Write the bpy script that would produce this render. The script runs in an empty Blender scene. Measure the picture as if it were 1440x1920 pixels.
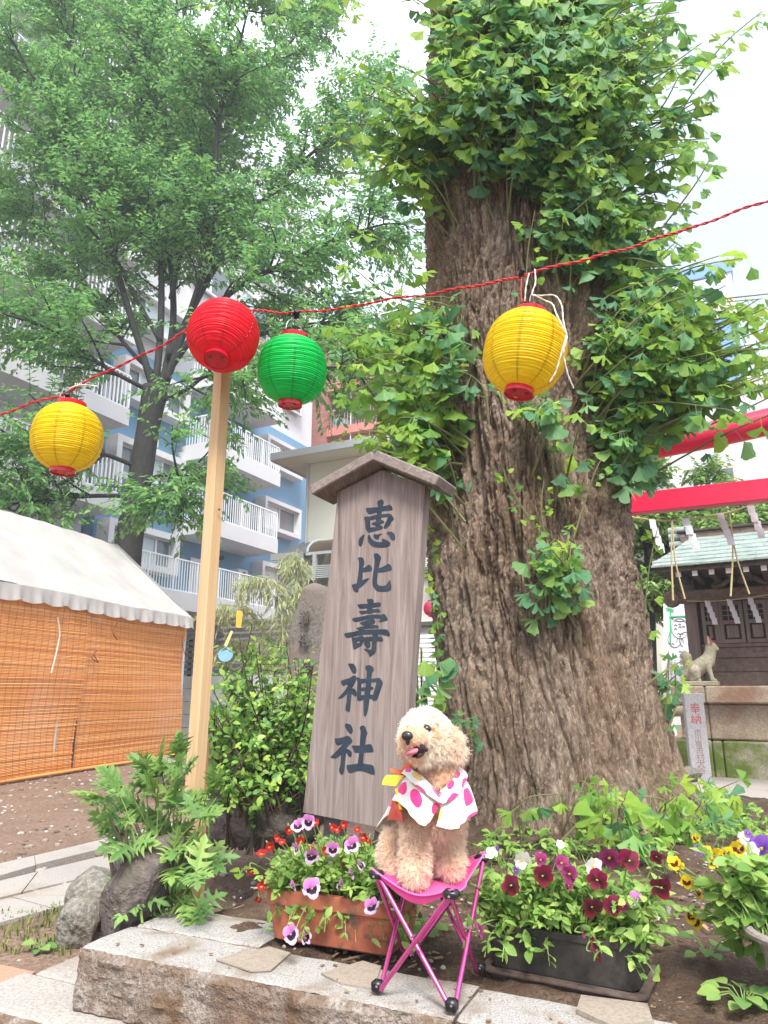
import bpy, bmesh, math, random
import numpy as np
from mathutils import Matrix, Vector, Quaternion, noise as mnoise
from mathutils.geometry import tessellate_polygon

random.seed(7)
RNG = np.random.default_rng(11)
R = math.radians
scene = bpy.context.scene
COL = scene.collection

# ------------------------------------------------------------------ camera
PITCH = R(14.3)
FPX = 1331.0
CAM = Vector((0, 0, 0.55))
cd = bpy.data.cameras.new('camera')
cam = bpy.data.objects.new('camera', cd)
COL.objects.link(cam)
cam.location = CAM
cam.rotation_euler = (R(90) + PITCH, 0, 0)
cd.sensor_fit = 'VERTICAL'
cd.sensor_height = 36.0
cd.lens = 36.0 * FPX / 1920.0
cd.clip_start = 0.05
cd.clip_end = 2000
scene.camera = cam

# ------------------------------------------------------------------ sky, sun, exposure
CLOUD_AT = (7.3, 1.0, 2.0)
SUN_EL, SUN_AZ = 54.0, 174.0       # azimuth measured clockwise from +Y
world = bpy.data.worlds.new('World')
scene.world = world
world.use_nodes = True
wn, wl = world.node_tree.nodes, world.node_tree.links
wn.clear()
wo = wn.new('ShaderNodeOutputWorld')
bg = wn.new('ShaderNodeBackground')
bg.inputs['Strength'].default_value = 0.11
sky = wn.new('ShaderNodeTexSky')
sky.sky_type = 'NISHITA'
sky.sun_disc = False
sky.sun_elevation = R(SUN_EL)
sky.sun_rotation = R(SUN_AZ)
sky.air_density = 1.0
sky.dust_density = 2.0
tcw = wn.new('ShaderNodeTexCoord')
mpw = wn.new('ShaderNodeMapping')
mpw.inputs['Scale'].default_value = (1.6, 1.6, 4.0)
nzw = wn.new('ShaderNodeTexNoise')
nzw.inputs['Scale'].default_value = 1.5
nzw.inputs['Detail'].default_value = 7
nzw.inputs['Roughness'].default_value = 0.55
rmw = wn.new('ShaderNodeValToRGB')
rmw.color_ramp.elements[0].position = 0.34
rmw.color_ramp.elements[0].color = (0.75, 0.75, 0.75, 1)
rmw.color_ramp.elements[1].position = 0.66
rmw.color_ramp.elements[1].color = (0.98, 0.98, 0.98, 1)
mxw = wn.new('ShaderNodeMix')
mxw.data_type = 'RGBA'
nz2 = wn.new('ShaderNodeTexNoise')                            # thick and thin parts of the cloud deck
nz2.inputs['Scale'].default_value = 1.1
nz2.inputs['Detail'].default_value = 5
rm2 = wn.new('ShaderNodeValToRGB')
rm2.color_ramp.elements[0].position = 0.36
rm2.color_ramp.elements[0].color = (0.20, 0.225, 0.262, 1)
rm2.color_ramp.elements[1].position = 0.72
rm2.color_ramp.elements[1].color = (0.72, 0.745, 0.80, 1)
mp2 = wn.new('ShaderNodeMapping')
mp2.inputs['Location'].default_value = CLOUD_AT
vm2 = wn.new('ShaderNodeVectorMath')
vm2.operation = 'SCALE'
vm2.inputs['Scale'].default_value = 9.5
wl.new(tcw.outputs['Generated'], mp2.inputs['Vector'])
wl.new(mp2.outputs['Vector'], nz2.inputs['Vector'])
wl.new(nz2.outputs['Fac'], rm2.inputs['Fac'])
wl.new(rm2.outputs['Color'], vm2.inputs[0])
wl.new(vm2.outputs['Vector'], mxw.inputs['B'])
wl.new(tcw.outputs['Generated'], mpw.inputs['Vector'])
wl.new(mpw.outputs['Vector'], nzw.inputs['Vector'])
wl.new(nzw.outputs['Fac'], rmw.inputs['Fac'])
wl.new(rmw.outputs['Color'], mxw.inputs['Factor'])
wl.new(sky.outputs['Color'], mxw.inputs['A'])
wl.new(mxw.outputs['Result'], bg.inputs['Color'])
wl.new(bg.outputs['Background'], wo.inputs['Surface'])

sd = bpy.data.lights.new('sun', 'SUN')
sd.energy = 1.5
sd.angle = R(18)
sd.color = (1.0, 0.96, 0.90)
sun = bpy.data.objects.new('sun', sd)
COL.objects.link(sun)
_az, _el = R(SUN_AZ), R(SUN_EL)
_dir = Vector((math.sin(_az) * math.cos(_el), math.cos(_az) * math.cos(_el), math.sin(_el)))
sun.rotation_euler = (-_dir).to_track_quat('-Z', 'Y').to_euler()
sun.location = _dir * 40

scene.view_settings.view_transform = 'Standard'
scene.view_settings.look = 'None'
scene.view_settings.gamma = 1.0
scene.view_settings.use_curve_mapping = False
scene.view_settings.exposure = 2.27
scene.render.engine = 'CYCLES'
scene.cycles.max_bounces = 7
scene.cycles.diffuse_bounces = 4
scene.cycles.transparent_max_bounces = 8
scene.cycles.caustics_reflective = False
scene.cycles.caustics_refractive = False
scene.cycles.use_denoising = True

# ------------------------------------------------------------------ geometry helpers
_f = Vector((0, math.cos(PITCH), math.sin(PITCH)))
_u = Vector((0, -math.sin(PITCH), math.cos(PITCH)))
_r = Vector((1, 0, 0))
def ray(px, py): return _f + _r * ((px - 720) / FPX) + _u * ((960 - py) / FPX)
def PY(px, py, y):                       # point seen at (px, py) that stands at distance y
    v = ray(px, py); return CAM + v * (y / v.y)
def PZ(px, py, z):
    v = ray(px, py); return CAM + v * ((z - CAM.z) / v.z)
# the whole precinct is laid out on a grid turned by 26 degrees
GA = R(-26)
EA = Vector((math.cos(GA), math.sin(GA), 0)); EB = Vector((-math.sin(GA), math.cos(GA), 0)); EZ = Vector((0, 0, 1))

W = {}
def setp(o, label=None, cat=None, group=None, kind=None):
    if label: o['label'] = label
    if cat: o['category'] = cat
    if group: o['group'] = group
    if kind: o['kind'] = kind
    return o
def thing(name, label, cat, loc=(0, 0, 0), rz=0.0, group=None, M=None):
    o = bpy.data.objects.new(name, None)
    COL.objects.link(o)
    m = M if M is not None else Matrix.Translation(Vector(loc)) @ Matrix.Rotation(rz, 4, 'Z')
    o.matrix_world = m
    o.empty_display_size = 0.1
    W[o] = m.copy()
    return setp(o, label, cat, group)
def part_copy(src, parent, M, name=None):           # another object sharing the mesh, placed at world matrix M
    o = src.copy()
    for k in list(o.keys()): del o[k]
    if name: o.name = name
    COL.objects.link(o)
    o.parent = parent
    o.matrix_local = W[parent].inverted() @ M
    W[o] = M.copy()
    return o

class MB:
    def __init__(s): s.v = []; s.f = []; s.mi = []; s.n = 0; s.at = {}
    def add(s, verts, faces, mi=0):
        verts = np.asarray(verts, float).reshape(-1, 3)
        s.v.append(verts)
        n = s.n
        for f in faces: s.f.append([i + n for i in f])
        s.mi += [mi] * len(faces)
        s.n += len(verts)
        return s
    def addnp(s, verts, quads, mi=0):
        s.v.append(np.asarray(verts, float)); q = np.asarray(quads) + s.n
        s.f += q.tolist(); s.mi += [mi] * len(q); s.n += len(verts)
        return s
    def grid(s, P, closed_u=False, mi=0, flip=False):          # P: (nv, nu, 3)
        P = np.asarray(P, float); nv, nu = P.shape[:2]
        i = np.arange(nv - 1)[:, None] * nu
        j = np.arange(nu if closed_u else nu - 1)[None, :]
        j2 = (j + 1) % nu
        q = np.stack([i + j, i + j2, i + nu + j2, i + nu + j], -1).reshape(-1, 4)
        if flip: q = q[:, ::-1]
        return s.addnp(P.reshape(-1, 3), q, mi)
    def box(s, c, size, M=None, b=0.0, mi=0):
        hx, hy, hz = [d / 2 for d in size]
        b = min(b, hx * .9, hy * .9, hz * .9)
        if b <= 0:
            v = [(x, y, z) for x in (-hx, hx) for y in (-hy, hy) for z in (-hz, hz)]
            f = [(0, 1, 3, 2), (4, 6, 7, 5), (0, 4, 5, 1), (2, 3, 7, 6), (0, 2, 6, 4), (1, 5, 7, 3)]
        else:
            h = (hx, hy, hz); v = []; idx = {}
            for sx in (-1, 1):
                for sy in (-1, 1):
                    for sz in (-1, 1):
                        for k in range(3):
                            sg = (sx, sy, sz); idx[(sg, k)] = len(v)
                            v.append([sg[a] * (h[a] if a == k else h[a] - b) for a in range(3)])
            f = []
            S = (-1, 1)
            for k in range(3):
                a, c2 = [i for i in range(3) if i != k]
                for sk in S:
                    def g(sa, sc, kk=k):
                        t = [0, 0, 0]; t[k] = sk; t[a] = sa; t[c2] = sc; return idx[(tuple(t), kk)]
                    f.append([g(-1, -1), g(1, -1), g(1, 1), g(-1, 1)])
                    # edges between axis k and a (k<a handled once)
                    if k < a:
                        for sa in S:
                            f.append([g(sa, -1), g(sa, 1), g(sa, 1, a), g(sa, -1, a)])
                    if k < c2:
                        for sc in S:
                            f.append([g(-1, sc), g(1, sc), g(1, sc, c2), g(-1, sc, c2)])
            for sx in S:
                for sy in S:
                    for sz in S:
                        f.append([idx[((sx, sy, sz), k)] for k in range(3)])
            V = np.array(v); out = []
            for q in f:
                p = V[q]; n = np.cross(p[1] - p[0], p[2] - p[0])
                out.append(q if n @ p.mean(0) > 0 else q[::-1])
            f = out
        T = Matrix.Translation(Vector(c))
        if M is not None: T = T @ M.to_4x4()
        T = np.array(T)
        v = np.array(v) @ T[:3, :3].T + T[:3, 3]
        return s.add(v, f, mi)
    def obox(s, o, size, M, b=0.0, mi=0):    # box whose centre is given in the frame M (4x4)
        return s.box(M @ Vector(o), size, M.to_3x3(), b, mi)
    def tube(s, pts, rad, n=8, mi=0, cap=True, sq=False):
        pts = [Vector(p) for p in pts]
        if not hasattr(rad, '__len__'): rad = [rad] * len(pts)
        ring = []
        t0 = (pts[1] - pts[0]).normalized()
        up = Vector((0, 0, 1)) if abs(t0.z) < .9 else Vector((1, 0, 0))
        x = t0.cross(up).normalized(); 
        for i, p in enumerate(pts):
            a = pts[max(i - 1, 0)]; c = pts[min(i + 1, len(pts) - 1)]
            t = (c - a).normalized()
            x = (x - t * x.dot(t)).normalized(); y = t.cross(x)
            for k in range(n):
                an = 2 * math.pi * (k + .5) / n
                ring.append(p + (x * math.cos(an) + y * math.sin(an)) * rad[i])
        f = []
        for i in range(len(pts) - 1):
            for k in range(n):
                k2 = (k + 1) % n
                f.append((i * n + k, i * n + k2, (i + 1) * n + k2, (i + 1) * n + k))
        if cap:
            f.append(tuple(range(n))[::-1]); m = (len(pts) - 1) * n
            f.append(tuple(m + k for k in range(n)))
        return s.add([tuple(v) for v in ring], f, mi)
    def lathe(s, prof, M=None, n=32, mi=0, rib=None):
        P = np.zeros((len(prof), n, 3)); an = np.linspace(0, 2 * np.pi, n, endpoint=False)
        for i, (r, z) in enumerate(prof):
            P[i, :, 0] = r * np.cos(an); P[i, :, 1] = r * np.sin(an); P[i, :, 2] = z
        if M is not None:
            T = np.array(M); P = P @ T[:3, :3].T + T[:3, 3]
        return s.grid(P, True, mi)
    def prism(s, poly, h, M=None, mi=0):     # polygon in xy extruded from 0 to h
        n = len(poly)
        tri = tessellate_polygon([[Vector((p[0], p[1], 0)) for p in poly]])
        area = sum(poly[i][0] * poly[(i + 1) % n][1] - poly[(i + 1) % n][0] * poly[i][1] for i in range(n))
        if area < 0: poly = poly[::-1]; tri = tessellate_polygon([[Vector((p[0], p[1], 0)) for p in poly]])
        v = [(p[0], p[1], 0) for p in poly] + [(p[0], p[1], h) for p in poly]
        f = []
        for t in tri:
            a, b, c = [poly[i] for i in t]
            cr = (b[0] - a[0]) * (c[1] - a[1]) - (b[1] - a[1]) * (c[0] - a[0])
            t = tuple(t) if cr > 0 else tuple(t)[::-1]
            f.append(tuple(n + i for i in t)); f.append(t[::-1])
        for i in range(n):
            j = (i + 1) % n
            f.append((i, j, n + j, n + i))
        v = np.array(v)
        if M is not None:
            T = np.array(M); v = v @ T[:3, :3].T + T[:3, 3]
        return s.add(v, f, mi)
    def build(s, name, mats, parent=None, smooth=None, label=None, cat=None, group=None, kind=None):
        V = np.concatenate(s.v) if s.v else np.zeros((0, 3))
        M = Matrix.Identity(4)
        if parent is not None:
            M = W[parent]
            T = np.array(M.inverted()); V = V @ T[:3, :3].T + T[:3, 3]
        me = bpy.data.meshes.new(name)
        me.from_pydata(V.tolist() if len(V) < 2000 else V, [], s.f)
        if not isinstance(mats, (list, tuple)): mats = [mats]
        for m in mats: me.materials.append(m)
        if len(mats) > 1: me.polygons.foreach_set('material_index', s.mi)
        if smooth is not None:
            me.polygons.foreach_set('use_smooth', [True] * len(me.polygons))
            if smooth < 180: me.set_sharp_from_angle(angle=R(smooth))
        me.update()
        o = bpy.data.objects.new(name, me)
        COL.objects.link(o)
        if parent is not None: o.parent = parent
        W[o] = M.copy()
        return setp(o, label, cat, group, kind)

def origin_of(o, p):                      # move a top-level mesh's origin to p
    p = Vector(p); o.data.transform(Matrix.Translation(-p)); o.location = p; W[o] = Matrix.Translation(p)
    return o
def frame(o, ex, ey=None, ez=None):
    ex = Vector(ex).normalized()
    if ez is None: ez = EZ
    ez = Vector(ez); ey = ez.cross(ex).normalized(); ez = ex.cross(ey)
    m = Matrix((ex, ey, ez)).transposed().to_4x4(); m.translation = Vector(o)
    return m
def catmull(pts, k=6, closed=False):
    P = [np.array(p, float) for p in pts]; n = len(P); out = []
    rng = range(n) if closed else range(n - 1)
    for i in rng:
        if closed: a, b, c, d = P[i - 1], P[i], P[(i + 1) % n], P[(i + 2) % n]
        else: a, b, c, d = P[max(i - 1, 0)], P[i], P[i + 1], P[min(i + 2, n - 1)]
        for j in range(k):
            t = j / k
            out.append(.5 * ((2 * b) + (c - a) * t + (2 * a - 5 * b + 4 * c - d) * t * t + (3 * b - a - 3 * c + d) * t ** 3))
    if not closed: out.append(P[-1])
    return out

# numpy noise -------------------------------------------------------
def _hash(i, j, k, s=0):
    h = (i * 374761393 + j * 668265263 + k * 2147483647 + s * 1274126177) & 0xFFFFFFFF
    h = ((h ^ (h >> 13)) * 1274126177) & 0xFFFFFFFF
    h = ((h ^ (h >> 15)) * 2246822519) & 0xFFFFFFFF
    return ((h ^ (h >> 16)) & 0xFFFFFF) / float(0xFFFFFF)
def vnoise(x, y, z=0.0, s=0):
    x, y, z = np.broadcast_arrays(np.asarray(x, float), np.asarray(y, float), np.asarray(z, float))
    i, j, k = np.floor(x).astype(np.int64), np.floor(y).astype(np.int64), np.floor(z).astype(np.int64)
    fx, fy, fz = x - i, y - j, z - k
    fx, fy, fz = [t * t * t * (t * (t * 6 - 15) + 10) for t in (fx, fy, fz)]
    r = 0
    for a in (0, 1):
        for b in (0, 1):
            for c in (0, 1):
                r = r + _hash(i + a, j + b, k + c, s) * np.where(a, fx, 1 - fx) * np.where(b, fy, 1 - fy) * np.where(c, fz, 1 - fz)
    return r * 2 - 1
def fbm(x, y, z=0.0, o=4, s=0, g=.5):
    r = 0; a = 1.0; t = 0
    for q in range(o):
        r = r + a * vnoise(np.asarray(x) * 2 ** q, np.asarray(y) * 2 ** q, np.asarray(z) * 2 ** q, s + q); t += a; a *= g
    return r / t
def voro(x, y, s=0):
    i, j = np.floor(x).astype(np.int64), np.floor(y).astype(np.int64)
    f1 = np.full(x.shape, 9.0); f2 = np.full(x.shape, 9.0); cid = np.zeros(x.shape)
    for a in (-1, 0, 1):
        for b in (-1, 0, 1):
            u = i + a + _hash(i + a, j + b, i * 0, s); v = j + b + _hash(i + a, j + b, i * 0, s + 9)
            d = np.hypot(u - x, v - y); c = _hash(i + a, j + b, i * 0, s + 17)
            near = d < f1
            f2 = np.where(near, f1, np.minimum(f2, d)); cid = np.where(near, c, cid); f1 = np.where(near, d, f1)
    return f1, f2, cid

# ------------------------------------------------------------------ materials
def lin(c):                                # '#rrggbb' sRGB or a linear triple
    if isinstance(c, str):
        c = [int(c[i:i + 2], 16) / 255 for i in (1, 3, 5)]
        c = [x / 12.92 if x <= .04045 else ((x + .055) / 1.055) ** 2.4 for x in c]
    return (c[0], c[1], c[2], 1)
class NT:
    def __init__(s, name):
        s.m = bpy.data.materials.new(name); s.m.use_nodes = True
        s.n, s.l = s.m.node_tree.nodes, s.m.node_tree.links
        s.n.clear()
        s.out = s.n.new('ShaderNodeOutputMaterial')
    def new(s, t, **kw):
        d = s.n.new('ShaderNode' + t)
        for k, v in kw.items():
            if k in d.inputs: 
                if isinstance(v, bpy.types.NodeSocket): s.l.new(v, d.inputs[k])
                else: d.inputs[k].default_value = v
            else: setattr(d, k, v)
        return d
    def link(s, a, b): s.l.new(a, b)
    def coords(s, scale=(1, 1, 1), kind='Object'):
        t = s.new('TexCoord'); m = s.new('Mapping')
        m.inputs['Scale'].default_value = scale
        s.link(t.outputs[kind], m.inputs['Vector']); return m.outputs['Vector']
    def noise(s, vec, scale, detail=4, rough=.5, dist=0):
        d = s.new('TexNoise', Scale=scale, Detail=detail, Roughness=rough, Distortion=dist)
        s.link(vec, d.inputs['Vector']); return d.outputs['Fac']
    def ramp(s, fac, stops):
        d = s.new('ValToRGB'); e = d.color_ramp.elements
        while len(e) < len(stops): e.new(.5)
        for q, (p, c) in zip(e, stops):
            q.position = p; q.color = lin(c) if not isinstance(c, (int, float)) else (c, c, c, 1)
        s.link(fac, d.inputs['Fac']); return d.outputs['Color']
    def mix(s, fac, a, b, mode='MIX'):
        d = s.new('Mix', data_type='RGBA', blend_type=mode)
        for sock, v in (('Factor', fac), ('A', a), ('B', b)):
            i = d.inputs[sock] if sock == 'Factor' else [q for q in d.inputs if q.name == sock and q.type == 'RGBA'][0]
            if sock == 'Factor': i = d.inputs[0]
            if isinstance(v, bpy.types.NodeSocket): s.link(v, i)
            else: i.default_value = v if sock == 'Factor' else lin(v)
        return [q for q in d.outputs if q.type == 'RGBA'][0]
    def math(s, op, a, b=0.0, c=0.0):
        d = s.new('Math', operation=op)
        for i, v in enumerate((a, b, c)):
            if isinstance(v, bpy.types.NodeSocket): s.link(v, d.inputs[i])
            else: d.inputs[i].default_value = v
        return d.outputs[0]
    def bsdf(s, color, rough=.6, spec=.3, bump=None, bstr=.3, bdist=.01, metal=0, trans=0, sheen=0, coat=0):
        p = s.new('BsdfPrincipled')
        if isinstance(color, bpy.types.NodeSocket): s.link(color, p.inputs['Base Color'])
        else: p.inputs['Base Color'].default_value = lin(color)
        if isinstance(rough, bpy.types.NodeSocket): s.link(rough, p.inputs['Roughness'])
        else: p.inputs['Roughness'].default_value = rough
        p.inputs['Specular IOR Level'].default_value = spec
        p.inputs['Metallic'].default_value = metal
        p.inputs['Sheen Weight'].default_value = sheen
        p.inputs['Coat Weight'].default_value = coat
        if bump is not None:
            b = s.new('Bump', Strength=bstr, Distance=bdist)
            s.link(bump, b.inputs['Height']); s.link(b.outputs['Normal'], p.inputs['Normal'])
        sh = p.outputs[0]
        if trans > 0:
            t = s.new('BsdfTranslucent')
            if isinstance(color, bpy.types.NodeSocket): s.link(color, t.inputs['Color'])
            else: t.inputs['Color'].default_value = lin(color)
            mx = s.new('MixShader'); mx.inputs[0].default_value = trans
            s.link(sh, mx.inputs[1]); s.link(t.outputs[0], mx.inputs[2]); sh = mx.outputs[0]
        s.link(sh, s.out.inputs['Surface'])
        return s.m

def simple(name, c1, c2=None, scale=6, rough=.6, spec=.3, bscale=40, bstr=.15, bdist=.004, stretch=(1, 1, 1), **kw):
    t = NT(name); v = t.coords(stretch)
    if c2 is None: col = c1
    else: col = t.ramp(t.noise(v, scale, 5, .6), [(.3, c1), (.7, c2)])
    return t.bsdf(col, rough, spec, t.noise(v, bscale, 4, .6), bstr, bdist, **kw)

def leaf_mat(name, stops, trans=.4, rough=.45, spec=.35, per='island', veins=0):
    t = NT(name)
    if per == 'island': rnd = t.new('NewGeometry').outputs['Random Per Island']
    else: rnd = t.new('ObjectInfo').outputs['Random']
    n = t.noise(t.coords(), 3.0, 2)
    f = t.math('ADD', t.math('MULTIPLY', rnd, .75), t.math('MULTIPLY', n, .25))
    return t.bsdf(t.ramp(f, stops), rough, spec, trans=trans)

def stone_mat(name, stops, fine=220, stain=None, stain_scale=6, stain_lo=.5, stain_hi=.65, moss=None, bstr=.5, bdist=.004, rough=.85):
    t = NT(name); v = t.coords()
    a = t.noise(v, fine, 3, .7)
    col = t.ramp(a, stops)
    if stain:
        m = t.ramp(t.noise(v, stain_scale, 6, .6, .4), [(stain_lo, 0.0), (stain_hi, 1.0)])
        col = t.mix(m, col, stain)
    if moss:
        m = t.ramp(t.noise(v, moss[1], 7, .65), [(moss[2], 0.0), (moss[3], 1.0)])
        col = t.mix(m, col, moss[0])
    h = t.math('ADD', t.noise(v, fine * .25, 5, .6), t.math('MULTIPLY', a, .4))
    return t.bsdf(col, rough, .25, h, bstr, bdist)

def wood_mat(name, c1, c2, c3=None, along=(1, 1, .06), scale=60, rough=.8, bstr=.4, bdist=.002, spec=.2):
    t = NT(name); v = t.coords(along)
    n = t.noise(v, scale, 6, .65, 1.2)
    st = [(.28, c1), (.72, c2)] if c3 is None else [(.25, c1), (.5, c2), (.78, c3)]
    col = t.ramp(n, st)
    big = t.noise(t.coords((1, 1, .4)), 5, 3)
    col = t.mix(t.math('MULTIPLY', big, .35), col, c1)
    return t.bsdf(col, rough, spec, n, bstr, bdist)

M = {}
M['soil'] = stone_mat('soil', [(.25, (.05, .032, .022)), (.5, (.115, .075, .05)), (.72, (.2, .14, .1))], fine=150, stain=(.07, .042, .028), stain_scale=9, stain_lo=.42, stain_hi=.62, bstr=1.0, bdist=.012)
M['dirt'] = stone_mat('dirt', [(.25, (.125, .08, .055)), (.55, (.225, .15, .11)), (.78, (.33, .245, .19))], fine=45, stain=(.12, .078, .053), stain_scale=1.2, stain_lo=.45, stain_hi=.7, bstr=.9, bdist=.02)
M['granite'] = stone_mat('granite', [(.3, (.08, .072, .065)), (.42, (.285, .27, .25)), (.62, (.43, .412, .388))], fine=260, stain=(.2, .145, .1), stain_scale=7, stain_lo=.48, stain_hi=.68)
M['granite_rough'] = stone_mat('granite_rough', [(.25, (.09, .07, .055)), (.5, (.28, .235, .2)), (.75, (.44, .4, .37))], fine=120, stain=(.15, .095, .06), stain_scale=10, stain_lo=.4, stain_hi=.62, bstr=1.0, bdist=.012)
M['slab'] = stone_mat('slab', [(.3, (.24, .2, .175)), (.5, (.36, .33, .3)), (.7, (.44, .42, .395))], fine=160, stain=(.27, .2, .145), stain_scale=2.5, stain_lo=.55, stain_hi=.75)
M['pinkslab'] = stone_mat('pinkslab', [(.3, (.32, .18, .12)), (.6, (.44, .28, .2))], fine=140)
M['tile_patch'] = stone_mat('tile_patch', [(.3, (.23, .19, .15)), (.6, (.33, .28, .225))], fine=150, bstr=.3)
M['rock'] = stone_mat('rock', [(.3, (.11, .1, .09)), (.55, (.2, .185, .17)), (.75, (.3, .28, .26))], fine=50, stain=(.14, .14, .085), stain_scale=4, bstr=1, bdist=.02)
M['rock_pale'] = stone_mat('rock_pale', [(.3, (.11, .095, .075)), (.5, (.20, .185, .155)), (.7, (.31, .295, .265))], fine=60, stain=(.2, .17, .1), stain_scale=6, bstr=1, bdist=.015)
M['rock_dark'] = stone_mat('rock_dark', [(.3, (.07, .058, .052)), (.55, (.13, .105, .095)), (.75, (.2, .165, .15))], fine=50, stain=(.1, .09, .06), stain_scale=4, bstr=1, bdist=.02)
M['moss'] = leaf_mat('moss', [(.2, (.1, .14, .02)), (.8, (.25, .3, .05))], .2)
# ================================================================== ground
LOW = -0.22
g = MB().add([(-600, -600, LOW), (600, -600, LOW), (600, 600, LOW), (-600, 600, LOW)], [(0, 1, 2, 3)])
g.build('ground', M['dirt'], kind='structure')

# kerb line: front edge of the bed
K0 = Vector((-0.682, 1.769, 0)); KD = Vector((0.777, -0.356, 0)).normalized(); KN = Vector((-KD.y, KD.x, 0))   # KN points into the bed
def K(u, v, z=0): return K0 + KD * u + KN * v + EZ * z

# soil bed: a raised sheet with lumps
nu, nv = 220, 200
U, V = np.meshgrid(np.linspace(-.02, 4.6, nu) ** 1.0, np.linspace(.14, 3.6, nv))
V = .14 + (V - .14) ** 1.25 / (3.46 ** .25)
X = K0.x + KD.x * U + KN.x * V; Yy = K0.y + KD.y * U + KN.y * V
Zz = -.012 + .03 * fbm(X * 3, Yy * 3, 0, 4) + .012 * fbm(X * 18, Yy * 18, 3, 4) + .010 * np.maximum(0, fbm(X * 60, Yy * 60, 5, 2))
dt = np.hypot(X - .7, Yy - 3.25)
Zz += .10 * np.exp(-(dt / .9) ** 2)
Zz = Zz * np.clip((V - .13) / .08, 0, 1) + -.01
edge = np.clip(np.minimum(np.minimum(U + .02, 4.6 - U) / .12, (3.6 - V) / .25), 0, 1)
Zz = Zz * edge + (LOW - .03) * (1 - edge)
MB().grid(np.stack([X, Yy, Zz], -1)).build('flower_bed_soil', M['soil'], smooth=180, kind='structure')
def bed_z(x, y):
    return float(-.022 + .10 * math.exp(-((math.hypot(x - .7, y - 3.25)) / .9) ** 2))

# rough hewn kerb blocks -------------------------------------------------
def hewn(u0, u1, v0, v1, z0, z1, seed, rough=.018, nx=70, nz=22, ny=18, top_flat=True):
    mb = MB()
    def disp(P, nrm, amt):
        n = fbm(P[..., 0] * 9, P[..., 1] * 9, P[..., 2] * 14, 5, seed) * amt + np.abs(fbm(P[..., 0] * 28, P[..., 1] * 28, P[..., 2] * 60, 3, seed + 5)) * amt * .7
        return P + n[..., None] * np.array(nrm)
    def S(a, b, c): return np.array(K(0, 0))[None, None] + np.array(KD) * a[..., None] + np.array(KN) * b[..., None] + np.array([0, 0, 1.]) * c[..., None]
    u, z = np.meshgrid(np.linspace(u0, u1, nx), np.linspace(z0, z1, nz))
    e = np.clip(np.minimum(np.minimum(u - u0, u1 - u), np.minimum(z - z0, z1 - z)) / .012, 0, 1)
    bulge = (1 - e) * .012
    P = S(u, v0 + bulge, z); mb.grid(P - (np.array(KN) * (e * fbm(P[..., 0] * 9, P[..., 1] * 9, P[..., 2] * 12, 5, seed) * rough * .9 + np.abs(fbm(P[..., 0] * 30, P[..., 1] * 30, P[..., 2] * 70, 3, seed + 5)) * rough * .6 + .002)[..., None]), mi=1)
    v, z = np.meshgrid(np.linspace(v1, v0 + .012, ny), np.linspace(z0, z1, nz))
    P = S(u0 + 0 * v, v, z); mb.grid(P + np.array(KD) * (.006 * fbm(P[..., 0] * 12, P[..., 1] * 12, P[..., 2] * 12, 4, seed + 2))[..., None], mi=1)
    v, z = np.meshgrid(np.linspace(v0 + .012, v1, ny), np.linspace(z0, z1, nz))
    P = S(u1 + 0 * v, v, z); mb.grid(P, mi=1)
    u, v = np.meshgrid(np.linspace(u0, u1, nx), np.linspace(v0 + .012, v1, ny))
    v = v + .006 * fbm(u * 40, 0 * u, seed, 3, seed) * (v - v0 < .013)
    P = S(u, v, z1 - .004 * np.clip(1 - (v - v0 - .012) / .01, 0, 1) + .0025 * fbm(u * 12, v * 12, seed, 4, seed + 3)); mb.grid(P, mi=0)
    return mb
kerb = thing('stone_kerb', 'rough faced granite kerb of long blocks edging the flower bed under the stool', 'kerb', K(0, 0))
ub = [-.0, .88, 1.16, 1.95, 3.0]
KW = .165
for i in range(len(ub) - 1):
    hewn(ub[i] + (.003 if i else 0), ub[i + 1] - .003, 0, KW if i < 1 else KW - .01, -.125, 0.0, 20 + i, nx=int(90 * (ub[i + 1] - ub[i]) / .8) + 10).build('kerb_stone', [M['granite'], M['granite_rough']], kerb, smooth=35)
# left end return of the block reaches back
mbx = hewn(0.0, .36, KW + .004, .34, -.125, -.002, 31, nx=30)
mbx.build('kerb_stone', [M['granite'], M['granite_rough']], kerb, smooth=35)
# lower step
step = thing('stone_step', 'low worn stone step below the kerb block at lower left', 'step', K(-.2, -.1, LOW))
hewn(-.27, 1.6, -.085, .10, LOW - .02, -.118, 41, nx=110).build('step_stone', [M['slab'], M['granite_rough']], step, smooth=35)
hewn(-.25, -.006, .104, .30, LOW - .02, -.122, 42, nx=30).build('step_stone', [M['slab'], M['granite_rough']], step, smooth=35)
# thin paving tiles mortared on the kerb top
def tile_on_kerb(pts, z=.001, h=.003):
    P = [PZ(x, y, 0) for x, y in pts]
    mb = MB().prism([(p.x, p.y) for p in P], h, Matrix.Translation((0, 0, z)))
    return mb.build('tile', M['tile_patch'], kerb)
tile_on_kerb([(405, 1802), (505, 1778), (545, 1790), (508, 1822), (470, 1824)])
tile_on_kerb([(602, 1828), (680, 1805), (715, 1815), (700, 1858), (640, 1848)])
tile_on_kerb([(1082, 1902), (1090, 1875), (1215, 1892), (1225, 1925), (1150, 1935)], h=.008)

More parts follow.
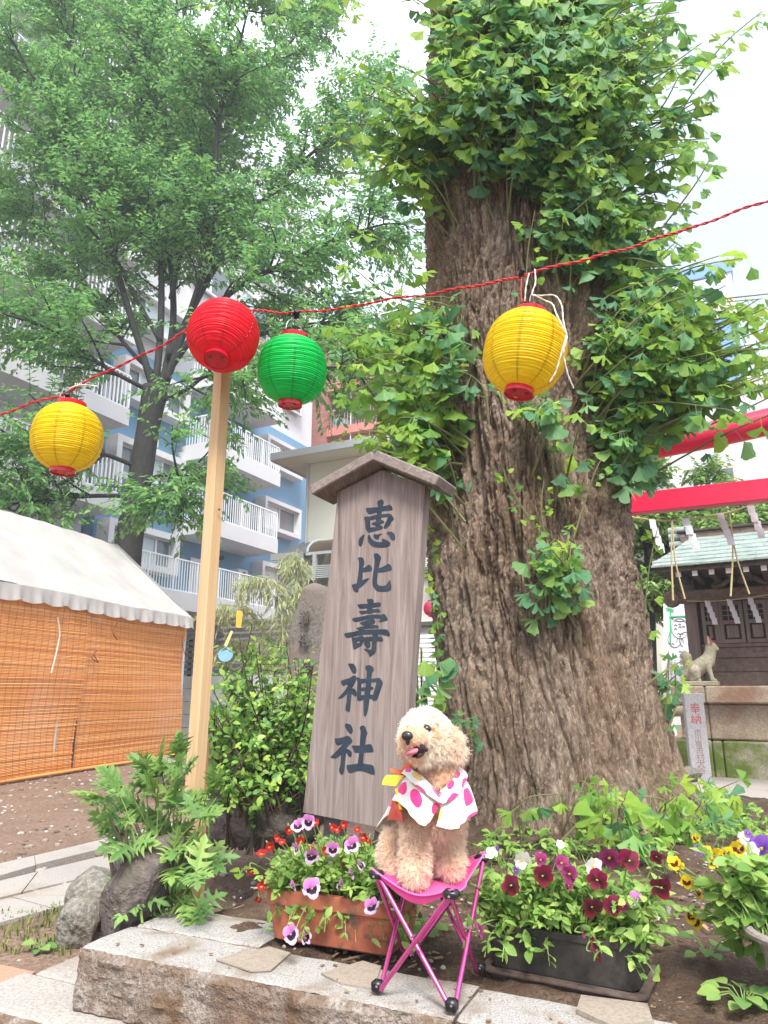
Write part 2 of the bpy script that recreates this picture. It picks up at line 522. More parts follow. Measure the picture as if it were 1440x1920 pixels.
# paving at the left: edging stones + slabs, laid on the grid
path = MB()
pv = thing('paving', None, None, PZ(60, 1650, LOW)); pv['kind'] = 'structure'; del_keys = None
def slab(pts, z0, h, mat, name, parent, b=.0):
    P = [PZ(x, y, z0 + h) for x, y in pts]
    mb = MB().prism([(p.x, p.y) for p in P], h + .05, Matrix.Translation((0, 0, z0 - .05)))
    return mb.build(name, mat, parent)
for pts in ([(-160, 1688), (-160, 1655), (64, 1604), (66, 1622)], [(67, 1621), (65, 1604), (250, 1560), (420, 1522), (420, 1536), (252, 1576)]):
    slab(pts, LOW, .03, M['slab'], 'edging_stone', pv)
for pts in ([(-200, 1700), (70, 1634), (40, 1673), (-240, 1742)], [(73, 1633), (330, 1572), (310, 1610), (43, 1672)],
            [(-240, 1746), (20, 1682), (97, 1703), (-10, 1732), (-260, 1800)], [(23, 1681), (300, 1613), (330, 1636), (100, 1702)]):
    slab(pts, LOW, .012, M['slab'], 'paving_slab', pv)
slab([(-120, 1830), (0, 1808), (66, 1822), (-30, 1885), (-150, 1890)], LOW, .006, M['pinkslab'], 'paving_slab', pv)

# paved court at the right, by the shrine
cs = thing('shrine_court', None, None, (3, 5, -.1)); cs['kind'] = 'structure'
A0 = PZ(1270, 1538, -.10)
def Gp(o, a, b, z): return Vector(o) + EA * a + EB * b + EZ * (z - Vector(o).z)
for i in range(4):
    for j in range(3):
        a0, a1 = -1.2 + i * 1.3, -1.2 + (i + 1) * 1.3 - .01
        b0, b1 = j * .9 + .0, (j + 1) * .9 - .01
        P = [Gp(A0, *q, 0) for q in ((a0, b0), (a1, b0), (a1, b1), (a0, b1))]
        MB().prism([(p.x, p.y) for p in P], .15, Matrix.Translation((0, 0, -.25 + random.uniform(-.002, .002)))).build('paving_slab', M['court'] if 'court' in M else M['slab'], cs)

# ------------------------------------------------------------------ rocks
def rock(name, label, c, size, seed, mat, rz=0, cuts=6, amp=.16, group=None):
    bm = bmesh.new(); bmesh.ops.create_icosphere(bm, subdivisions=5, radius=1)
    V = np.array([v.co[:] for v in bm.verts])
    rg = np.random.default_rng(seed)
    for k in range(cuts):
        n = rg.normal(size=3); n /= np.linalg.norm(n); d = rg.uniform(.62, .85)
        t = np.maximum(0, V @ n - d); V = V - t[:, None] * n * .85
    V = V * (1 + amp * fbm(V[:, 0] * 1.6, V[:, 1] * 1.6, V[:, 2] * 1.6, 5, seed)[:, None] + .03 * fbm(V[:, 0] * 9, V[:, 1] * 9, V[:, 2] * 9, 3, seed)[:, None])
    V = V * np.array(size)
    ca, sa = math.cos(rz), math.sin(rz)
    V = V @ np.array([[ca, sa, 0], [-sa, ca, 0], [0, 0, 1]])
    mb = MB(); mb.add(V + np.array(c), [[v.index for v in f.verts] for f in bm.faces]); bm.free()
    o = mb.build(name, mat, smooth=180)
    setp(o, label, 'rock', group)
    return origin_of(o, (c[0], c[1], c[2] - size[2] * .8))
rock('boulder', 'pale grey boulder with green tinge behind the leaning brown rock, beside paving', PZ(188, 1684, -.13) , (.11, .11, .10), 3, M['rock_pale'], .5)
rock('boulder', 'small brown weathered stone under the pale boulder, at soil edge', PZ(150, 1738, -.17), (.07, .09, .09), 5, M['rock_pale'], .2)
def rock2(name, label, c, size, seed, mat, rot, cuts=6, amp=.16):
    o = rock(name, label, (0, 0, 0), size, seed, mat, 0, cuts, amp)
    o.data.transform(Matrix.Translation(-Vector(o.data.vertices[0].co)) if False else Matrix.Identity(4))
    o.data.transform(rot.to_4x4())
    o.location = c; W[o] = Matrix.Translation(Vector(c))
    return o
from mathutils import Euler
rock2('boulder', 'brownish grey rock leaning against the left end of the kerb block', PY(190, 1748, 1.98) , (.07, .10, .155), 9, M['rock_dark'], Euler((R(-28), R(36), R(-10))).to_matrix(), 5, .12)
rock2('boulder', 'dark grey rock half under the cut-leaved plant behind the kerb corner', PY(255, 1705, 2.2), (.10, .10, .11), 12, M['rock'], Euler((R(-10), R(15), R(30))).to_matrix(), 5, .12)
rock2('boulder', 'big grey boulder with flat top under the bush behind the timber pole', PY(475, 1505, 3.3), (.38, .30, .22), 15, M['rock'], Euler((R(-4), R(3), R(-26))).to_matrix(), 7, .12)
rock2('boulder', 'dark low boulder behind the terracotta planter, below the bush', PY(470, 1590, 2.95), (.30, .17, .14), 16, M['rock_dark'], Euler((0, 0, R(-26))).to_matrix(), 6, .14)
rock2('boulder', 'light grey stone glimpsed between the timber pole and the orange blinds', PZ(325, 1475, LOW + .08), (.2, .16, .13), 17, M['rock_pale'], Euler((0, 0, 0)).to_matrix(), 5)

# rusty iron stake between rock and kerb
o = MB().tube([PY(158, 1768, 1.80), PY(156, 1812, 1.79)], .004, 6).build('iron_stake', simple('rust', (.13, .06, .04), (.2, .1, .07)), smooth=40)
origin_of(setp(o, 'thin rusty iron stake between the brown rock and the kerb block', 'stake'), PY(156, 1812, 1.79))

# soil grit, chips and dead leaves lying about -------------------------
M['litter'] = leaf_mat('litter', [(.2, (.12, .07, .04)), (.5, (.3, .18, .09)), (.85, (.45, .33, .18))], .15, .7)
M['pebble'] = leaf_mat('pebble', [(.2, (.12, .09, .07)), (.6, (.3, .25, .2)), (.9, (.5, .46, .42))], 0, .9)
def pebbles(name, pts, smin, smax, mat, label_kind='stuff', flat=.6):
    bm = bmesh.new(); bmesh.ops.create_icosphere(bm, subdivisions=1, radius=1)
    B = np.array([v.co[:] for v in bm.verts]); F = np.array([[v.index for v in f.verts] for f in bm.faces]); bm.free()
    n = len(pts); pts = np.array(pts)
    sc = RNG.uniform(smin, smax, (n, 1)) * RNG.uniform(.5, 1, (n, 3)); sc[:, 2] *= flat
    an = RNG.uniform(0, 6.28, n); c, s = np.cos(an), np.sin(an)
    V = B[None] * (1 + .25 * RNG.standard_normal((n, len(B), 1)) * .6) * sc[:, None]
    X = V[..., 0] * c[:, None] - V[..., 1] * s[:, None]; Yy = V[..., 0] * s[:, None] + V[..., 1] * c[:, None]
    V = np.stack([X, Yy, V[..., 2]], -1) + pts[:, None]
    FF = (F[None] + (np.arange(n) * len(B))[:, None, None]).reshape(-1, 3)
    mb = MB(); mb.addnp(V.reshape(-1, 3), FF)
    return mb.build(name, mat, kind=label_kind)
pts = []
for _ in range(2600):
    u, v = RNG.uniform(0, 3.2), .15 + 1.3 * RNG.uniform() ** 1.5
    p = K(u, v); pts.append((p.x, p.y, bed_z(p.x, p.y) + RNG.uniform(-.002, .006)))
pebbles('soil_grit', pts, .003, .010, M['pebble'])
pts = []
for _ in range(2200):
    x, y = RNG.uniform(-4.5, -.4), RNG.uniform(1.9, 9) ** 1.0
    pts.append((x, y, LOW + .002))
pebbles('gravel', pts, .006, .024, M['pebble'])
# bark chips and twigs
mb = MB()
for _ in range(900):
    u, v = RNG.uniform(.1, 2.6), .2 + .7 * RNG.uniform()
    p = K(u, v); L = RNG.uniform(.006, .022)
    mb.box((p.x, p.y, bed_z(p.x, p.y) + .004 + RNG.uniform(0, .006)), (L, L * RNG.uniform(.25, .5), .002), Euler((RNG.uniform(-.4, .4), RNG.uniform(-.4, .4), RNG.uniform(0, 3.1))).to_matrix())
for _ in range(46):
    p = K(RNG.uniform(.05, 1.9), RNG.uniform(.02, .155)); L = RNG.uniform(.003, .011)
    mb.box((p.x, p.y, .004), (L, L * RNG.uniform(.3, .7), .0015), Euler((RNG.uniform(-.2, .2), RNG.uniform(-.2, .2), RNG.uniform(0, 3.1))).to_matrix())
mb.build('bark_chips', M['litter'], kind='stuff')
mtw = simple('twig', (.16, .1, .065), (.26, .18, .12), 30)
TWL = ['curved dry twig on the soil right of the cut-leaved plant', 'longer dry twig on the soil between the cut-leaved plant and the terracotta trough', 'dry twig on the soil behind the left legs of the stool', 'slanting dry twig on the soil under the stool', 'dry twig on the soil left of the urn', 'dry twig on the soil behind the black trough', 'dry twig on the soil behind the terracotta trough']
for ti_, px0 in enumerate([[(400, 1708), (470, 1716), (520, 1735)], [(395, 1720), (440, 1730), (478, 1760)], [(640, 1790), (745, 1768)], [(750, 1745), (800, 1800)], [(1290, 1835), (1350, 1812)], [(1180, 1680), (1290, 1690)], [(520, 1670), (430, 1700)]]):
    q = [PZ(x, y, .0) for x, y in px0]
    q = [Vector((p.x, p.y, bed_z(p.x, p.y) + .008 + .006 * math.sin(3 * i))) for i, p in enumerate(q)]
    o = MB().tube(catmull(q, 4), .0022, 5).build('dry_twig', mtw, smooth=60)
    origin_of(setp(o, TWL[ti_], 'twig', 'dry twigs on the soil'), q[0])

# small weed tufts by the path
def blade_tuft(mb, c, n, h, spread, seed):
    rg = np.random.default_rng(seed)
    for _ in range(n):
        a = rg.uniform(0, 6.28); l = h * rg.uniform(.5, 1); b = Vector(c) + Vector((rg.normal() * spread, rg.normal() * spread, 0))
        d = Vector((math.cos(a), math.sin(a), 0)); w = Vector((-d.y, d.x, 0)) * .0025
        m = b + d * l * .25 + EZ * l * .7; t = b + d * l * .7 + EZ * l * .9
        mb.add([b - w, b + w, m + w * .8, m - w * .8, t], [(0, 1, 2, 3), (3, 2, 4)])
M['grass'] = leaf_mat('grass', [(.2, (.09, .14, .02)), (.6, (.2, .27, .05)), (.9, (.33, .36, .1))], .4)
mb = MB()
for i in range(46):
    t = i / 45; p = PZ(-30 + 280 * t + random.uniform(-4, 4), 1640 - 62 * t + random.uniform(-3, 3), LOW); blade_tuft(mb, p, random.randint(4, 14), .035, .02, i)
for i in range(60):
    p = PZ(random.uniform(-20, 130), random.uniform(1700, 1790), LOW); blade_tuft(mb, p, random.randint(2, 9), .03, .02, 100 + i)
mb.build('weed_grass', M['grass'], kind='stuff')

# ================================================================== big ginkgo
def bark_tree():
    nth, nz = 520, 760
    # angular samples are denser on the near side
    t = np.linspace(0, 1, nth, endpoint=False)
    th = -np.pi / 2 + np.pi * np.sign(t - .5) * (np.abs(2 * (t - .5)) ** 1.45)      # dense near -pi/2 (towards the camera)
    z = np.linspace(-.15, 5.6, nz)
    TH, Z = np.meshgrid(th, z)
    Rz = np.interp(Z, [-.15, 0, .12, .3, .6, 1.0, 1.6, 2.4, 3.2, 4.4, 5.6], [.56, .515, .49, .47, .445, .425, .41, .41, .405, .39, .365])
    cx = np.interp(Z, [-.15, .2, .6, 1.2, 2.0, 3.0, 4.4, 5.6], [.75, .735, .70, .66, .645, .65, .66, .66])
    cy = 3.25
    ux, uy = np.cos(TH), np.sin(TH)
    # overall form: buttress roots low down, fluting, knots
    flare = np.exp(-np.maximum(Z, 0) / .28)
    form = 0.0
    for a, wd, amp in ((-.22, .26, .12), (-1.05, .20, .05), (-2.0, .3, .04), (-2.75, .3, .0), (2.6, .4, .1), (1.2, .5, .12)):
        dA = np.angle(np.exp(1j * (TH - a)))
        form = form + amp * np.exp(-(dA / wd) ** 2) * flare
    form = form + .022 * np.cos(5 * TH + 1.3 * Z + .6) + .03 * fbm(ux * 2, uy * 2, Z * .8, 3, 3)
    # swelling on the right with a split below the leaf cluster
    def bump(a, zz, wa, wz, amp):
        dA = np.angle(np.exp(1j * (TH - a)))
        return amp * np.exp(-(dA / wa) ** 2 - ((Z - zz) / wz) ** 2)
    form = form + bump(-1.05, 1.2, .28, .35, .03) + bump(-.62, 1.0, .25, .5, .03) - bump(-.98, .86, .045, .22, .07) - bump(-.93, .55, .035, .25, .04)
    form = form + bump(-1.5, 2.5, .35, .35, .03) + bump(-.5, 2.3, .4, .3, .04) - bump(-2.25, 1.55, .05, .3, .05) - bump(-.36, .25, .045, .4, .07)
    s = TH * .44
    wx = fbm(s * 3.5, Z * 1.4, 0, 3, 40) * .06 + .02 * fbm(s * 14, Z * 6, 0, 3, 41)
    lean = .10 * Z
    def ridged(k, st, seed, sharp):
        f1, f2, c = voro((s + wx + lean * .12) / k, (Z + .5 * k * fbm(s * 9, Z * 5, 0, 2, seed + 3)) / (k * st), seed)
        e = f2 - f1
        return np.clip((e - .03) / sharp, 0, 1) ** .6, c
    def crack(fs, fz, seed, wd, o=3):
        a = fbm((s + wx * .8 + lean * .1) * fs, Z * fz + .25 * fbm(s * 6, Z * 2, 0, 2, seed + 7), 0, o, seed)
        return np.clip(np.abs(a) / wd, 0, 1) ** .75
    c1 = .5 + .5 * fbm(s * 9, Z * 2.2, 0, 2, 51)
    r1 = np.minimum(crack(13, 1.3, 50, .20), crack(19, 1.9, 54, .17))
    r4 = crack(48, 5.5, 57, .2, 2)
    r2, c2 = ridged(.034, 5.5, 60, .16)
    r3, _ = ridged(.011, 2.4, 70, .4)
    big = .5 + .5 * fbm(s * 3, Z * 1.2, 0, 3, 80)
    # long braided strands lying over the bark
    br = 1 - np.abs(fbm((s + .35 * wx) * 9 + Z * .9, Z * 1.6, 0, 3, 90)) * 5
    br = np.clip(br, 0, 1) ** 1.5
    grain = fbm(s * 60, Z * 14, 0, 3, 95)
    h = .064 * (r1 * (.5 + .5 * c1)) * (.6 + big * .55) + .011 * r2 * (.4 + .6 * c2) + .013 * r4 + .009 * r3 + .012 * br + .004 * grain
    lowf = np.clip((Z - .15) / .9, .45, 1)
    rad = Rz + form + (h - .058) * lowf
    P = np.stack([cx + rad * ux, cy + rad * uy * .98, Z], -1)
    return MB().grid(P, True, flip=False)
t = NT('ginkgo_bark'); v = t.coords((1, 1, .33))
n1 = t.noise(v, 42, 8, .74, .5); n2 = t.noise(t.coords((1, 1, .5)), 3.2, 4, .6); n3 = t.noise(t.coords((1, 1, .3)), 150, 5, .75)
c = t.ramp(n1, [(.3, (.05, .034, .025)), (.44, (.16, .115, .085)), (.55, (.30, .228, .175)), (.67, (.50, .40, .32))])
c = t.mix(t.ramp(n2, [(.42, 0.0), (.62, .75)]), c, t.ramp(n1, [(.3, (.105, .062, .037)), (.7, (.34, .235, .16))]))
c = t.mix(t.ramp(t.noise(t.coords((1, 1, .6)), 85, 4, .75), [(.56, 0.0), (.65, .8)]), c, (.54, .40, .28))
c = t.mix(t.ramp(t.noise(t.coords(), 2.1, 4, .7), [(.58, 0.0), (.72, .4)]), c, (.13, .14, .075))
M['bark'] = t.bsdf(c, .9, .15, t.math('ADD', t.math('MULTIPLY', n3, .8), n1), 1.0, .012)
ginkgo = thing('ginkgo_tree', 'massive old ginkgo with furrowed brown bark and leafy clumps sprouting from its trunk', 'tree', (.7, 3.25, 0))
trunk = bark_tree().build('trunk', M['bark'], ginkgo, smooth=180)

def trunk_r(z): return float(np.interp(z, [0, .3, .6, 1.0, 1.6, 4.4], [.56, .5, .455, .425, .405, .385]))
def trunk_c(z): return float(np.interp(z, [0, .6, 1.2, 2.0, 3.0, 4.4], [.74, .70, .655, .64, .65, .66]))

# fan shaped leaves
def fan_leaf(seed, lobes=True, n=15):
    rg = np.random.default_rng(seed)
    sp = rg.uniform(1.45, 2.1); v = [(0, 0, 0)]
    cuts = {n // 2: rg.uniform(.22, .45)} if lobes else {}
    if lobes:
        for _ in range(rg.integers(2, 5)): cuts[int(rg.integers(2, n - 2))] = rg.uniform(.42, .8)
    f = []; A = []; B = []
    for i in range(n):
        t = i / (n - 1) * 2 - 1; a = t * sp / 2 * 1.25
        r = (1 - .10 * abs(t) ** 2) * (1 + rg.normal() * .035) * cuts.get(i, 1.0)
        z = .06 * math.cos(t * 2.2) - .05 * abs(t) * r + rg.normal() * .02
        bend = -.12
        A.append((r * math.sin(a), r * math.cos(a), z + bend * r * r)); B.append((.27 * math.sin(a * .85), .27 * math.cos(a * .85) * .96, z * .5 + bend * .25))
    v += B + A
    for i in range(n - 1):
        f.append((0, 1 + i + 1, 1 + i)); f.append((1 + i, 2 + i, 1 + n + i + 1, 1 + n + i))
    v = np.array(v); v[:, :2] *= .62 if False else .6
    # petiole
    k = len(v); w = .012
    v = np.concatenate([v, np.array([(-w, 0, 0), (w, 0, 0), (w, -.45, .03), (-w, -.45, .03)])])
    f.append((k, k + 1, k + 2, k + 3))
    v[:, 1] += .45                          # origin at the petiole's foot
    return v, f
LEAFV = [fan_leaf(100 + i, i % 4 != 3) for i in range(8)]
M['ginkgo_leaf'] = leaf_mat('ginkgo_leaf', [(.05, (.07, .215, .10)), (.42, (.13, .32, .135)), (.72, (.25, .46, .12)), (.95, (.44, .62, .08))], .50, .55, .5)
M['ginkgo_leaf_obj'] = leaf_mat('ginkgo_leaf_single', [(.05, (.07, .215, .10)), (.42, (.13, .32, .135)), (.72, (.25, .46, .12)), (.95, (.44, .62, .08))], .50, .55, .5, per='object')
M['young_leaf'] = leaf_mat('young_leaf', [(.1, (.12, .29, .05)), (.6, (.27, .46, .06)), (.9, (.42, .58, .08))], .55, .5, .3)
M['young_leaf_obj'] = leaf_mat('young_leaf_single', [(.1, (.12, .29, .05)), (.6, (.27, .46, .06)), (.9, (.42, .58, .08))], .55, .5, .3, per='object')
M['shoot'] = simple('shoot', (.12, .16, .05), (.2, .17, .08), 20)
def leaf_matrix(p, d, nrm, s):
    y = Vector(d).normalized(); zz = Vector(nrm); zz = zz - y * zz.dot(y)
    if zz.length < 1e-3: zz = Vector((0, -1, .3)); zz = zz - y * zz.dot(y)
    zz.normalize(); x = y.cross(zz)
    m = Matrix((x, y, zz)).transposed().to_4x4(); m.translation = Vector(p)
    return m @ Matrix.Scale(s, 4)
GL = []           # (variant, matrix, young)
STEMS = MB()
def shoot(p0, p1, sag, leaves, size, rg, young=.25, start=.35, r0=.006):
    p0, p1 = Vector(p0), Vector(p1)
    mid = (p0 + p1) / 2 + Vector((rg.normal() * .04, rg.normal() * .04, sag * .6 + rg.normal() * .03))
    C = [Vector(q) for q in catmull([p0, mid, p1 - EZ * max(0, -sag) * .0], 8)]
    STEMS.tube(C, list(np.linspace(r0, r0 * .35, len(C))), 5)
    for i in range(leaves):
        t = start + (1 - start) * (i + rg.uniform(0, 1)) / leaves
        k = min(int(t * (len(C) - 1)), len(C) - 2); q = C[k].lerp(C[k + 1], t * (len(C) - 1) - k)
        tang = (C[k + 1] - C[k]).normalized()
        side = Vector((rg.normal(), rg.normal(), rg.normal() * .6)); side -= tang * side.dot(tang); side.normalize()
        d = side * Vector((.8, .3, .6)) + tang * .2 + Vector((0, -.08, -.62 + rg.normal() * .3))
        nrm = Vector((rg.normal() * .35, -1.0 + rg.normal() * .3, .5))
        tip = t > .82
        GL.append((int(rg.integers(len(LEAFV))), leaf_matrix(q, d, nrm, size * .92 * rg.uniform(.5, 1.25) * (.7 if tip else 1)), rg.uniform() < (young if not tip else min(1, young + .45))))
def clump(c, rad, n, size, seed, young=.25, leaves=7, sag=.08):
    n = int(n * .85) + 1
    rg = np.random.default_rng(seed); c = Vector(c)
    for _ in range(n):
        while True:
            q = rg.uniform(-1, 1, 3)
            if .2 < np.linalg.norm(q) < 1: break
        e = c + Vector(q * np.array(rad))
        ax = Vector((trunk_c(min(e.z, 4.4)), 3.25, 0)); d = Vector((e.x - ax.x, e.y - ax.y, 0))
        z0 = e.z - rg.uniform(-.05, .4) * 1.0
        if d.length < trunk_r(e.z) + .08: d = d.normalized(); e = Vector((ax.x, ax.y, e.z)) + d * (trunk_r(e.z) + rg.uniform(.1, .3))
        rt = trunk_r(max(0, z0)) - .02
        a = math.atan2(d.y, d.x) + rg.normal() * .12
        p0 = Vector((trunk_c(z0) + rt * math.cos(a), 3.25 + rt * math.sin(a), z0))
        shoot(p0, e, sag + rg.normal() * .04, leaves, size, rg, young)
# upper mass: round the trunk, thick on the near side and to the right
clump((.78, 2.72, 3.55), (.62, .36, .42), 135, .155, 1, .25, 8)
clump((.72, 2.62, 3.15), (.5, .28, .30), 105, .165, 2, .15, 8)
clump((1.28, 3.0, 3.35), (.36, .45, .65), 84, .15, 3, .45, 8)
clump((.22, 2.85, 3.25), (.34, .36, .30), 62, .15, 4, .35, 7)
clump((-.02, 2.95, 3.15), (.32, .3, .2), 12, .12, 44, .8, 6)
clump((.75, 2.8, 4.2), (.65, .4, .45), 70, .15, 5, .35, 8)
clump((1.35, 3.1, 4.25), (.45, .4, .45), 40, .15, 6, .5, 8)
clump((.90, 2.72, 2.80), (.24, .16, .16), 40, .14, 7, .06, 7, .02)
clump((1.30, 3.05, 2.60), (.17, .28, .42), 46, .14, 8, .15, 8, 0)
clump((.95, 2.74, 2.66), (.24, .14, .15), 30, .14, 47, .03, 7, 0)
# right hand mass
clump((1.31, 2.82, 2.06), (.33, .30, .29), 120, .15, 9, .25, 8)
clump((1.56, 2.75, 2.10), (.36, .28, .30), 34, .15, 10, .5, 7)
clump((1.85, 2.7, 2.0), (.28, .24, .28), 10, .14, 40, .75, 6)
clump((1.08, 2.84, 1.64), (.12, .14, .14), 17, .13, 11, .1, 7, 0)
clump((.72, 2.74, 1.68), (.12, .07, .09), 9, .12, 46, .1, 6, 0)
# left hand mass
clump((.17, 2.98, 2.05), (.18, .22, .40), 56, .125, 12, .3, 7)
clump((-.05, 2.95, 2.12), (.2, .18, .36), 17, .115, 13, .85, 6)
clump((.12, 2.98, 1.68), (.12, .18, .14), 24, .12, 14, .35, 6)
clump((-.08, 2.95, 1.58), (.18, .16, .16), 12, .10, 41, .95, 6)
# small clusters on the near face
clump((.68, 2.70, 1.10), (.075, .04, .075), 15, .115, 16, .05, 5, 0)
clump((1.24, 3.1, .68), (.05, .05, .09), 6, .085, 17, .0, 5, 0)
def sprig(pts, size, n, seed, young=.9):
    rg = np.random.default_rng(seed); P = [PY(*p) for p in pts]
    C = [Vector(q) for q in catmull(P, 6)]; STEMS.tube(C, list(np.linspace(.004, .0015, len(C))), 5)
    for i in range(n):
        t = .15 + .85 * i / n; k = min(int(t * (len(C) - 1)), len(C) - 2); q = C[k]
        d = Vector((rg.choice([-1, 1]) * rg.uniform(.5, 1), -.3, rg.normal() * .4 + .1))
        GL.append((int(rg.integers(8)), leaf_matrix(q, d, (rg.normal() * .4, -.8, .6), size * rg.uniform(.6, 1.1)), rg.uniform() < young))
sprig([(985, 560, 2.72), (990, 470, 2.66), (1003, 395, 2.6)], .085, 9, 61)
sprig([(1075, 1010, 2.78), (1110, 900, 2.76), (1128, 860, 2.76)], .06, 9, 62)
sprig([(1030, 1040, 2.78), (1015, 960, 2.76), (1020, 900, 2.75)], .05, 12, 63)
sprig([(1010, 1000, 2.78), (960, 920, 2.77), (940, 870, 2.76)], .055, 10, 64)
sprig([(1205, 1210, 3.05), (1215, 1080, 3.0), (1235, 980, 2.98)], .07, 9, 65)
sprig([(880, 1400, 2.74), (868, 1360, 2.72), (885, 1345, 2.72)], .05, 14, 66, .1)
# long free shoots at the right and left edges
for i, (a, b) in enumerate([((1150, 640), (1430, 560)), ((1150, 700), (1440, 640)), ((1170, 740), (1440, 700)), ((1180, 560), (1380, 470)), ((1140, 770), (1380, 770)), ((1200, 480), (1330, 300)), ((1240, 300), (1370, 100)), ((1300, 160), (1430, 20)), ((1190, 420), (1290, 470)), ((1220, 250), (1330, 260))]):
    rg = np.random.default_rng(300 + i); shoot(PY(*a, 2.85), PY(*b, 2.62), .06, 16, .125, rg, .65, .2, .005)
for i, (a, b) in enumerate([((830, 260), (600, 230)), ((830, 300), (620, 330)), ((820, 200), (640, 130)), ((830, 580), (640, 480)), ((820, 640), (620, 600)), ((820, 760), (650, 740)), ((830, 700), (640, 690)), ((810, 560), (660, 410))]):
    rg = np.random.default_rng(330 + i); shoot(PY(*a, 2.95), PY(*b, 2.8), .05, 13, .105, rg, .75, .25, .004)

# ivy leaves creeping up the left edge of the trunk
for i in range(34):
    rg = np.random.default_rng(700 + i); zz = .35 + 1.0 * i / 34
    a = R(196) + rg.normal() * .05; rr = trunk_r(zz) + .035
    p = Vector((trunk_c(zz) + rr * math.cos(a), 3.25 + rr * math.sin(a), zz))
    GL.append((int(rg.integers(8)), leaf_matrix(p, (rg.normal() * .5 - .3, -.2, -.8), (-.6, -.8, .3), .055 * rg.uniform(.7, 1.2)), rg.uniform() < .6))
# seedlings and basal sprouts round the foot of the trunk
def bw(x, y, z=None): return Vector((x, y, bed_z(x, y) if z is None else z))
for i in range(34):
    rg = np.random.default_rng(800 + i); u = rg.uniform(0, 1)
    a = PZ(960 + 330 * u, 1560 + rg.uniform(-30, 45), .05)
    b = a + Vector((rg.normal() * .08, -.06 + rg.normal() * .05, rg.uniform(.06, .24)))
    shoot(a, b, .03, 6, .10 * rg.uniform(.7, 1.15), rg, .7, .3, .004)
for i in range(14):
    rg = np.random.default_rng(860 + i)
    a = PZ(1250 + rg.uniform(0, 90), 1540 + rg.uniform(-10, 40), .02)
    shoot(a, a + Vector((rg.normal() * .08, rg.normal() * .04, rg.uniform(.06, .2))), .02, 6, .12, rg, .15, .3, .004)
# crown twigs hanging in at the top edge
for i, (x, y) in enumerate([(440, -40), (500, -60), (630, -50), (690, -30), (420, -90), (560, -110), (650, -120)]):
    rg = np.random.default_rng(900 + i); a = PY(x, y - 60, 2.9); shoot(a, PY(x + rg.uniform(-60, 60), y + rg.uniform(50, 90), 2.7), 0, 10, .11, rg, .7, .1, .004)

STEMS.build('shoots', M['shoot'], ginkgo, smooth=60, kind='stuff')
me_y, me_g = [], []
for vi, (v, f) in enumerate(LEAFV):
    for arr, mt in ((me_g, 'ginkgo_leaf_obj'), (me_y, 'young_leaf_obj')):
        me = bpy.data.meshes.new('ginkgo_leaf'); me.from_pydata(v.tolist(), [], f); me.materials.append(M[mt])
        me.polygons.foreach_set('use_smooth', [True] * len(me.polygons)); arr.append(me)
def show_size(g):
    p = g[1].translation - CAM; dep = p.dot(_f)
    if dep < .1: return -1
    x = 720 + FPX * p.x / dep; y = 960 - FPX * p.dot(_u) / dep
    if not (0 < x < 1440 and 0 < y < 1920): return -1
    far = p.y - (2.75 if p.z < 99 else 0)
    return g[1].to_scale().x / dep * (1.0 - max(0, far) * 1.5)
GL = [(a, (m @ Matrix.Scale(.62, 4) if show_size((a, m, y)) > .040 and m.translation.z > .5 else m), y) for a, m, y in GL]
GL.sort(key=show_size, reverse=True)
for vi, m, yg in GL[:290]:
    o = bpy.data.objects.new('ginkgo_leaf', (me_y if yg else me_g)[vi])
    COL.objects.link(o); o.parent = ginkgo; o.matrix_local = W[ginkgo].inverted() @ m
for yg in (False, True):
    mb = MB()
    for vi in range(8):
        L = [np.array(g[1]) for g in GL[290:] if g[0] == vi and g[2] == yg]
        if not L: continue
        L = np.array(L); v, f = LEAFV[vi]
        V = np.einsum('nij,kj->nki', L[:, :3, :3], v) + L[:, None, :3, 3]
        n0 = len(v)
        F = []
        for k in range(len(L)): F += [[i + k * n0 for i in q] for q in f]
        mb.add(V.reshape(-1, 3), F)
    mb.build('foliage', M['young_leaf' if yg else 'ginkgo_leaf'], ginkgo, smooth=180, kind='stuff')
# ================================================================== shrine sign board
M['sign_wood'] = wood_mat('sign_wood', (.125, .096, .086), (.25, .20, .18), (.385, .325, .30), along=(1, 1, .035), scale=48, bstr=.5, bdist=.0025)
M['sign_roof'] = wood_mat('sign_roof', (.12, .095, .085), (.24, .195, .175), (.36, .30, .28), along=(1, .06, 1), scale=60, bstr=.7, bdist=.003)
M['ink'] = simple('ink', (.018, .026, .040), (.035, .048, .065), 30, .7, .2)
th, ph, le = -.505, .074, .046
ex = Vector((math.cos(th), math.sin(th), 0)); ey = Vector((-math.sin(th), math.cos(th), 0))
ez = EZ * math.cos(le) + ey * math.sin(le)
sx = ex * math.cos(ph) - ez * math.sin(ph); sz = ex * math.sin(ph) + ez * math.cos(ph)
sy = sz.cross(sx)
so = PY(655, 1540, 2.2)
SF = Matrix((sx, sy, sz)).transposed().to_4x4(); SF.translation = so
sign = thing('shrine_sign', 'tall weathered wooden sign board with little gable roof and five large dark painted characters', 'sign', so - EZ * .22)
bw_, bh_, bt_ = .327, 1.03, .042
mb = MB()
prof = [(-bw_ / 2, 0), (bw_ / 2, 0), (bw_ / 2 - .002, bh_ - .03), (0, bh_ + .035), (-bw_ / 2 + .002, bh_ - .03)]
mb.prism([(x, z) for x, z in prof], bt_, SF @ Matrix(((1, 0, 0, 0), (0, 0, -1, bt_), (0, 1, 0, 0), (0, 0, 0, 1))))
mb.build('board', M['sign_wood'], sign)
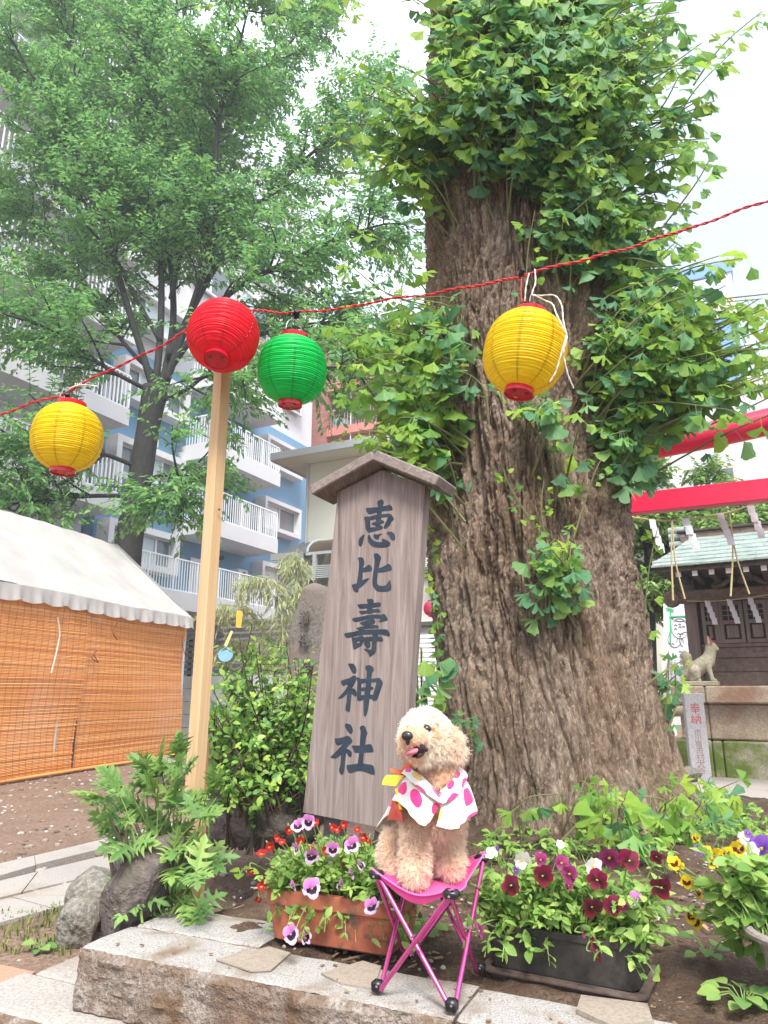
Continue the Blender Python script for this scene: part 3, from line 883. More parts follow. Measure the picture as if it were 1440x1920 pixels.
for sgn in (-1, 1):
    a = Vector((sgn * .003, 0, bh_ + .066)); b = Vector((sgn * .232, 0, bh_ - .037))
    d = (b - a).normalized(); n = Vector((0, 1, 0)); up = n.cross(d) if sgn < 0 else d.cross(n)
    if up.z < 0: up = -up
    m3 = Matrix((d, n, up)).transposed()
    o = MB().box((0, 0, 0), ((b - a).length, .135, .034), None, .004)
    Mx = SF @ Matrix.Translation((a + b) / 2 + Vector((0, bt_ / 2 - .015, .0))) @ m3.to_4x4()
    T = np.array(Mx); o.v = [q @ T[:3, :3].T + T[:3, 3] for q in o.v]
    o.build('roof_board', M['sign_roof'], sign)
for x in (-.09, .085):
    MB().obox((x, bt_ + .03, .25), (.055, .05, 1.1), SF, .004).build('support_post', simple('post_grey', (.13, .12, .115), (.22, .2, .19), 20), sign)
KANJI = {
 0: (650, 920, 12.0, [
  [(440,400),(480,385),(700,372),(900,335),(955,315),(1010,345),(1030,390),(1015,445),(850,462),(680,490),(540,530),(495,525),(440,445)],
  [(690,280),(715,225),(785,198),(825,225),(835,280),(815,345),(790,500),(775,600),(755,790),(640,790),(670,600),(690,450),(705,350)],
  [(395,615),(440,580),(520,600),(530,700),(535,830),(520,935),(460,900),(430,850),(415,700)],
  [(500,600),(600,560),(800,530),(970,520),(1040,585),(1060,650),(1000,710),(980,770),(880,855),(835,840),(850,780),(930,610),(920,598),(780,605),(600,650),(530,660)],
  [(565,740),(620,710),(720,690),(800,660),(845,700),(830,730),(700,760),(600,772)],
  [(450,850),(540,830),(650,822),(700,790),(800,795),(800,860),(700,890),(600,915),(500,940),(460,910)],
  [(400,990),(350,1015),(290,1080),(270,1170),(285,1235),(325,1250),(360,1190),(385,1080)],
  [(510,985),(480,1030),(480,1110),(510,1180),(570,1240),(680,1272),(850,1275),(950,1245),(985,1190),(930,1130),(810,1080),(800,1150),(730,1160),(640,1140),(570,1090),(535,1030)],
  [(620,985),(700,985),(800,970),(740,1020),(720,1080),(670,1090),(615,1040)],
  [(900,960),(950,925),(1020,930),(1075,980),(1092,1050),(1075,1110),(1020,1105),(985,1060),(960,1000)]]),
 1: (640, 1030, 12.0, [
  [(370,215),(390,185),(465,180),(500,220),(520,280),(515,340),(490,430),(480,520),(470,690),(400,760),(350,760),(375,600),(395,400),(395,260)],
  [(470,440),(560,390),(620,345),(665,370),(690,440),(670,490),(580,505),(470,515)],
  [(240,800),(350,765),(460,700),(630,648),(560,740),(470,830),(390,890),(385,950),(345,968),(290,940),(255,870)],
  [(730,125),(760,95),(810,90),(880,150),(895,210),(870,290),(840,440),(820,560),(805,690),(810,770),(860,815),(960,820),(1020,790),(1080,700),(1100,710),(1128,870),(1105,920),(1050,945),(930,950),(820,940),(740,870),(705,780),(710,620),(740,400),(755,240)],
  [(820,440),(900,410),(1000,360),(1050,325),(1100,345),(1135,410),(1120,470),(1030,490),(920,515),(810,508)]]),
 2: (635, 1115, 12.0, [
  [(435,220),(640,205),(800,185),(910,170),(950,205),(945,260),(870,282),(700,300),(500,320),(445,275)],
  [(635,125),(670,98),(750,95),(785,130),(785,200),(760,310),(750,420),(640,420),(645,300),(655,190)],
  [(465,370),(640,355),(860,315),(915,335),(935,385),(890,400),(700,405),(530,445),(490,420)],
  [(305,545),(360,520),(480,500),(640,465),(800,445),(970,450),(1010,430),(1060,465),(1100,545),(1085,580),(1000,605),(905,612),(940,545),(800,535),(640,560),(500,595),(380,610),(325,585)],
  [(485,630),(600,590),(740,550),(810,560),(825,620),(790,655),(680,680),(540,685),(500,660)],
  [(590,670),(720,650),(715,725),(580,728)],
  [(405,750),(520,720),(640,695),(860,685),(900,745),(800,750),(640,760),(480,795),(430,780)],
  [(130,890),(180,860),(350,835),(480,800),(720,785),(1060,780),(1120,820),(1155,890),(1130,935),(1060,915),(900,885),(720,885),(500,905),(230,965),(160,945)],
  [(295,980),(340,965),(400,975),(410,1080),(420,1190),(360,1222),(335,1200),(320,1100)],
  [(380,975),(520,925),(570,960),(560,1040),(520,1130),(470,1160),(480,1080),(475,1038),(390,1050)],
  [(390,1110),(480,1085),(525,1120),(390,1205)],
  [(560,980),(620,955),(760,945),(940,940),(990,990),(990,1040),(860,1035),(720,1040),(555,1045)],
  [(760,840),(880,840),(880,950),(855,1060),(840,1270),(780,1340),(710,1385),(680,1320),(620,1250),(570,1215),(650,1225),(740,1230),(755,1050),(775,950)],
  [(570,1075),(690,1065),(715,1120),(700,1170),(640,1195),(600,1140)]]),
 3: (625, 1235, 13.09, [
  [(365,125),(480,122),(530,165),(570,260),(565,340),(545,365),(485,365),(440,300),(395,200)],
  [(190,560),(230,525),(380,480),(440,450),(510,408),(560,435),(565,500),(540,580),(480,690),(420,760),(340,860),(250,945),(180,980),(115,975),(180,900),(270,800),(360,650),(290,650),(255,675),(200,620)],
  [(350,800),(450,760),(450,860),(430,1050),(405,1280),(370,1300),(320,1275),(300,1220),(330,1050)],
  [(440,740),(510,735),(560,790),(580,870),(560,925),(520,910),(450,850)],
  [(570,480),(620,460),(670,500),(690,600),(685,800),(690,1000),(650,1035),(590,1000),(585,800),(595,580)],
  [(660,500),(800,495),(1000,485),(1130,470),(1170,510),(1215,590),(1180,720),(1130,860),(1080,1000),(1040,1025),(970,1020),(960,950),(1010,780),(1055,600),(1050,575),(930,575),(760,590),(680,610)],
  [(680,715),(800,705),(960,690),(975,750),(880,770),(680,790)],
  [(670,905),(800,890),(985,885),(1000,975),(880,980),(740,1005),(670,1010)],
  [(790,220),(810,180),(870,158),(950,185),(995,260),(975,310),(950,350),(935,500),(925,700),(900,900),(880,1050),(850,1260),(810,1380),(780,1415),(755,1370),(745,1230),(750,1000),(785,800),(810,600),(820,450),(825,310)]]),
 4: (610, 1345, 13.09, [
  [(480,190),(510,155),(595,165),(640,210),(675,290),(670,370),(640,405),(600,400),(550,340),(505,270)],
  [(235,520),(300,515),(440,485),(555,448),(600,475),(660,560),(660,610),(600,670),(530,750),(470,850),(390,920),(270,1005),(200,1003),(130,985),(200,900),(330,770),(430,655),(380,670),(320,690),(260,650),(240,590)],
  [(400,860),(500,830),(500,950),(480,1130),(470,1280),(440,1380),(400,1408),(360,1360),(340,1280),(370,1150)],
  [(480,790),(545,770),(640,840),(650,920),(630,970),(580,955),(530,880),(480,850)],
  [(655,700),(690,690),(850,692),(1000,670),(1100,658),(1140,685),(1180,800),(1170,845),(1000,860),(760,865),(720,845),(670,750)],
  [(850,250),(910,200),(975,225),(1000,300),(1035,390),(1010,460),(985,600),(960,800),(935,1000),(920,1180),(805,1180),(825,950),(845,700),(865,450),(870,330)],
  [(530,1180),(650,1155),(850,1130),(1000,1145),(1130,1165),(1190,1210),(1215,1370),(1200,1405),(1120,1385),(960,1325),(850,1310),(730,1330),(650,1358),(595,1355),(545,1290)]])}
def on_plane(px, py, o, n):
    v = ray(px, py); return CAM + v * ((o - CAM).dot(n) / v.dot(n))
inv = SF.inverted()
for k, (ox, oy, s, strokes) in KANJI.items():
    mb = MB()
    for i, st in enumerate(strokes):
        pts = [inv @ on_plane(ox + x / s, oy + y / s, so, sy) for x, y in st]
        c = catmull([(p.x, p.z, 0) for p in pts], 3, True)
        mb.prism([(p[0], p[1]) for p in c], .0006 + .00012 * i, SF @ Matrix(((1, 0, 0, 0), (0, 0, -1, -.0001), (0, 1, 0, 0), (0, 0, 0, 1))))
    mb.build('painted_character', M['ink'], sign)

# ================================================================== timber pole
M['new_timber'] = wood_mat('new_timber', (.50, .31, .155), (.60, .41, .23), (.66, .49, .31), along=(1, 1, .05), scale=26, rough=.6, bstr=.1, bdist=.001)
M['old_timber'] = wood_mat('old_timber', (.34, .17, .075), (.5, .27, .13), (.58, .36, .2), along=(1, 1, .05), scale=30, rough=.65, bstr=.2)
pb, pt = PY(352, 1665, 2.29), PY(421, 640, 2.27)
pole = thing('timber_pole', 'tall square pole of fresh pale timber holding up the red lantern and its cable', 'pole', pb)
def bar(a, b, w, d, name, mat, parent, yaw, bev=.002, **kw):
    a, b = Vector(a), Vector(b); zz = (b - a).normalized()
    xx = Vector((math.cos(yaw), math.sin(yaw), 0)); xx = (xx - zz * xx.dot(zz)).normalized(); yy = zz.cross(xx)
    m = Matrix((xx, yy, zz)).transposed()
    return MB().box((a + b) / 2, (w, d, (b - a).length), m, bev).build(name, mat, parent, **kw)
bar(pb - EZ * .1, pt, .043, .043, 'post', M['new_timber'], pole, R(-34))
for x, y in ((352, 1441), (349, 1500), (411, 955)):
    p = PY(x, y, 2.265 if y > 1200 else 2.255); MB().lathe([(0, -.004), (.004, -.003), (.004, .002), (0, .003)], Matrix.Translation(p) @ Matrix.Rotation(R(90), 4, 'X'), 8).build('nail', simple('iron', (.1, .08, .06), rough=.5), pole)
sb = PY(379, 1560, 2.34)
stake = bar(sb - EZ * .45, PY(378, 1388, 2.34), .034, .034, 'timber_stake', M['old_timber'], None, R(-34), label='short orange brown timber stake driven in behind the pale pole', cat='stake')
origin_of(stake, sb - EZ * .3)

# ================================================================== lanterns
def paper_mat(name, c, deep):
    t = NT(name); v = t.coords()
    col = t.mix(t.ramp(t.noise(v, 30, 3), [(.35, 0.0), (.75, 1.0)]), c, deep)
    sp = t.new('SeparateXYZ'); t.link(v, sp.inputs[0]); an = t.math('ARCTAN2', sp.outputs[1], sp.outputs[0])
    seam = t.math('LESS_THAN', t.math('ABSOLUTE', t.math('SINE', t.math('MULTIPLY', an, 4.0))), .13)
    col = t.mix(t.math('MULTIPLY', seam, .5), col, tuple(x * .55 for x in deep))
    return t.bsdf(col, .42, .4, trans=.4, coat=.08)
M['paper_yellow'] = paper_mat('paper_yellow', (.93, .76, .014), (.90, .66, .008))
M['paper_red'] = paper_mat('paper_red', (.88, .018, .045), (.80, .01, .03))
M['paper_green'] = paper_mat('paper_green', (.004, .70, .15), (.003, .6, .11))
M['paper_pink'] = paper_mat('paper_pink', (.8, .05, .25), (.8, .04, .2))
M['cap_red'] = simple('cap_red', (.62, .006, .025), rough=.25, spec=.5)
M['cap_dark'] = simple('cap_dark', (.24, .008, .022), rough=.4)
M['black_rubber'] = simple('black_rubber', (.012, .012, .013), rough=.5)
M['wire_red'] = simple('wire_red', (.50, .025, .03), rough=.45)
M['string_white'] = simple('string_white', (.75, .71, .64), (.55, .5, .44), 60, .9)
M['steel'] = simple('steel', (.55, .55, .56), rough=.35, metal=.9)
def lantern(label, c, Rd, mat, axis, spin=0, capcol='cap_red', H=.98, group='paper lanterns strung on the red cable', hoop=True):
    ax = Vector(axis).normalized(); xx = ax.orthogonal().normalized()
    m = Matrix((xx, ax.cross(xx), ax)).transposed().to_4x4(); m.translation = Vector(c); m = m @ Matrix.Rotation(spin, 4, 'Z')
    t = thing('paper_lantern', label, 'lantern', M=m, group=group)
    hz = Rd * H; nr = 34; prof = []
    for i in range(nr * 4 + 1):
        q = i / (nr * 4); z = -hz + 2 * hz * q
        zz = abs(z) / (hz * 1.04); r = Rd * (1 - zz ** 2.35) ** (1 / 2.1)
        r *= 1 - .034 * (abs(math.sin(math.pi * nr * q)) ** .6 * -1 + 1)
        r = max(r, Rd * .36); prof.append((r, z))
    mb = MB(); n = 72
    P = np.zeros((len(prof), n, 3)); an = np.linspace(0, 2 * np.pi, n, endpoint=False)
    for i, (r, z) in enumerate(prof):
        rr = r * (1 - .006 * np.cos(8 * an) ** 40 + .022 * fbm(np.cos(an) * 1.3 + c[0] * 9, np.sin(an) * 1.3, z * 9 + c[2] * 7, 2, 4))
        P[i, :, 0] = rr * np.cos(an); P[i, :, 1] = rr * np.sin(an); P[i, :, 2] = z + .0008 * np.sin(3 * an + i)
    T = np.array(m); mb.grid(P @ T[:3, :3].T + T[:3, 3], True)
    mb.build('shade', mat, t, smooth=50)
    # eight paper seams
    mb = MB()
    for k in range(8):
        a = 2 * math.pi * k / 8
        pts = [m @ Vector(((r - .0022) * math.cos(a), (r - .0022) * math.sin(a), z)) for r, z in prof[4:-4:6]]
        mb.tube(pts, .0022, 4)
    mb.build('seam_strips', mat, t, smooth=60, kind='stuff')
    for s, rc, hh in ((1, .40, .14), (-1, .34, .16)):
        z0 = hz * .965
        pr = [(Rd * rc * .93, z0 - .01), (Rd * rc, z0), (Rd * rc * 1.03, z0 + Rd * hh), (Rd * rc * .96, z0 + Rd * hh * 1.06), (Rd * rc * .94, z0 + Rd * hh * .9)]
        if s < 0: pr += [(Rd * rc * .93, z0 + Rd * hh * .82), (0.0001, z0 + Rd * hh * .82)]
        else: pr += [(Rd * rc * .92, z0)]
        pr = [(r, s * z) for r, z in pr]
        if s < 0: pr = pr
        cap = MB().lathe(pr, m, 32).build('top_ring' if s > 0 else 'bottom_cap', M[capcol], t, smooth=40)
        if s < 0:
            for k in range(3):
                a = k * 2.09 + .5
                MB().lathe([(0.0001, 0), (.0055, 0), (.006, -.0015), (.0001, -.0018)], m @ Matrix.Translation((Rd * rc * .55 * math.cos(a), Rd * rc * .55 * math.sin(a), -(z0 + Rd * hh * .83))), 10).build('vent_hole', M['cap_dark'] if k else mat, cap)
    if hoop:
        pts = [m @ Vector((Rd * .38 * math.cos(a), 0, hz + .02 + Rd * .42 * math.sin(a))) for a in np.linspace(0, math.pi, 12)]
        MB().tube(pts, .0014, 5).build('wire_handle', M['steel'], t, smooth=60)
    # lamp inside
    MB().lathe([(.0001, .045), (.012, .04), (.019, .02), (.017, -.005), (.011, -.02), (.011, -.04), (.0001, -.042)], m @ Matrix.Translation((0, 0, hz * .45)), 14).build('bulb', simple('bulb', (.5, .5, .45), rough=.3), t, smooth=60)
    return t
lantern('round red paper lantern tipped forward at the top of the timber pole', PY(419, 629, 2.12), .116, M['paper_red'], (.035, .42, .9), .3)
lantern('bright green paper lantern hanging right beside the red one', PY(548, 694, 2.22), .1165, M['paper_green'], (.035, -.06, 1), .2)
lantern('yellow paper lantern hanging lowest at the left end of the cable', PY(126, 820, 2.42), .123, M['paper_yellow'], (.02, .0, 1), .1)
lantern('yellow paper lantern hanging askew against the ginkgo bark, trailing white string', PY(984, 661, 1.9), .121, M['paper_yellow'], (.19, .05, 1), .5, H=1.02)

wp = [(-90, 806, 2.5), (0, 777, 2.45), (60, 756, 2.43), (120, 738, 2.42), (180, 706, 2.4), (240, 678, 2.36), (290, 655, 2.32), (345, 622, 2.28), (400, 590, 2.27), (440, 577, 2.26), (475, 581, 2.25), (510, 585, 2.24), (550, 586, 2.22), (600, 582, 2.17), (650, 577, 2.12), (700, 566, 2.08), (760, 557, 2.04), (820, 549, 2.0), (880, 537, 1.96), (940, 527, 1.92), (978, 517, 1.9), (1040, 500, 1.88), (1110, 483, 1.86), (1160, 470, 1.84), (1210, 455, 1.82), (1260, 437, 1.8), (1310, 424, 1.78), (1370, 399, 1.76), (1440, 378, 1.74), (1560, 335, 1.7)]
C = [Vector(q) for q in catmull([PY(*p) for p in wp], 10)]
cable = thing('light_cable', 'twisted red cable strung between the pole and beyond the tree, carrying the lanterns', 'cable', C[90])
for s in (0, math.pi):
    pts = []
    for i, p in enumerate(C):
        t = (C[min(i + 1, len(C) - 1)] - C[max(i - 1, 0)]).normalized(); a = t.cross(EZ).normalized(); b = t.cross(a)
        an = i * 1.05 + s + .6 * math.sin(i * .13); pts.append(p + (a * math.cos(an) + b * math.sin(an)) * .0026 + EZ * .003 * math.sin(i * .37))
    MB().tube(pts, .0024, 6).build('wire', M['wire_red'], cable, smooth=60)
def wrap(pxl, r, n, name, mat, length=.02):
    p = PY(*pxl); pts = []
    for i in range(n * 8):
        a = i * math.pi / 4; pts.append(p + Vector(((i / (n * 8) - .5) * length, r * math.cos(a), r * math.sin(a))))
    return MB().tube(pts, .0016, 5).build(name, mat, cable, smooth=60)
# sockets hanging from the cable
for (x, y, d, r) in ((556, 588, 2.22, .012), (978, 512, 1.895, .0085), (126, 742, 2.42, .010)):
    p = PY(x, y, d)
    m = Matrix.Translation(p) @ Matrix.Rotation(R(64), 4, 'X') @ Matrix.Rotation(R(15), 4, 'Y')
    MB().lathe([(.0001, .015), (r * .8, .014), (r, .008), (r * .86, .004), (r, .0), (r * .95, -.012), (r * .6, -.018), (.0001, -.018)], m, 18).build('lamp_socket', M['black_rubber'], cable, smooth=45)
wrap((546, 590, 2.215), .006, 3, 'black_tape', M['black_rubber'])
MB().tube(catmull([PY(546, 583, 2.21), PY(541, 578, 2.2), PY(538, 573, 2.2)], 3), .003, 5).build('black_tape', M['black_rubber'], cable)
MB().tube(catmull([PY(548, 590, 2.21), PY(540, 606, 2.21), PY(537, 618, 2.21)], 3), .0022, 5).build('black_tape', M['black_rubber'], cable)
MB().tube(catmull([PY(550, 592, 2.21), PY(553, 608, 2.21), PY(552, 620, 2.21)], 3), .0016, 5).build('black_tape', M['black_rubber'], cable)
wrap((655, 576, 2.115), .0042, 3, 'yellow_tape', simple('yellow_tape', (.75, .5, .03)))
wrap((148, 722, 2.41), .006, 4, 'white_tie', M['string_white'], .03)
MB().tube(catmull([PY(120, 752, 2.42), PY(124, 735, 2.41), PY(140, 724, 2.4), PY(160, 722, 2.4), PY(182, 724, 2.4)], 5), .0022, 6).build('white_tie', M['string_white'], cable, smooth=60)
MB().tube([PY(978, 520, 1.895), PY(977, 545, 1.895), PY(978, 566, 1.895)], .0022, 6).build('lead_wire', M['wire_red'], cable)
rope = thing('white_string', 'frayed white cotton string looped from the cable over the askew yellow lantern', 'string', PY(1003, 505, 1.88))
for pts in ([(1003, 505, 1.885), (1004, 530, 1.86), (998, 552, 1.85), (1015, 554, 1.83), (1040, 554, 1.81), (1053, 572, 1.79), (1056, 600, 1.775), (1061, 630, 1.77), (1053, 660, 1.765), (1043, 695, 1.775), (1031, 716, 1.785)],
            [(1000, 552, 1.85), (1022, 563, 1.83), (1036, 570, 1.81), (1043, 588, 1.79), (1055, 612, 1.77), (1063, 630, 1.765), (1057, 655, 1.76), (1058, 672, 1.77), (1066, 705, 1.78), (1076, 728, 1.79)],
            [(992, 512, 1.885), (986, 540, 1.88), (984, 565, 1.885)]):
    Cc = [Vector(q) for q in catmull([PY(*p) for p in pts], 7)]
    for s in (0, math.pi):
        q = []
        for i, p in enumerate(Cc):
            t = (Cc[min(i + 1, len(Cc) - 1)] - Cc[max(i - 1, 0)]).normalized(); a = t.orthogonal().normalized(); b = t.cross(a)
            q.append(p + (a * math.cos(i * .9 + s) + b * math.sin(i * .9 + s)) * .0011)
        MB().tube(q, .0014, 5).build('strand', M['string_white'], rope, smooth=60)
# ================================================================== tent with bamboo blinds
M['canvas'] = simple('canvas', (.41, .385, .36), (.53, .51, .49), 2.2, .8, .1, 90, .06, .003, trans=.18)
M['bamboo_orange'] = None
t = NT('bamboo_orange'); v = t.coords((1, 1, 1))
rnd = t.new('NewGeometry').outputs['Random Per Island']
nn = t.noise(t.coords((.6, .6, 14)), 4, 5, .7)
c = t.ramp(t.math('ADD', t.math('MULTIPLY', rnd, .55), t.math('MULTIPLY', nn, .45)), [(.15, (.70, .25, .065)), (.5, (.86, .37, .12)), (.85, (.90, .50, .21))])
c = t.mix(t.ramp(t.noise(t.coords((1, 1, .7)), 1.6, 5, .6), [(.52, 0.0), (.72, .55)]), c, (.78, .45, .27))
M['bamboo_orange'] = t.bsdf(c, .7, .25, trans=.15)
M['cord_dark'] = simple('cord_dark', (.16, .06, .04), rough=.9)
M['cord_brown'] = simple('cord_brown', (.36, .13, .055), rough=.9)
TA = Vector((-3.3, 6.4, LOW)); TD = Vector((math.sin(R(15)), math.cos(R(15)), 0)); TN = Vector((-TD.y, TD.x, 0))   # TN away from the camera side
def Tt(s, n, z): return TA + TD * s + TN * n + EZ * (z - LOW)
tent = thing('festival_tent', 'white canvas festival tent with a scalloped valance, closed in by orange blinds', 'tent', Tt(1.5, 1.2, LOW))
L0, L1 = -1.6, 3.06; EAVE = 1.50; RIDGE = 2.56; RUN = 1.25
nu, nv = 90, 30
Uu, Vv = np.meshgrid(np.linspace(0, 1, nu), np.linspace(0, 1, nv))
def roofpts(side):
    P = np.zeros((nv, nu, 3))
    for a in range(nv):
        for b in range(nu):
            u, v = Uu[a, b], Vv[a, b]
            s = L0 + (L1 - L0) * u
            n = v * RUN if side > 0 else 2 * RUN - v * RUN
            z = EAVE + (RIDGE - EAVE) * v - .06 * math.sin(math.pi * v) * (1 - .3 * math.cos(2 * math.pi * 2 * u))
            z += .035 * float(mnoise.noise((s * 1.6, v * 3, side))) + .012 * float(mnoise.noise((s * 5 + v * 4, v * 6, side))) - .03 * math.sin(math.pi * u) * v
            P[a, b] = Tt(s, n, z)
    return P
MB().grid(roofpts(1)).build('canopy', M['canvas'], tent, smooth=180)
MB().grid(roofpts(-1)).build('canopy', M['canvas'], tent, smooth=180)
mb = MB(); P = np.zeros((8, 220, 3))
for b in range(220):
    s = L0 + (L1 - L0) * b / 219
    sc = .5 + .5 * abs(math.sin(math.pi * s / .30)) 
    for a in range(8):
        q = a / 7; d = q * (.10 + .055 * sc)
        P[a, b] = Tt(s, -.012 - .02 * q + .014 * math.sin(s * 21) * q + .008 * math.sin(s * 47) * q, EAVE - d + .008 * math.sin(s * 3))
mb.grid(P); mb.build('valance', M['canvas'], tent, smooth=180)
mb = MB(); P = np.zeros((6, 60, 3))          # gable flap at the far end
for b in range(60):
    q = b / 59; n = q * 2 * RUN; z = EAVE + (RIDGE - EAVE) * (1 - abs(1 - 2 * q))
    for a in range(6):
        P[a, b] = Tt(L1 + .01 + .005 * a, n, z - .03 * a)
mb.grid(P); mb.build('gable_flap', M['canvas'], tent, smooth=180)
mt = simple('tent_pole', (.6, .6, .6), rough=.4, metal=.6)
for s in (L0 + .05, .75, L1 - .06):
    for n in (.06, 2 * RUN - .06):
        MB().tube([Tt(s, n, LOW), Tt(s, n, EAVE - .02)], .018, 10).build('pole', mt, tent, smooth=60)
MB().tube([Tt(L1 - .06, 2 * RUN * k, EAVE + (RIDGE - EAVE) * (1 - abs(1 - 2 * k)) - .03) for k in (0.02, .5, .98)], .016, 8).build('frame_bar', mt, tent, smooth=60)
M['tent_dark'] = simple('tent_back', (.35, .33, .31))
MB().grid(np.array([[Tt(L0, 2 * RUN - .05, LOW), Tt(L1, 2 * RUN - .05, LOW)], [Tt(L0, 2 * RUN - .05, EAVE), Tt(L1, 2 * RUN - .05, EAVE)]])).build('back_sheet', M['canvas'], tent)
def blind(s0, s1, label, off):
    b = thing('bamboo_blind', label, 'blind', Tt((s0 + s1) / 2, .02 + off, LOW))
    mb = MB(); rg = np.random.default_rng(int(s0 * 10 + 50)); n = 128; hgt = EAVE - .04 - (LOW + .03)
    for i in range(n):
        z = LOW + .03 + hgt * (i + .5) / n
        k = 10; pts = []
        w = rg.normal() * .002
        a0 = s0 + rg.uniform(-.006, .012); a1 = s1 + rg.uniform(-.012, .006)
        for q in range(k + 1):
            s = a0 + (a1 - a0) * q / k
            bow = .02 * math.sin(2.1 * s + z * 2) + .012 * math.sin(z * 5 + s)
            pts.append(Tt(s, .02 + off + bow + w, z + .004 * math.sin(s * 3 + i * .1) + rg.normal() * .0008))
        h = hgt / n * .46
        F = np.array([[p - EZ * h for p in pts], [p + TN * -.003 for p in pts], [p + EZ * h for p in pts]])
        mb.grid(F)
    mb.build('bamboo_slats', M['bamboo_orange'], b, kind='stuff')
    mb = MB(); s = s0 + .05
    while s < s1:
        pts = []
        for q in range(14):
            z = LOW + .03 + hgt * q / 13; bow = .02 * math.sin(2.1 * s + z * 2) + .012 * math.sin(z * 5 + s)
            pts.append(Tt(s + .006 * math.sin(q * 1.7 + s * 9), .013 + off + bow, z))
        mb.tube(pts, .0013, 4, cap=False); s += .085
    mb.build('binding_strings', M['cord_brown'], b, kind='stuff')
    MB().tube([Tt(s0, .02 + off + .02 * math.sin(2.1 * s0), LOW + .03), Tt((s0 + s1) / 2, .02 + off + .02 * math.sin(2.1 * (s0 + s1) / 2), LOW + .03), Tt(s1, .02 + off + .02 * math.sin(2.1 * s1), LOW + .03)], .016, 8).build('bottom_pole', M['bamboo_orange'], b, smooth=60)
    return b
SEAM = 1.02
blind(-1.55, SEAM - .004, 'orange bamboo blind left of the dark seam under the tent valance', 0)
blind(SEAM + .004, L1 - .04, 'orange bamboo blind between the dark seam and the timber pole', .015)
# dark batten showing at the seam
MB().tube([Tt(SEAM, .07, LOW + .02), Tt(SEAM, .07, EAVE - .05)], .03, 8).build('seam_post', simple('seam_post', (.06, .03, .04)), tent)
for i, (px0, mat, lab) in enumerate((([(108, 1158), (112, 1190), (104, 1230), (96, 1262)], 'string_white', 'white tie string dangling in front of the left orange blind'),
        ([(222, 1165), (212, 1185), (220, 1200)], 'cord_dark', 'short dark tie cord knotted just right of the seam'), ([(346, 1172), (341, 1205), (349, 1235), (344, 1242)], 'cord_dark', 'dark tie cord dangling near the timber pole'),
        ([(182, 1220), (172, 1232), (184, 1242), (176, 1228)], 'cord_dark', 'dark cord bow tied across the seam of the blinds'))):
    n = TN; o = Tt(0, -.03, 0)
    pts = [on_plane(x, y, o, n) for x, y in px0]
    ob = MB().tube(catmull(pts, 4), .006 if mat == 'string_white' else .005, 5).build('tie_cord', M[mat], smooth=60)
    origin_of(setp(ob, lab, 'cord', 'tie cords on the blinds'), pts[0])

# ================================================================== blue apartment block
M['blue_wall'] = simple('blue_wall', (.145, .28, .41), (.165, .31, .445), .5, .7, .2, 1, 0)
t = NT('blue_tile'); v = t.coords(); br = t.new('TexBrick', Scale=1.0, **{'Mortar Size': .004, 'Brick Width': .3, 'Row Height': .1})
br.inputs['Color1'].default_value = lin((.12, .225, .36)); br.inputs['Color2'].default_value = lin((.135, .25, .40)); br.inputs['Mortar'].default_value = lin((.09, .17, .28))
M['white_wall'] = simple('white_wall', (.56, .56, .565), (.63, .63, .64), .8, .7, .2, 1, 0)
M['grey_soffit'] = simple('grey_soffit', (.55, .55, .56), rough=.8)
M['white_rail'] = simple('white_rail', (.74, .77, .78), rough=.4)
M['door_white'] = simple('door_white', (.7, .72, .74), rough=.4)
M['glass_grey'] = simple('glass_grey', (.10, .125, .14), (.16, .19, .2), .6, .12, .6, 1, 0)
M['glass_pale'] = simple('glass_pale', (.42, .5, .52), (.52, .58, .6), .6, .2, .5, 1, 0)
M['alu'] = simple('alu', (.66, .67, .68), rough=.4, metal=.3)
M['dark'] = simple('dark', (.02, .022, .025), rough=.6)
M['cream_box'] = simple('cream_box', (.62, .61, .58), rough=.5)
BC = PY(572, 950, 30); BC.z = 0
BF = Matrix((-EB, EA, EZ)).transposed().to_4x4()      # x along the facade towards the camera's left, y outwards
BF = Matrix((-EB, EA, EZ)).transposed().to_4x4(); BF.translation = BC
blue = thing('apartment_block', 'blue and white apartment block with railed balconies behind the pole', 'building', (BC.x, BC.y, LOW))
def bbx(x0, x1, y0, y1, z0, z1): return ((x0 + x1) / 2, (y0 + y1) / 2, (z0 + z1) / 2), (x1 - x0, y1 - y0, z1 - z0)
def B_(mb, F, x0, x1, y0, y1, z0, z1, b=0, mi=0):
    c, s = bbx(x0, x1, y0, y1, z0, z1); m = F.to_3x3()
    return mb.box(F @ Vector(c), s, m, b, mi)
B_(MB(), BF, -1.25, 11.2, -9, 0, LOW, 11.2).build('wall', M['blue_wall'], blue)
B_(MB(), BF, -.6, 11.2, -9, -.15, 11.2, 23).build('upper_wall', M['white_wall'], blue)
FH = 2.56
def railing(F, x0, x1, yo, zb, zt, parent, ends=(True, True), depth=1.2, pitch=.115, bal=.011, name='railing', mat=None):
    mb = MB(); mat = mat or M['white_rail']
    B_(mb, F, x0, x1, yo - .02, yo + .02, zt - .04, zt); B_(mb, F, x0, x1, yo - .015, yo + .015, zb, zb + .035)
    n = int((x1 - x0) / pitch)
    for i in range(n + 1):
        x = x0 + (x1 - x0) * i / n; w = bal * (1.9 if i % 9 == 0 else 1)
        B_(mb, F, x - w, x + w, yo - w, yo + w, zb + .035, zt - .04)
    for e, on in zip((x0, x1), ends):
        if not on: continue
        B_(mb, F, e - .02, e + .02, yo - depth, yo - .02, zt - .04, zt - .001)
        m = int(depth / pitch)
        for i in range(1, m):
            y = yo - depth * i / m; B_(mb, F, e - bal, e + bal, y - bal, y + bal, zb, zt - .04)
    return mb.build(name, mat, parent, kind='stuff')
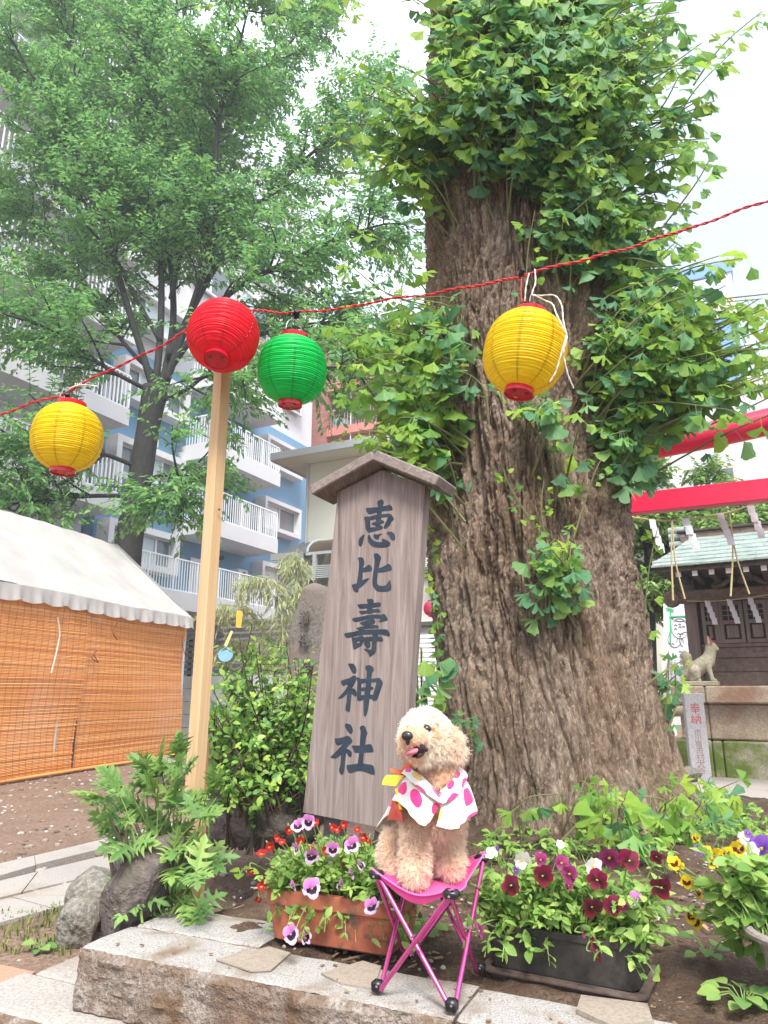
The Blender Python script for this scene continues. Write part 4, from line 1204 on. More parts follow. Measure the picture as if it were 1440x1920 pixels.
def framed_window(F, x0, x1, z0, z1, parent, yo=.5, fr=.16, panes=2, split=None, gl=('glass_grey', 'glass_pale'), wmat='white_wall'):
    mb = MB()
    B_(mb, F, x0, x1, 0, yo, z1 - fr, z1); B_(mb, F, x0, x1, 0, yo, z0, z0 + fr)
    B_(mb, F, x0, x0 + fr, 0, yo, z0 + fr, z1 - fr); B_(mb, F, x1 - fr, x1, 0, yo, z0 + fr, z1 - fr)
    w = mb.build('window', M[wmat], parent)
    n = panes; a, b = x0 + fr, x1 - fr
    for i in range(n):
        p0, p1 = a + (b - a) * i / n, a + (b - a) * (i + 1) / n
        off = .012 * (i % 2)
        B_(MB(), F, p0 + .04, p1 - .04, yo * .45, yo * .45 + .02, z0 + fr + .04, z1 - fr - .04).build('pane', M[gl[i % len(gl)]], w)
        mb = MB()
        B_(mb, F, p0, p0 + .045, yo * .4 + off, yo * .55 + off, z0 + fr, z1 - fr); B_(mb, F, p1 - .045, p1, yo * .4 + off, yo * .55 + off, z0 + fr, z1 - fr)
        B_(mb, F, p0 + .045, p1 - .045, yo * .4 + off, yo * .55 + off, z1 - fr - .045, z1 - fr); B_(mb, F, p0 + .045, p1 - .045, yo * .4 + off, yo * .55 + off, z0 + fr, z0 + fr + .045)
        mb.build('frame', M['alu'], w)
    return w
for k in (-1, 0, 1):
    z = FH * k
    framed_window(BF, 1.02, 3.62, 6.72 + z, 7.98 + z, blue, gl=('glass_grey', 'glass_pale') if k else ('glass_grey', 'glass_pale'))
for k in (-1, 0, 1, 2):
    z = FH * k
    x1 = 7.95 if k >= 0 else 10.9
    bal = B_(MB(), BF, 4.15, x1, 0, 1.35, 5.52 + z, 5.60 + z)
    B_(bal, BF, 4.15, x1, 1.35, 1.45, 5.52 + z, 6.06 + z)
    B_(bal, BF, 4.05, 4.15, 0, 1.45, 5.52 + z, 6.06 + z); B_(bal, BF, x1, x1 + .1, 0, 1.45, 5.52 + z, 6.06 + z)
    bo = bal.build('balcony', M['white_wall'], blue)
    railing(BF, 4.1, x1 + .05, 1.40, 6.07 + z, 7.06 + z, bo)
    # inside the balcony: door, water heater, vents
    d = B_(MB(), BF, 6.2, 7.1, .01, .06, 5.6 + z, 7.55 + z).build('door', M['door_white'], blue)
    B_(MB(), BF, 6.3, 7.0, .06, .075, 5.8 + z, 7.4 + z).build('pane', M['glass_pale'], d)
    h = B_(MB(), BF, 4.5, 5.05, .05, .5, 5.6 + z, 7.45 + z, .02).build('water_heater', M['cream_box'], blue)
    MB().lathe([(.0001, 0), (.07, 0), (.08, .05), (.0001, .06)], BF @ Matrix.Translation((4.78, .50, 7.28 + z)) @ Matrix.Rotation(R(-90), 4, 'X'), 12).build('vent', M['dark'], h)
    MB().lathe([(.0001, 0), (.09, 0), (.09, .10), (.0001, .11)], BF @ Matrix.Translation((5.5, .0, 7.8 + z)) @ Matrix.Rotation(R(-90), 4, 'X'), 12).build('vent', M['dark'], blue)
    MB().lathe([(.0001, 0), (.12, 0), (.10, -.06), (.0001, -.08)], BF @ Matrix.Translation((7.2, .7, 5.515 + z)), 12).build('soffit_lamp', M['white_wall'], blue, smooth=50)
for k in (-1, 0, 1, 2):
    z = FH * k
    framed_window(BF, 8.15, 11.1, 6.72 + z, 8.02 + z, blue, panes=4, gl=('glass_grey', 'glass_pale', 'glass_pale', 'glass_grey'), fr=.2)
    B_(MB(), BF, 9.1, 9.25, .0, .14, 8.25 + z, 8.5 + z).build('vent_box', M['cream_box'], blue)
for i in range(4):
    for j in range(3):
        framed_window(BF, .6 + 2.7 * i, 2.6 + 2.7 * i, 12.4 + 2.56 * j, 13.7 + 2.56 * j, blue, yo=.1, fr=.08)
# ---- white slab block to the left
LF = BF @ Matrix.Translation((11.3, -.4, 0))
white = thing('apartment_block', 'tall white apartment block with long railed balconies behind the leafy tree', 'building', LF @ Vector((0, 0, LOW)))
B_(MB(), LF, 0, 16, -8, 0, LOW, 25).build('wall', M['white_wall'], white)
for k in range(-1, 7):
    z = FH * k
    bal = B_(MB(), LF, .1, 16, 0, 1.5, 5.45 + z, 5.6 + z); B_(bal, LF, .1, 16, 1.5, 1.6, 5.45 + z, 5.95 + z)
    bo = bal.build('balcony', M['white_wall'], white)
    railing(LF, .15, 15.9, 1.55, 5.96 + z, 7.0 + z, bo, pitch=.14, bal=.016)
    for i in range(5):
        w = B_(MB(), LF, .8 + 3.1 * i, 2.9 + 3.1 * i, .0, .03, 5.62 + z, 7.5 + z).build('window', M['alu'], white)
        for q in (0, 1): B_(MB(), LF, .86 + 3.1 * i + 1.0 * q, 1.82 + 3.1 * i + 1.0 * q, .03, .05, 5.7 + z, 7.42 + z).build('pane', M['glass_grey' if (i + q + k) % 3 else 'glass_pale'], w)

# ================================================================== red brick building
t = NT('red_brick'); v = t.coords((1, 1, 1))
br = t.new('TexBrick', Scale=1.0, **{'Mortar Size': .012, 'Brick Width': .42, 'Row Height': .14})
mpb = t.new('Mapping'); mpb.inputs['Rotation'].default_value = (R(90), 0, 0); t.link(v, mpb.inputs['Vector']); t.link(mpb.outputs[0], br.inputs['Vector'])
br.inputs['Color1'].default_value = lin((.40, .16, .13)); br.inputs['Color2'].default_value = lin((.47, .21, .17)); br.inputs['Mortar'].default_value = lin((.33, .14, .11))
M['red_brick'] = t.bsdf(br.outputs['Color'], .85, .2)
M['salmon'] = simple('salmon', (.58, .20, .165), (.64, .25, .2), .7, .8, .2, 1, 0)
M['pink_wall'] = simple('pink_wall', (.62, .27, .25), (.68, .32, .3), .7, .8, .2, 1, 0)
RO = PY(668, 798, 34); RO.z = 0
RF = Matrix((EB, -EA, EZ)).transposed().to_4x4(); RF.translation = RO     # x runs away from us, y = -outward
red = thing('brick_building', 'red brick apartment building with salmon balconies above the cream house', 'building', (RO.x, RO.y, LOW))
B_(MB(), RF, 2.1, 12, -2.6, 14, LOW, 18.6).build('wall', M['red_brick'], red)
B_(MB(), RF, 2.9, 12, -9, -2.62, LOW, 18.6).build('side_wall', M['pink_wall'], red)
B_(MB(), RF, -.4, 2.08, 1.7, 6, LOW, 18.6).build('side_wall', M['red_brick'], red)
for k in range(-1, 3):
    z0 = PY(668, 798, 34).z - .05 + 2.5 * k
    bo = B_(MB(), RF, .0, 2.09, -2.6, 1.68, z0 - .08, z0 + .0)
    B_(bo, RF, -.12, -.0, -2.7, 1.69, z0 - .32, z0 + .12); B_(bo, RF, .0, 2.88, -2.75, -2.63, z0 - .32, z0 + .12)
    bo = bo.build('balcony', M['salmon'], red)
    F2 = RF @ Matrix.Rotation(R(90), 4, 'Z')
    mb = MB()
    for i in range(26): B_(mb, RF, -.07, -.05, -2.66 + .165 * i, -2.64 + .165 * i, z0 + .12, z0 + 1.05)
    B_(mb, RF, -.09, -.03, -2.7, 1.69, z0 + 1.05, z0 + 1.1)
    for i in range(16): B_(mb, RF, .02 + .18 * i, .04 + .18 * i, -2.70, -2.68, z0 + .12, z0 + 1.05)
    B_(mb, RF, -.0, 2.88, -2.72, -2.66, z0 + 1.05, z0 + 1.1)
    mb.build('railing', simple('rail_grey', (.4, .42, .45)) if k == -1 else bpy.data.materials['rail_grey'], bo, kind='stuff')
    MB().tube([RF @ Vector((-.05, -2.68, z0)), RF @ Vector((-.05, -2.68, z0 + 2.5))], .03, 6).build('post', M['white_rail'], red)
    MB().tube([RF @ Vector((-.05, .3, z0)), RF @ Vector((-.05, .3, z0 + 2.5))], .03, 6).build('post', M['white_rail'], red)
    d = B_(MB(), RF, 2.03, 2.1, -1.9, -.4, z0 + .02, z0 + 2.0).build('window', M['alu'], red)
    B_(MB(), RF, 2.0, 2.03, -1.8, -.5, z0 + .1, z0 + 1.9).build('pane', M['glass_grey'], d)
    MB().lathe([(.0001, -.1), (.07, -.07), (.1, 0), (.07, .07), (.0001, .1)], RF @ Matrix.Translation((1.95, .6, z0 + 1.9)), 10).build('lamp', M['white_wall'], red, smooth=60)
    B_(MB(), RF, .3, 1.0, .9, 1.5, z0 + .02, z0 + .8, .03).build('cooling_unit', simple('unit', (.35, .4, .4)) if k == -1 else bpy.data.materials['unit'], red)

# ================================================================== cream house
M['cream_wall'] = simple('cream_wall', (.76, .735, .64), (.80, .78, .69), .6, .8, .15, 1, 0)
M['roof_edge'] = simple('roof_edge', (.62, .63, .67), rough=.5)
M['smoke_sheet'] = simple('smoke_sheet', (.19, .135, .10), (.25, .18, .135), 1, .25, .5, 1, 0, trans=.3)
M['dark_beam'] = simple('dark_beam', (.10, .095, .09), rough=.7)
M['ochre'] = simple('ochre', (.5, .35, .2), rough=.8)
CO = PY(573, 950, 13.5); CO.z = 0
CF = Matrix((EA, EB, EZ)).transposed().to_4x4(); CF.translation = CO      # x to the right along the front, y into the house
def cz(px, py, y=0.0, x=None):          # height and position on the front plane (or a plane y in front of it)
    o = CF @ Vector((0, y, 0)); p = CF.inverted() @ on_plane(px, py, o, EB); return p.x, p.z
house = thing('cream_house', 'cream plastered two storey house with a thin eave and brown curved awning', 'building', (CO.x, CO.y, LOW))
ze = cz(573, 872)[1]
B_(MB(), CF, 0, 3.5, 0, 6, LOW, ze).build('wall', M['cream_wall'], house)
rm = B_(MB(), CF, -.45, 3.7, -.55, 6.5, ze + .005, ze + .09); rf = rm.build('roof', M['cream_wall'], house)
B_(MB(), CF, -.47, 3.7, -.60, -.552, ze - .02, ze + .13, .01).build('gutter', M['roof_edge'], rf)
B_(MB(), CF, -.50, -.452, -.55, 6.5, ze - .02, ze + .13, .01).build('gutter', M['roof_edge'], rf)
MB().tube([CF @ Vector((.05, -.04, ze)), CF @ Vector((.05, -.04, LOW))], .025, 8).build('downpipe', M['white_wall'], house, smooth=60)
# balcony with louvred railing and curved awning
y0 = -.9
xl, zt = cz(574, 1062, y0); _, zb = cz(574, 1087, y0); xr = 3.4
aw0 = cz(572, 1037, y0)[1]; aw1 = cz(580, 1012, y0)[1]
n = 10; P = np.zeros((n, 2, 3))
for i in range(n):
    a = i / (n - 1) * math.pi / 2
    for j, x in enumerate((xl, xr)): P[i, j] = CF @ Vector((x, y0 + .9 * (1 - math.cos(a)) , aw0 + (aw1 - aw0 + .12) * math.sin(a)))
aw = MB().grid(P).build('awning', M['smoke_sheet'], house, smooth=180)
for i in range(3):
    x = xl + .55 + i * 1.25
    if i == 0: x = xl + .02
    pts = [CF @ Vector((x, y0 + .9 * (1 - math.cos(a)) - .01, aw0 + (aw1 - aw0 + .12) * math.sin(a) + .012)) for a in np.linspace(0, math.pi / 2, 8)]
    MB().tube(pts, .022, 6).build('awning_rib', M['white_rail'], aw, smooth=60)
B_(MB(), CF, xl, xr, y0 - .03, y0 + .03, aw0 - .05, aw0 + .0).build('awning_rail', M['white_rail'], house)
for x in (xl + .18, xl + 2.6): B_(MB(), CF, x - .035, x + .035, y0 - .03, y0 + .03, zb - .1, aw0 - .05).build('balcony_post', M['white_rail'], house)
for i in range(7):
    z = zb + (zt - zb) * (i + .2) / 7
    B_(MB(), CF, xl, xr, y0 - .035, y0 - .015, z, z + (zt - zb) / 11).build('rail_slat', M['white_rail'], house)
B_(MB(), CF, xl - .1, xr, y0 - .05, 0, zb - .12, zb - .02).build('floor_beam', M['dark_beam'], house)
B_(MB(), CF, xl + .5, xr, -.45, -.02, zb, aw0 - .1).build('inner_wall', M['ochre'], house)
B_(MB(), CF, xl + .4, 3.3, -.5, -.40, aw0 - .13, aw0 - .06).build('lintel', M['ochre'], house)
B_(MB(), CF, 1.9, 2.7, -.47, -.452, zb + .1, aw0 - .2).build('window', M['glass_grey'], house)
# ground floor projects
zg = cz(805, 1165, y0)[1]
B_(MB(), CF, xl - .05, xr, y0 + .03, -.02, zg, zb - .125).build('lower_wall', M['cream_wall'], house)
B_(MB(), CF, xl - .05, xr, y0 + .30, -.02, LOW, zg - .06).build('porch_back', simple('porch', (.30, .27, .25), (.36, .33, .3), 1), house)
B_(MB(), CF, xl - .05, xr, y0 + .0, y0 + .3, zg - .06, zg - .001).build('porch_beam', M['dark_beam'], house)
xm, zm = cz(789, 1187, y0 + .29)
mtr = MB().lathe([(.0001, .12), (.09, .11), (.115, .05), (.115, 0)], CF @ Matrix.Translation((xm, y0 + .29, zm)) @ Matrix.Rotation(R(90), 4, 'X'), 20).build('meter', M['glass_grey'], house, smooth=50)
MB().lathe([(.115, -.01), (.13, 0), (.13, .05), (.115, .06)], CF @ Matrix.Translation((xm, y0 + .29, zm)) @ Matrix.Rotation(R(90), 4, 'X'), 20).build('meter_ring', M['dark'], mtr, smooth=50)
B_(MB(), CF, xm + .25, xm + 1.0, y0 + .27, y0 + .29, zm - .75, zm + .0).build('porch_panel', M['white_wall'], house)
# little tiled hood on the right of the sign
hx, hz = cz(812, 1030, y0 - .5)
B_(MB(), CF, hx - .12, hx + .5, y0 - .5, y0 + .0, hz - .12, hz - .03).build('hood', simple('hood', (.2, .15, .14)), house)
B_(MB(), CF, hx - .18, hx + .5, y0 - .56, y0 + .0, hz - .028, hz + .02).build('hood_sheet', simple('verdigris', (.36, .45, .42), (.46, .54, .51), 3), house)
# low lean-to at its left corner
lean = thing('outbuilding', 'small white outbuilding with thin grey eave at the corner of the cream house', 'building', CF @ Vector((-.6, -.4, LOW)))
xa, za = cz(531, 1050, -.6); xb, zb2 = cz(574, 1042, -.6)
B_(MB(), CF, xa + .35, xl - .12, -.6, .8, LOW, za - .06).build('wall', M['cream_wall'], lean)
MB().prism([(-.9, za - .05), (.8, za + .75), (.8, za + .80), (-.9, za + .02)], xl - .06 - xa, CF @ Matrix.Translation((xa, 0, 0)) @ Matrix(((0, 0, 1, 0), (1, 0, 0, 0), (0, 1, 0, 0), (0, 0, 0, 1)))).build('roof', simple('slate', (.13, .15, .17), (.2, .22, .24), 2), lean)
B_(MB(), CF, xa - .02, xl - .06, -.98, -.91, za - .07, za + .04).build('gutter', M['white_wall'], lean)
MB().tube([CF @ Vector((xl - .2, -.95, za - .05)), CF @ Vector((xl - .2, -.66, za - .25)), CF @ Vector((xl - .2, -.66, LOW))], .03, 8).build('downpipe', M['white_wall'], lean, smooth=60)

lantern('small pink lantern hanging far behind between the sign and the trunk', PY(808, 1141, 10.5), .11, M['paper_pink'], (0, 0, 1), 0, 'cap_red', group=None)
# white louvred fence low at the right of the sign
lf = thing('louvre_fence', 'low white louvred fence seen between the sign and the ginkgo trunk', 'fence', PZ(808, 1330, LOW))
F3 = Matrix((EA, EB, EZ)).transposed().to_4x4(); F3.translation = Vector((0, 0, 0)) + PY(808, 1250, 8.5); F3.translation.z = 0
for i in range(16):
    z = .36 + .055 * i
    B_(MB(), F3, -1.2, 1.4, -.01, .012, z, z + .036).build('slat', M['white_rail'], lf)
for x in (-.6, .1, .8): B_(MB(), F3, x - .025, x + .025, .013, .05, LOW, 1.26).build('post', M['white_rail'], lf)
B_(MB(), F3, -1.2, 1.4, .05, .2, LOW, .34).build('base_wall', M['grey_soffit'], lf)

# dark slatted fence and concrete wall behind the bush
sf = thing('slat_fence', 'dark brown horizontal slat fence behind the bush and the timber pole', 'fence', PZ(450, 1330, LOW))
F4 = Matrix((EA, EB, EZ)).transposed().to_4x4(); F4.translation = PY(450, 1250, 12.0); F4.translation.z = 0
msl = simple('slat_brown', (.10, .085, .075), (.15, .125, .11), 4)
for i in range(11):
    z = PY(450, 1286, 12).z + .098 * i
    B_(MB(), F4, -3.2, 1.6, -.012, .012, z, z + .062).build('slat', msl, sf)
for x in (-2.2, -1.1, -.3, .9): B_(MB(), F4, x - .025, x + .025, .013, .06, LOW, PY(450, 1190, 12).z).build('post', M['dark'], sf)
cw = thing('concrete_wall', 'grey concrete wall with a capped top behind the bamboo and the dark fence', 'wall', PZ(470, 1330, LOW))
F5 = F4.copy(); F5.translation = F4.translation + EB * .9
zt5 = PY(470, 1160, 12.8).z
mcw = simple('concrete', (.40, .41, .41), (.5, .5, .49), 2, .85)
B_(MB(), F5, -1.1, 3, 0, .15, LOW, zt5 - .15).build('wall', mcw, cw)
B_(MB(), F5, -1.15, 3, -.03, .18, zt5 - .149, zt5).build('coping', mcw, cw)
lw = thing('block_wall', 'low grey block wall under the slat fence behind the bush', 'wall', F4 @ Vector((0, 0, LOW)))
for r_ in range(5):
    for i in range(9):
        x0 = -3.3 + .6 * i + (.3 if r_ % 2 else 0)
        B_(MB(), F4, x0, x0 + .592, -.08, .06, LOW + .21 * r_, LOW + .202 + .21 * r_, .004).build('block', mcw, lw)
# ================================================================== zelkova behind the tent
M['zel_bark'] = wood_mat('zel_bark', (.018, .018, .019), (.038, .036, .034), (.075, .07, .065), along=(1, 1, .25), scale=30, bstr=.6, bdist=.01)
M['zel_leaf'] = leaf_mat('zel_leaf', [(.1, (.12, .29, .11)), (.5, (.19, .42, .13)), (.9, (.33, .54, .14))], .55, .5, .3)
def crown_tree(name, label, limbs, base, trunk_pts, trunk_r, depth_jit, mats, seed, leaf_n, leaf_s, nchild, ngrand, clen, glen, group=None, droop=.15, r_limb=.056):
    rg = np.random.default_rng(seed)
    t = thing(name, label, 'tree', base, group=group)
    tb = MB(); C = [Vector(q) for q in catmull(trunk_pts, 6)]
    tb.tube(C, list(np.interp(np.linspace(0, 1, len(C)), np.linspace(0, 1, len(trunk_r)), trunk_r)), 16)
    tb.build('trunk', mats[0], t, smooth=180)
    bb = MB(); LP = []; LD = []; LN = []
    def norm(v): return v / (np.linalg.norm(v) + 1e-9)
    def rand_dir(d, lo, hi):
        a = norm(rg.normal(size=3)); a = norm(a - d * (a @ d)); th = rg.uniform(lo, hi)
        return d * math.cos(th) + a * math.sin(th)
    def spray(P, d, L):                        # a flat leafy twig
        n = max(4, int(leaf_n * L)); up = norm(np.array([rg.normal() * .3, rg.normal() * .3, 1.0]))
        side = norm(np.cross(d, up))
        for i in range(n):
            q = (i + .5) / n; s = 1 if i % 2 else -1
            p = P + d * L * q + np.array([0, 0, -droop * L * q * q]) + rg.normal(size=3) * .02
            LP.append(p); LD.append(norm(d * .55 + side * s * .8 + np.array([0, 0, -.35 + rg.normal() * .2]))); LN.append(up + rg.normal(size=3) * .35)
    for li, pts in enumerate(limbs):
        C = np.array(catmull(pts, 7)); n = len(C)
        rr = r_limb * (1.0 if li < 6 else .55)
        bb.tube([Vector(q) for q in C], list(rr * (1 - np.linspace(0, 1, n)) ** .9 + .012), 8)
        seg = np.linalg.norm(np.diff(C, axis=0), axis=1).sum()
        for k in range(int(nchild * seg)):
            q = rg.uniform(.22, 1.0); i = min(int(q * (n - 1)), n - 2)
            p = C[i] + (C[i + 1] - C[i]) * rg.uniform(); d = norm(C[i + 1] - C[i])
            d1 = rand_dir(d, .5, 1.25); d1 = norm(d1 + np.array([0, 0, .18])); L1 = clen * rg.uniform(.5, 1.1) * (1.1 - .5 * q)
            e = p + d1 * L1 + np.array([0, 0, -.05 * L1])
            m = (p + e) / 2 + rg.normal(size=3) * .05 * L1
            CC = np.array(catmull([p, m, e], 4)); bb.tube([Vector(x) for x in CC], list(np.linspace(.020 * L1 + .004, .004, len(CC))), 5, cap=False)
            for g_ in range(ngrand):
                qq = rg.uniform(.2, 1.0); j = min(int(qq * (len(CC) - 1)), len(CC) - 2); pp = CC[j] + (CC[j + 1] - CC[j]) * rg.uniform()
                d2 = rand_dir(norm(CC[j + 1] - CC[j]), .35, 1.2); d2 = norm(d2 * np.array([1, 1, .6])); L2 = glen * rg.uniform(.5, 1.2)
                e2 = pp + d2 * L2 + np.array([0, 0, -droop * L2])
                bb.tube([Vector(pp), Vector(pp + d2 * L2 * .6), Vector(e2)], [.006, .004, .002], 4, cap=False)
                spray(pp, d2, L2)
    bb.build('limbs', mats[0], t, smooth=180, kind='stuff')
    LP, LD, LN = map(np.array, (LP, LD, LN)); N = len(LP)
    LN = LN - LD * np.sum(LN * LD, 1)[:, None]; LN /= np.linalg.norm(LN, axis=1)[:, None]
    LX = np.cross(LD, LN); s = leaf_s * rg.uniform(.6, 1.25, (N, 1))
    tipz = -.18
    V = np.stack([LP, LP + LD * s * .45 + LX * s * .24 + LN * s * .03, LP + LD * s + LN * s * tipz, LP + LD * s * .45 - LX * s * .24 + LN * s * .03], 1).reshape(-1, 3)
    F = np.arange(N * 4).reshape(-1, 4); F = np.concatenate([F[:, [0, 1, 2]], F[:, [0, 2, 3]]])
    mb = MB(); mb.addnp(V, F)
    mb.build('crown', mats[1], t, kind='stuff')
    return N
ZD = 11.5
def Zp(seq, d0, d1):
    n = len(seq); return [PY(x, y, d0 + (d1 - d0) * i / (n - 1)) for i, (x, y) in enumerate(seq)]
limbs = [Zp([(288, 760), (302, 600), (300, 430), (288, 250), (270, 120), (240, -20), (215, -170)], ZD, ZD + .3),
 Zp([(300, 740), (325, 600), (318, 420), (332, 280), (322, 140), (332, -10), (340, -140)], ZD, ZD + 1.2),
 Zp([(310, 720), (362, 570), (402, 430), (408, 240), (442, 110), (485, -60)], ZD, ZD - .8),
 Zp([(318, 690), (420, 560), (520, 500), (640, 445), (720, 420)], ZD, ZD - 1.2),
 Zp([(318, 670), (392, 520), (482, 390), (565, 305), (650, 230), (720, 150)], ZD, ZD + .6),
 Zp([(288, 730), (235, 560), (185, 390), (140, 300), (80, 180), (10, 50)], ZD, ZD - .6),
 Zp([(285, 735), (200, 690), (100, 620), (-60, 570)], ZD, ZD - 1.5),
 Zp([(302, 752), (350, 730), (388, 705), (440, 712), (560, 690), (680, 690)], ZD, ZD - 1.6),
 Zp([(268, 880), (190, 850), (90, 830), (-40, 860)], ZD, ZD - 1.4),
 Zp([(262, 905), (310, 890), (330, 900), (350, 920)], ZD, ZD - 1.6),
 Zp([(258, 930), (170, 930), (70, 940), (-30, 950)], ZD, ZD - 1.2),
 Zp([(290, 700), (230, 640), (120, 480), (20, 380), (-60, 330)], ZD, ZD + 1),
 Zp([(330, 620), (430, 640), (560, 610), (660, 600)], ZD, ZD + .8),
 Zp([(320, 560), (380, 330), (460, 180), (560, 60), (620, -60)], ZD, ZD + 1.4),
 Zp([(300, 640), (200, 440), (150, 200), (120, 20), (60, -120)], ZD, ZD + 1.2)]
tp = [PZ(240, 1400, LOW), PY(240, 1030, ZD), PY(262, 900, ZD), PY(278, 800, ZD), PY(292, 728, ZD)]
tp[0] = Vector((tp[1].x - .05, ZD, LOW - .05))
nleaf = crown_tree('zelkova_tree', 'large leafy green tree with dark vase shaped limbs rising behind the white tent', limbs, (tp[1].x - .05, ZD, LOW), tp, [.30, .225, .20, .19, .23], 0, (M['zel_bark'], M['zel_leaf']), 5, 34, .115, 7.6, 9, 1.3, .66)

# ================================================================== evergreen trees behind the little shrine
M['evg_leaf'] = leaf_mat('evg_leaf', [(.1, (.13, .25, .06)), (.5, (.23, .38, .09)), (.9, (.38, .52, .14))], .4, .45, .4)
for i, (x, ytop, ybase, d, lab) in enumerate(((1215, 890, 1280, 9.4, 'light green evergreen tree between the trunk and the shrine roof'), (1330, 900, 1280, 10.0, 'light green evergreen tree directly above the shrine roof'),
                                      (1450, 930, 1280, 9.7, 'green evergreen tree at the right edge above the shrine roof'))):
    b = PY(x, ybase, d); b.z = -.1
    tpz = [b, PY(x + 4, 1130, d), PY(x - 3, 1010, d)]
    lm = []
    for k in range(9):
        rg = np.random.default_rng(50 * i + k)
        s = PY(x, 1150 - 14 * k, d); a = k * 2.4; rr = rg.uniform(.5, .95)
        e = s + Vector((rr * math.cos(a), rr * math.sin(a), rg.uniform(.1, .55)))
        lm.append([s, (s + e) / 2 + EZ * .08, e])
    lm.append([PY(x, 1100, d), PY(x + 6, 1000, d), PY(x, ytop, d)])
    crown_tree('evergreen_tree', lab, lm, b, tpz, [.07, .06, .04], 0, (M['zel_bark'], M['evg_leaf']), 70 + i, 60, .10, 12, 11, .46, .34, group='evergreens behind the shrine', r_limb=.03)

# ================================================================== bamboo with festival strips
M['bamboo_leaf'] = leaf_mat('bamboo_leaf', [(.1, (.3, .33, .16)), (.5, (.42, .46, .25)), (.9, (.56, .56, .34))], .4, .6, .2)
M['culm'] = simple('culm', (.25, .3, .12), (.35, .36, .18), 8)
bp = PY(520, 1300, 7.6); bp.z = LOW
bam = thing('bamboo_plant', 'pale dry bamboo branch with narrow drooping leaves beside the pointed stone', 'bamboo', bp)
st = MB(); LPs = []
rgb = np.random.default_rng(77)
culms = [[(525, 1330), (530, 1200), (520, 1110), (490, 1080), (450, 1095)], [(530, 1330), (545, 1180), (560, 1090), (555, 1050), (540, 1042)], [(520, 1340), (505, 1220), (470, 1150), (430, 1135), (402, 1150)], [(535, 1330), (560, 1200), (570, 1130), (560, 1100)], [(515, 1330), (480, 1230), (440, 1200), (415, 1230)]]
for ci, cpx in enumerate(culms):
    Cc = [Vector(q) for q in catmull([PY(x, y, 7.6 + .15 * ci) for x, y in cpx], 6)]
    st.tube(Cc, list(np.linspace(.013, .003, len(Cc))), 6)
    for i in range(6, len(Cc)):
        for k in range(6):
            d = Vector((rgb.normal(), rgb.normal(), rgb.normal() * .5 - .1)).normalized(); L = rgb.uniform(.15, .4)
            e = Cc[i] + d * L - EZ * .08; st.tube([Cc[i], (Cc[i] + e) / 2 + EZ * .02, e], .0016, 3, cap=False)
            for q in range(6):
                p = Cc[i].lerp(e, .25 + .75 * q / 12); dd = (Vector((rgb.normal() * .5, rgb.normal() * .5, -1)) + d * .5).normalized()
                LPs.append((p, dd, rgb.uniform(.06, .13)))
st.build('culms', M['culm'], bam, smooth=60)
mb = MB()
for p, d, L in LPs:
    s = d.orthogonal().normalized(); s = (Quaternion(d, rgb.uniform(0, 6.28)) @ s) * L * .085
    mb.add([p, p + d * L * .4 + s, p + d * L, p + d * L * .4 - s], [(0, 1, 2, 3)])
mb.build('leaves', M['bamboo_leaf'], bam, kind='stuff')
M['strip_orange'] = simple('strip_orange', (.75, .34, .03), (.8, .42, .08), 9); M['strip_yellow'] = simple('strip_yellow', (.68, .6, .22), rough=.8)
M['disc_blue'] = simple('disc_blue', (.12, .27, .44), (.2, .36, .5), 12)
def strip(quad, d, mat, label, cat='paper strip', name='paper_strip'):
    P = [PY(x, y, d) for x, y in quad]
    nrm = (P[1] - P[0]).cross(P[3] - P[0]).normalized() * .002
    o = MB().add(P + [p + nrm for p in P], [(0, 1, 2, 3), (7, 6, 5, 4), (0, 4, 5, 1), (1, 5, 6, 2), (2, 6, 7, 3), (3, 7, 4, 0)]).build(name, mat)
    return origin_of(setp(o, label, cat), P[0])
strip([(444, 1144), (455, 1146), (452, 1177), (442, 1176)], 7.3, M['strip_orange'], 'orange paper wish strip hanging in the bamboo')
strip([(433, 1182), (437, 1184), (425, 1213), (420, 1210)], 7.3, M['strip_yellow'], 'thin yellow paper strip hanging above the blue disc')
P = PY(423, 1227, 7.3)
mb = MB().prism([(.075 * math.cos(a), .075 * math.sin(a)) for a in np.linspace(0, 2 * math.pi, 24, endpoint=False)], .004, Matrix.Translation(P) @ Matrix.Rotation(R(80), 4, 'X'))
origin_of(setp(mb.build('paper_disc', M['disc_blue']), 'round blue paper fan hanging behind the timber pole', 'paper fan'), P)

# ================================================================== pointed standing stone
st_o = PY(592, 1290, 4.6)
zt = PY(585, 1088, 4.6).z
# outline in the stone's own plane (x right, z up), then swept in depth
FS = Matrix((ex, ey, EZ)).transposed().to_4x4(); FS.translation = Vector((st_o.x, st_o.y, 0))
pxs = [(534, 1290), (533, 1190), (548, 1140), (562, 1100), (576, 1088), (592, 1090), (606, 1106), (618, 1150), (630, 1200), (640, 1290)]
ol = [FS.inverted() @ on_plane(x, y, st_o, ey) for x, y in pxs]
ol = [(p.x, p.z) for p in ol]
zs = np.linspace(-.1, zt, 40); Lx = np.interp(zs, [ol[0][1] - 1] + [ol[i][1] for i in range(5)], [ol[0][0]] + [ol[i][0] for i in range(5)])
Rx = np.interp(zs, [ol[9][1] - 1] + [ol[i][1] for i in (9, 8, 7, 6, 5)] + [zt], [ol[9][0]] + [ol[i][0] for i in (9, 8, 7, 6, 5)] + [ol[4][0]])
nth = 64; P = np.zeros((40, nth, 3)); A = np.linspace(0, 2 * np.pi, nth, endpoint=False)
cxs, hw = (Lx + Rx) / 2, np.maximum((Rx - Lx) / 2, .01)
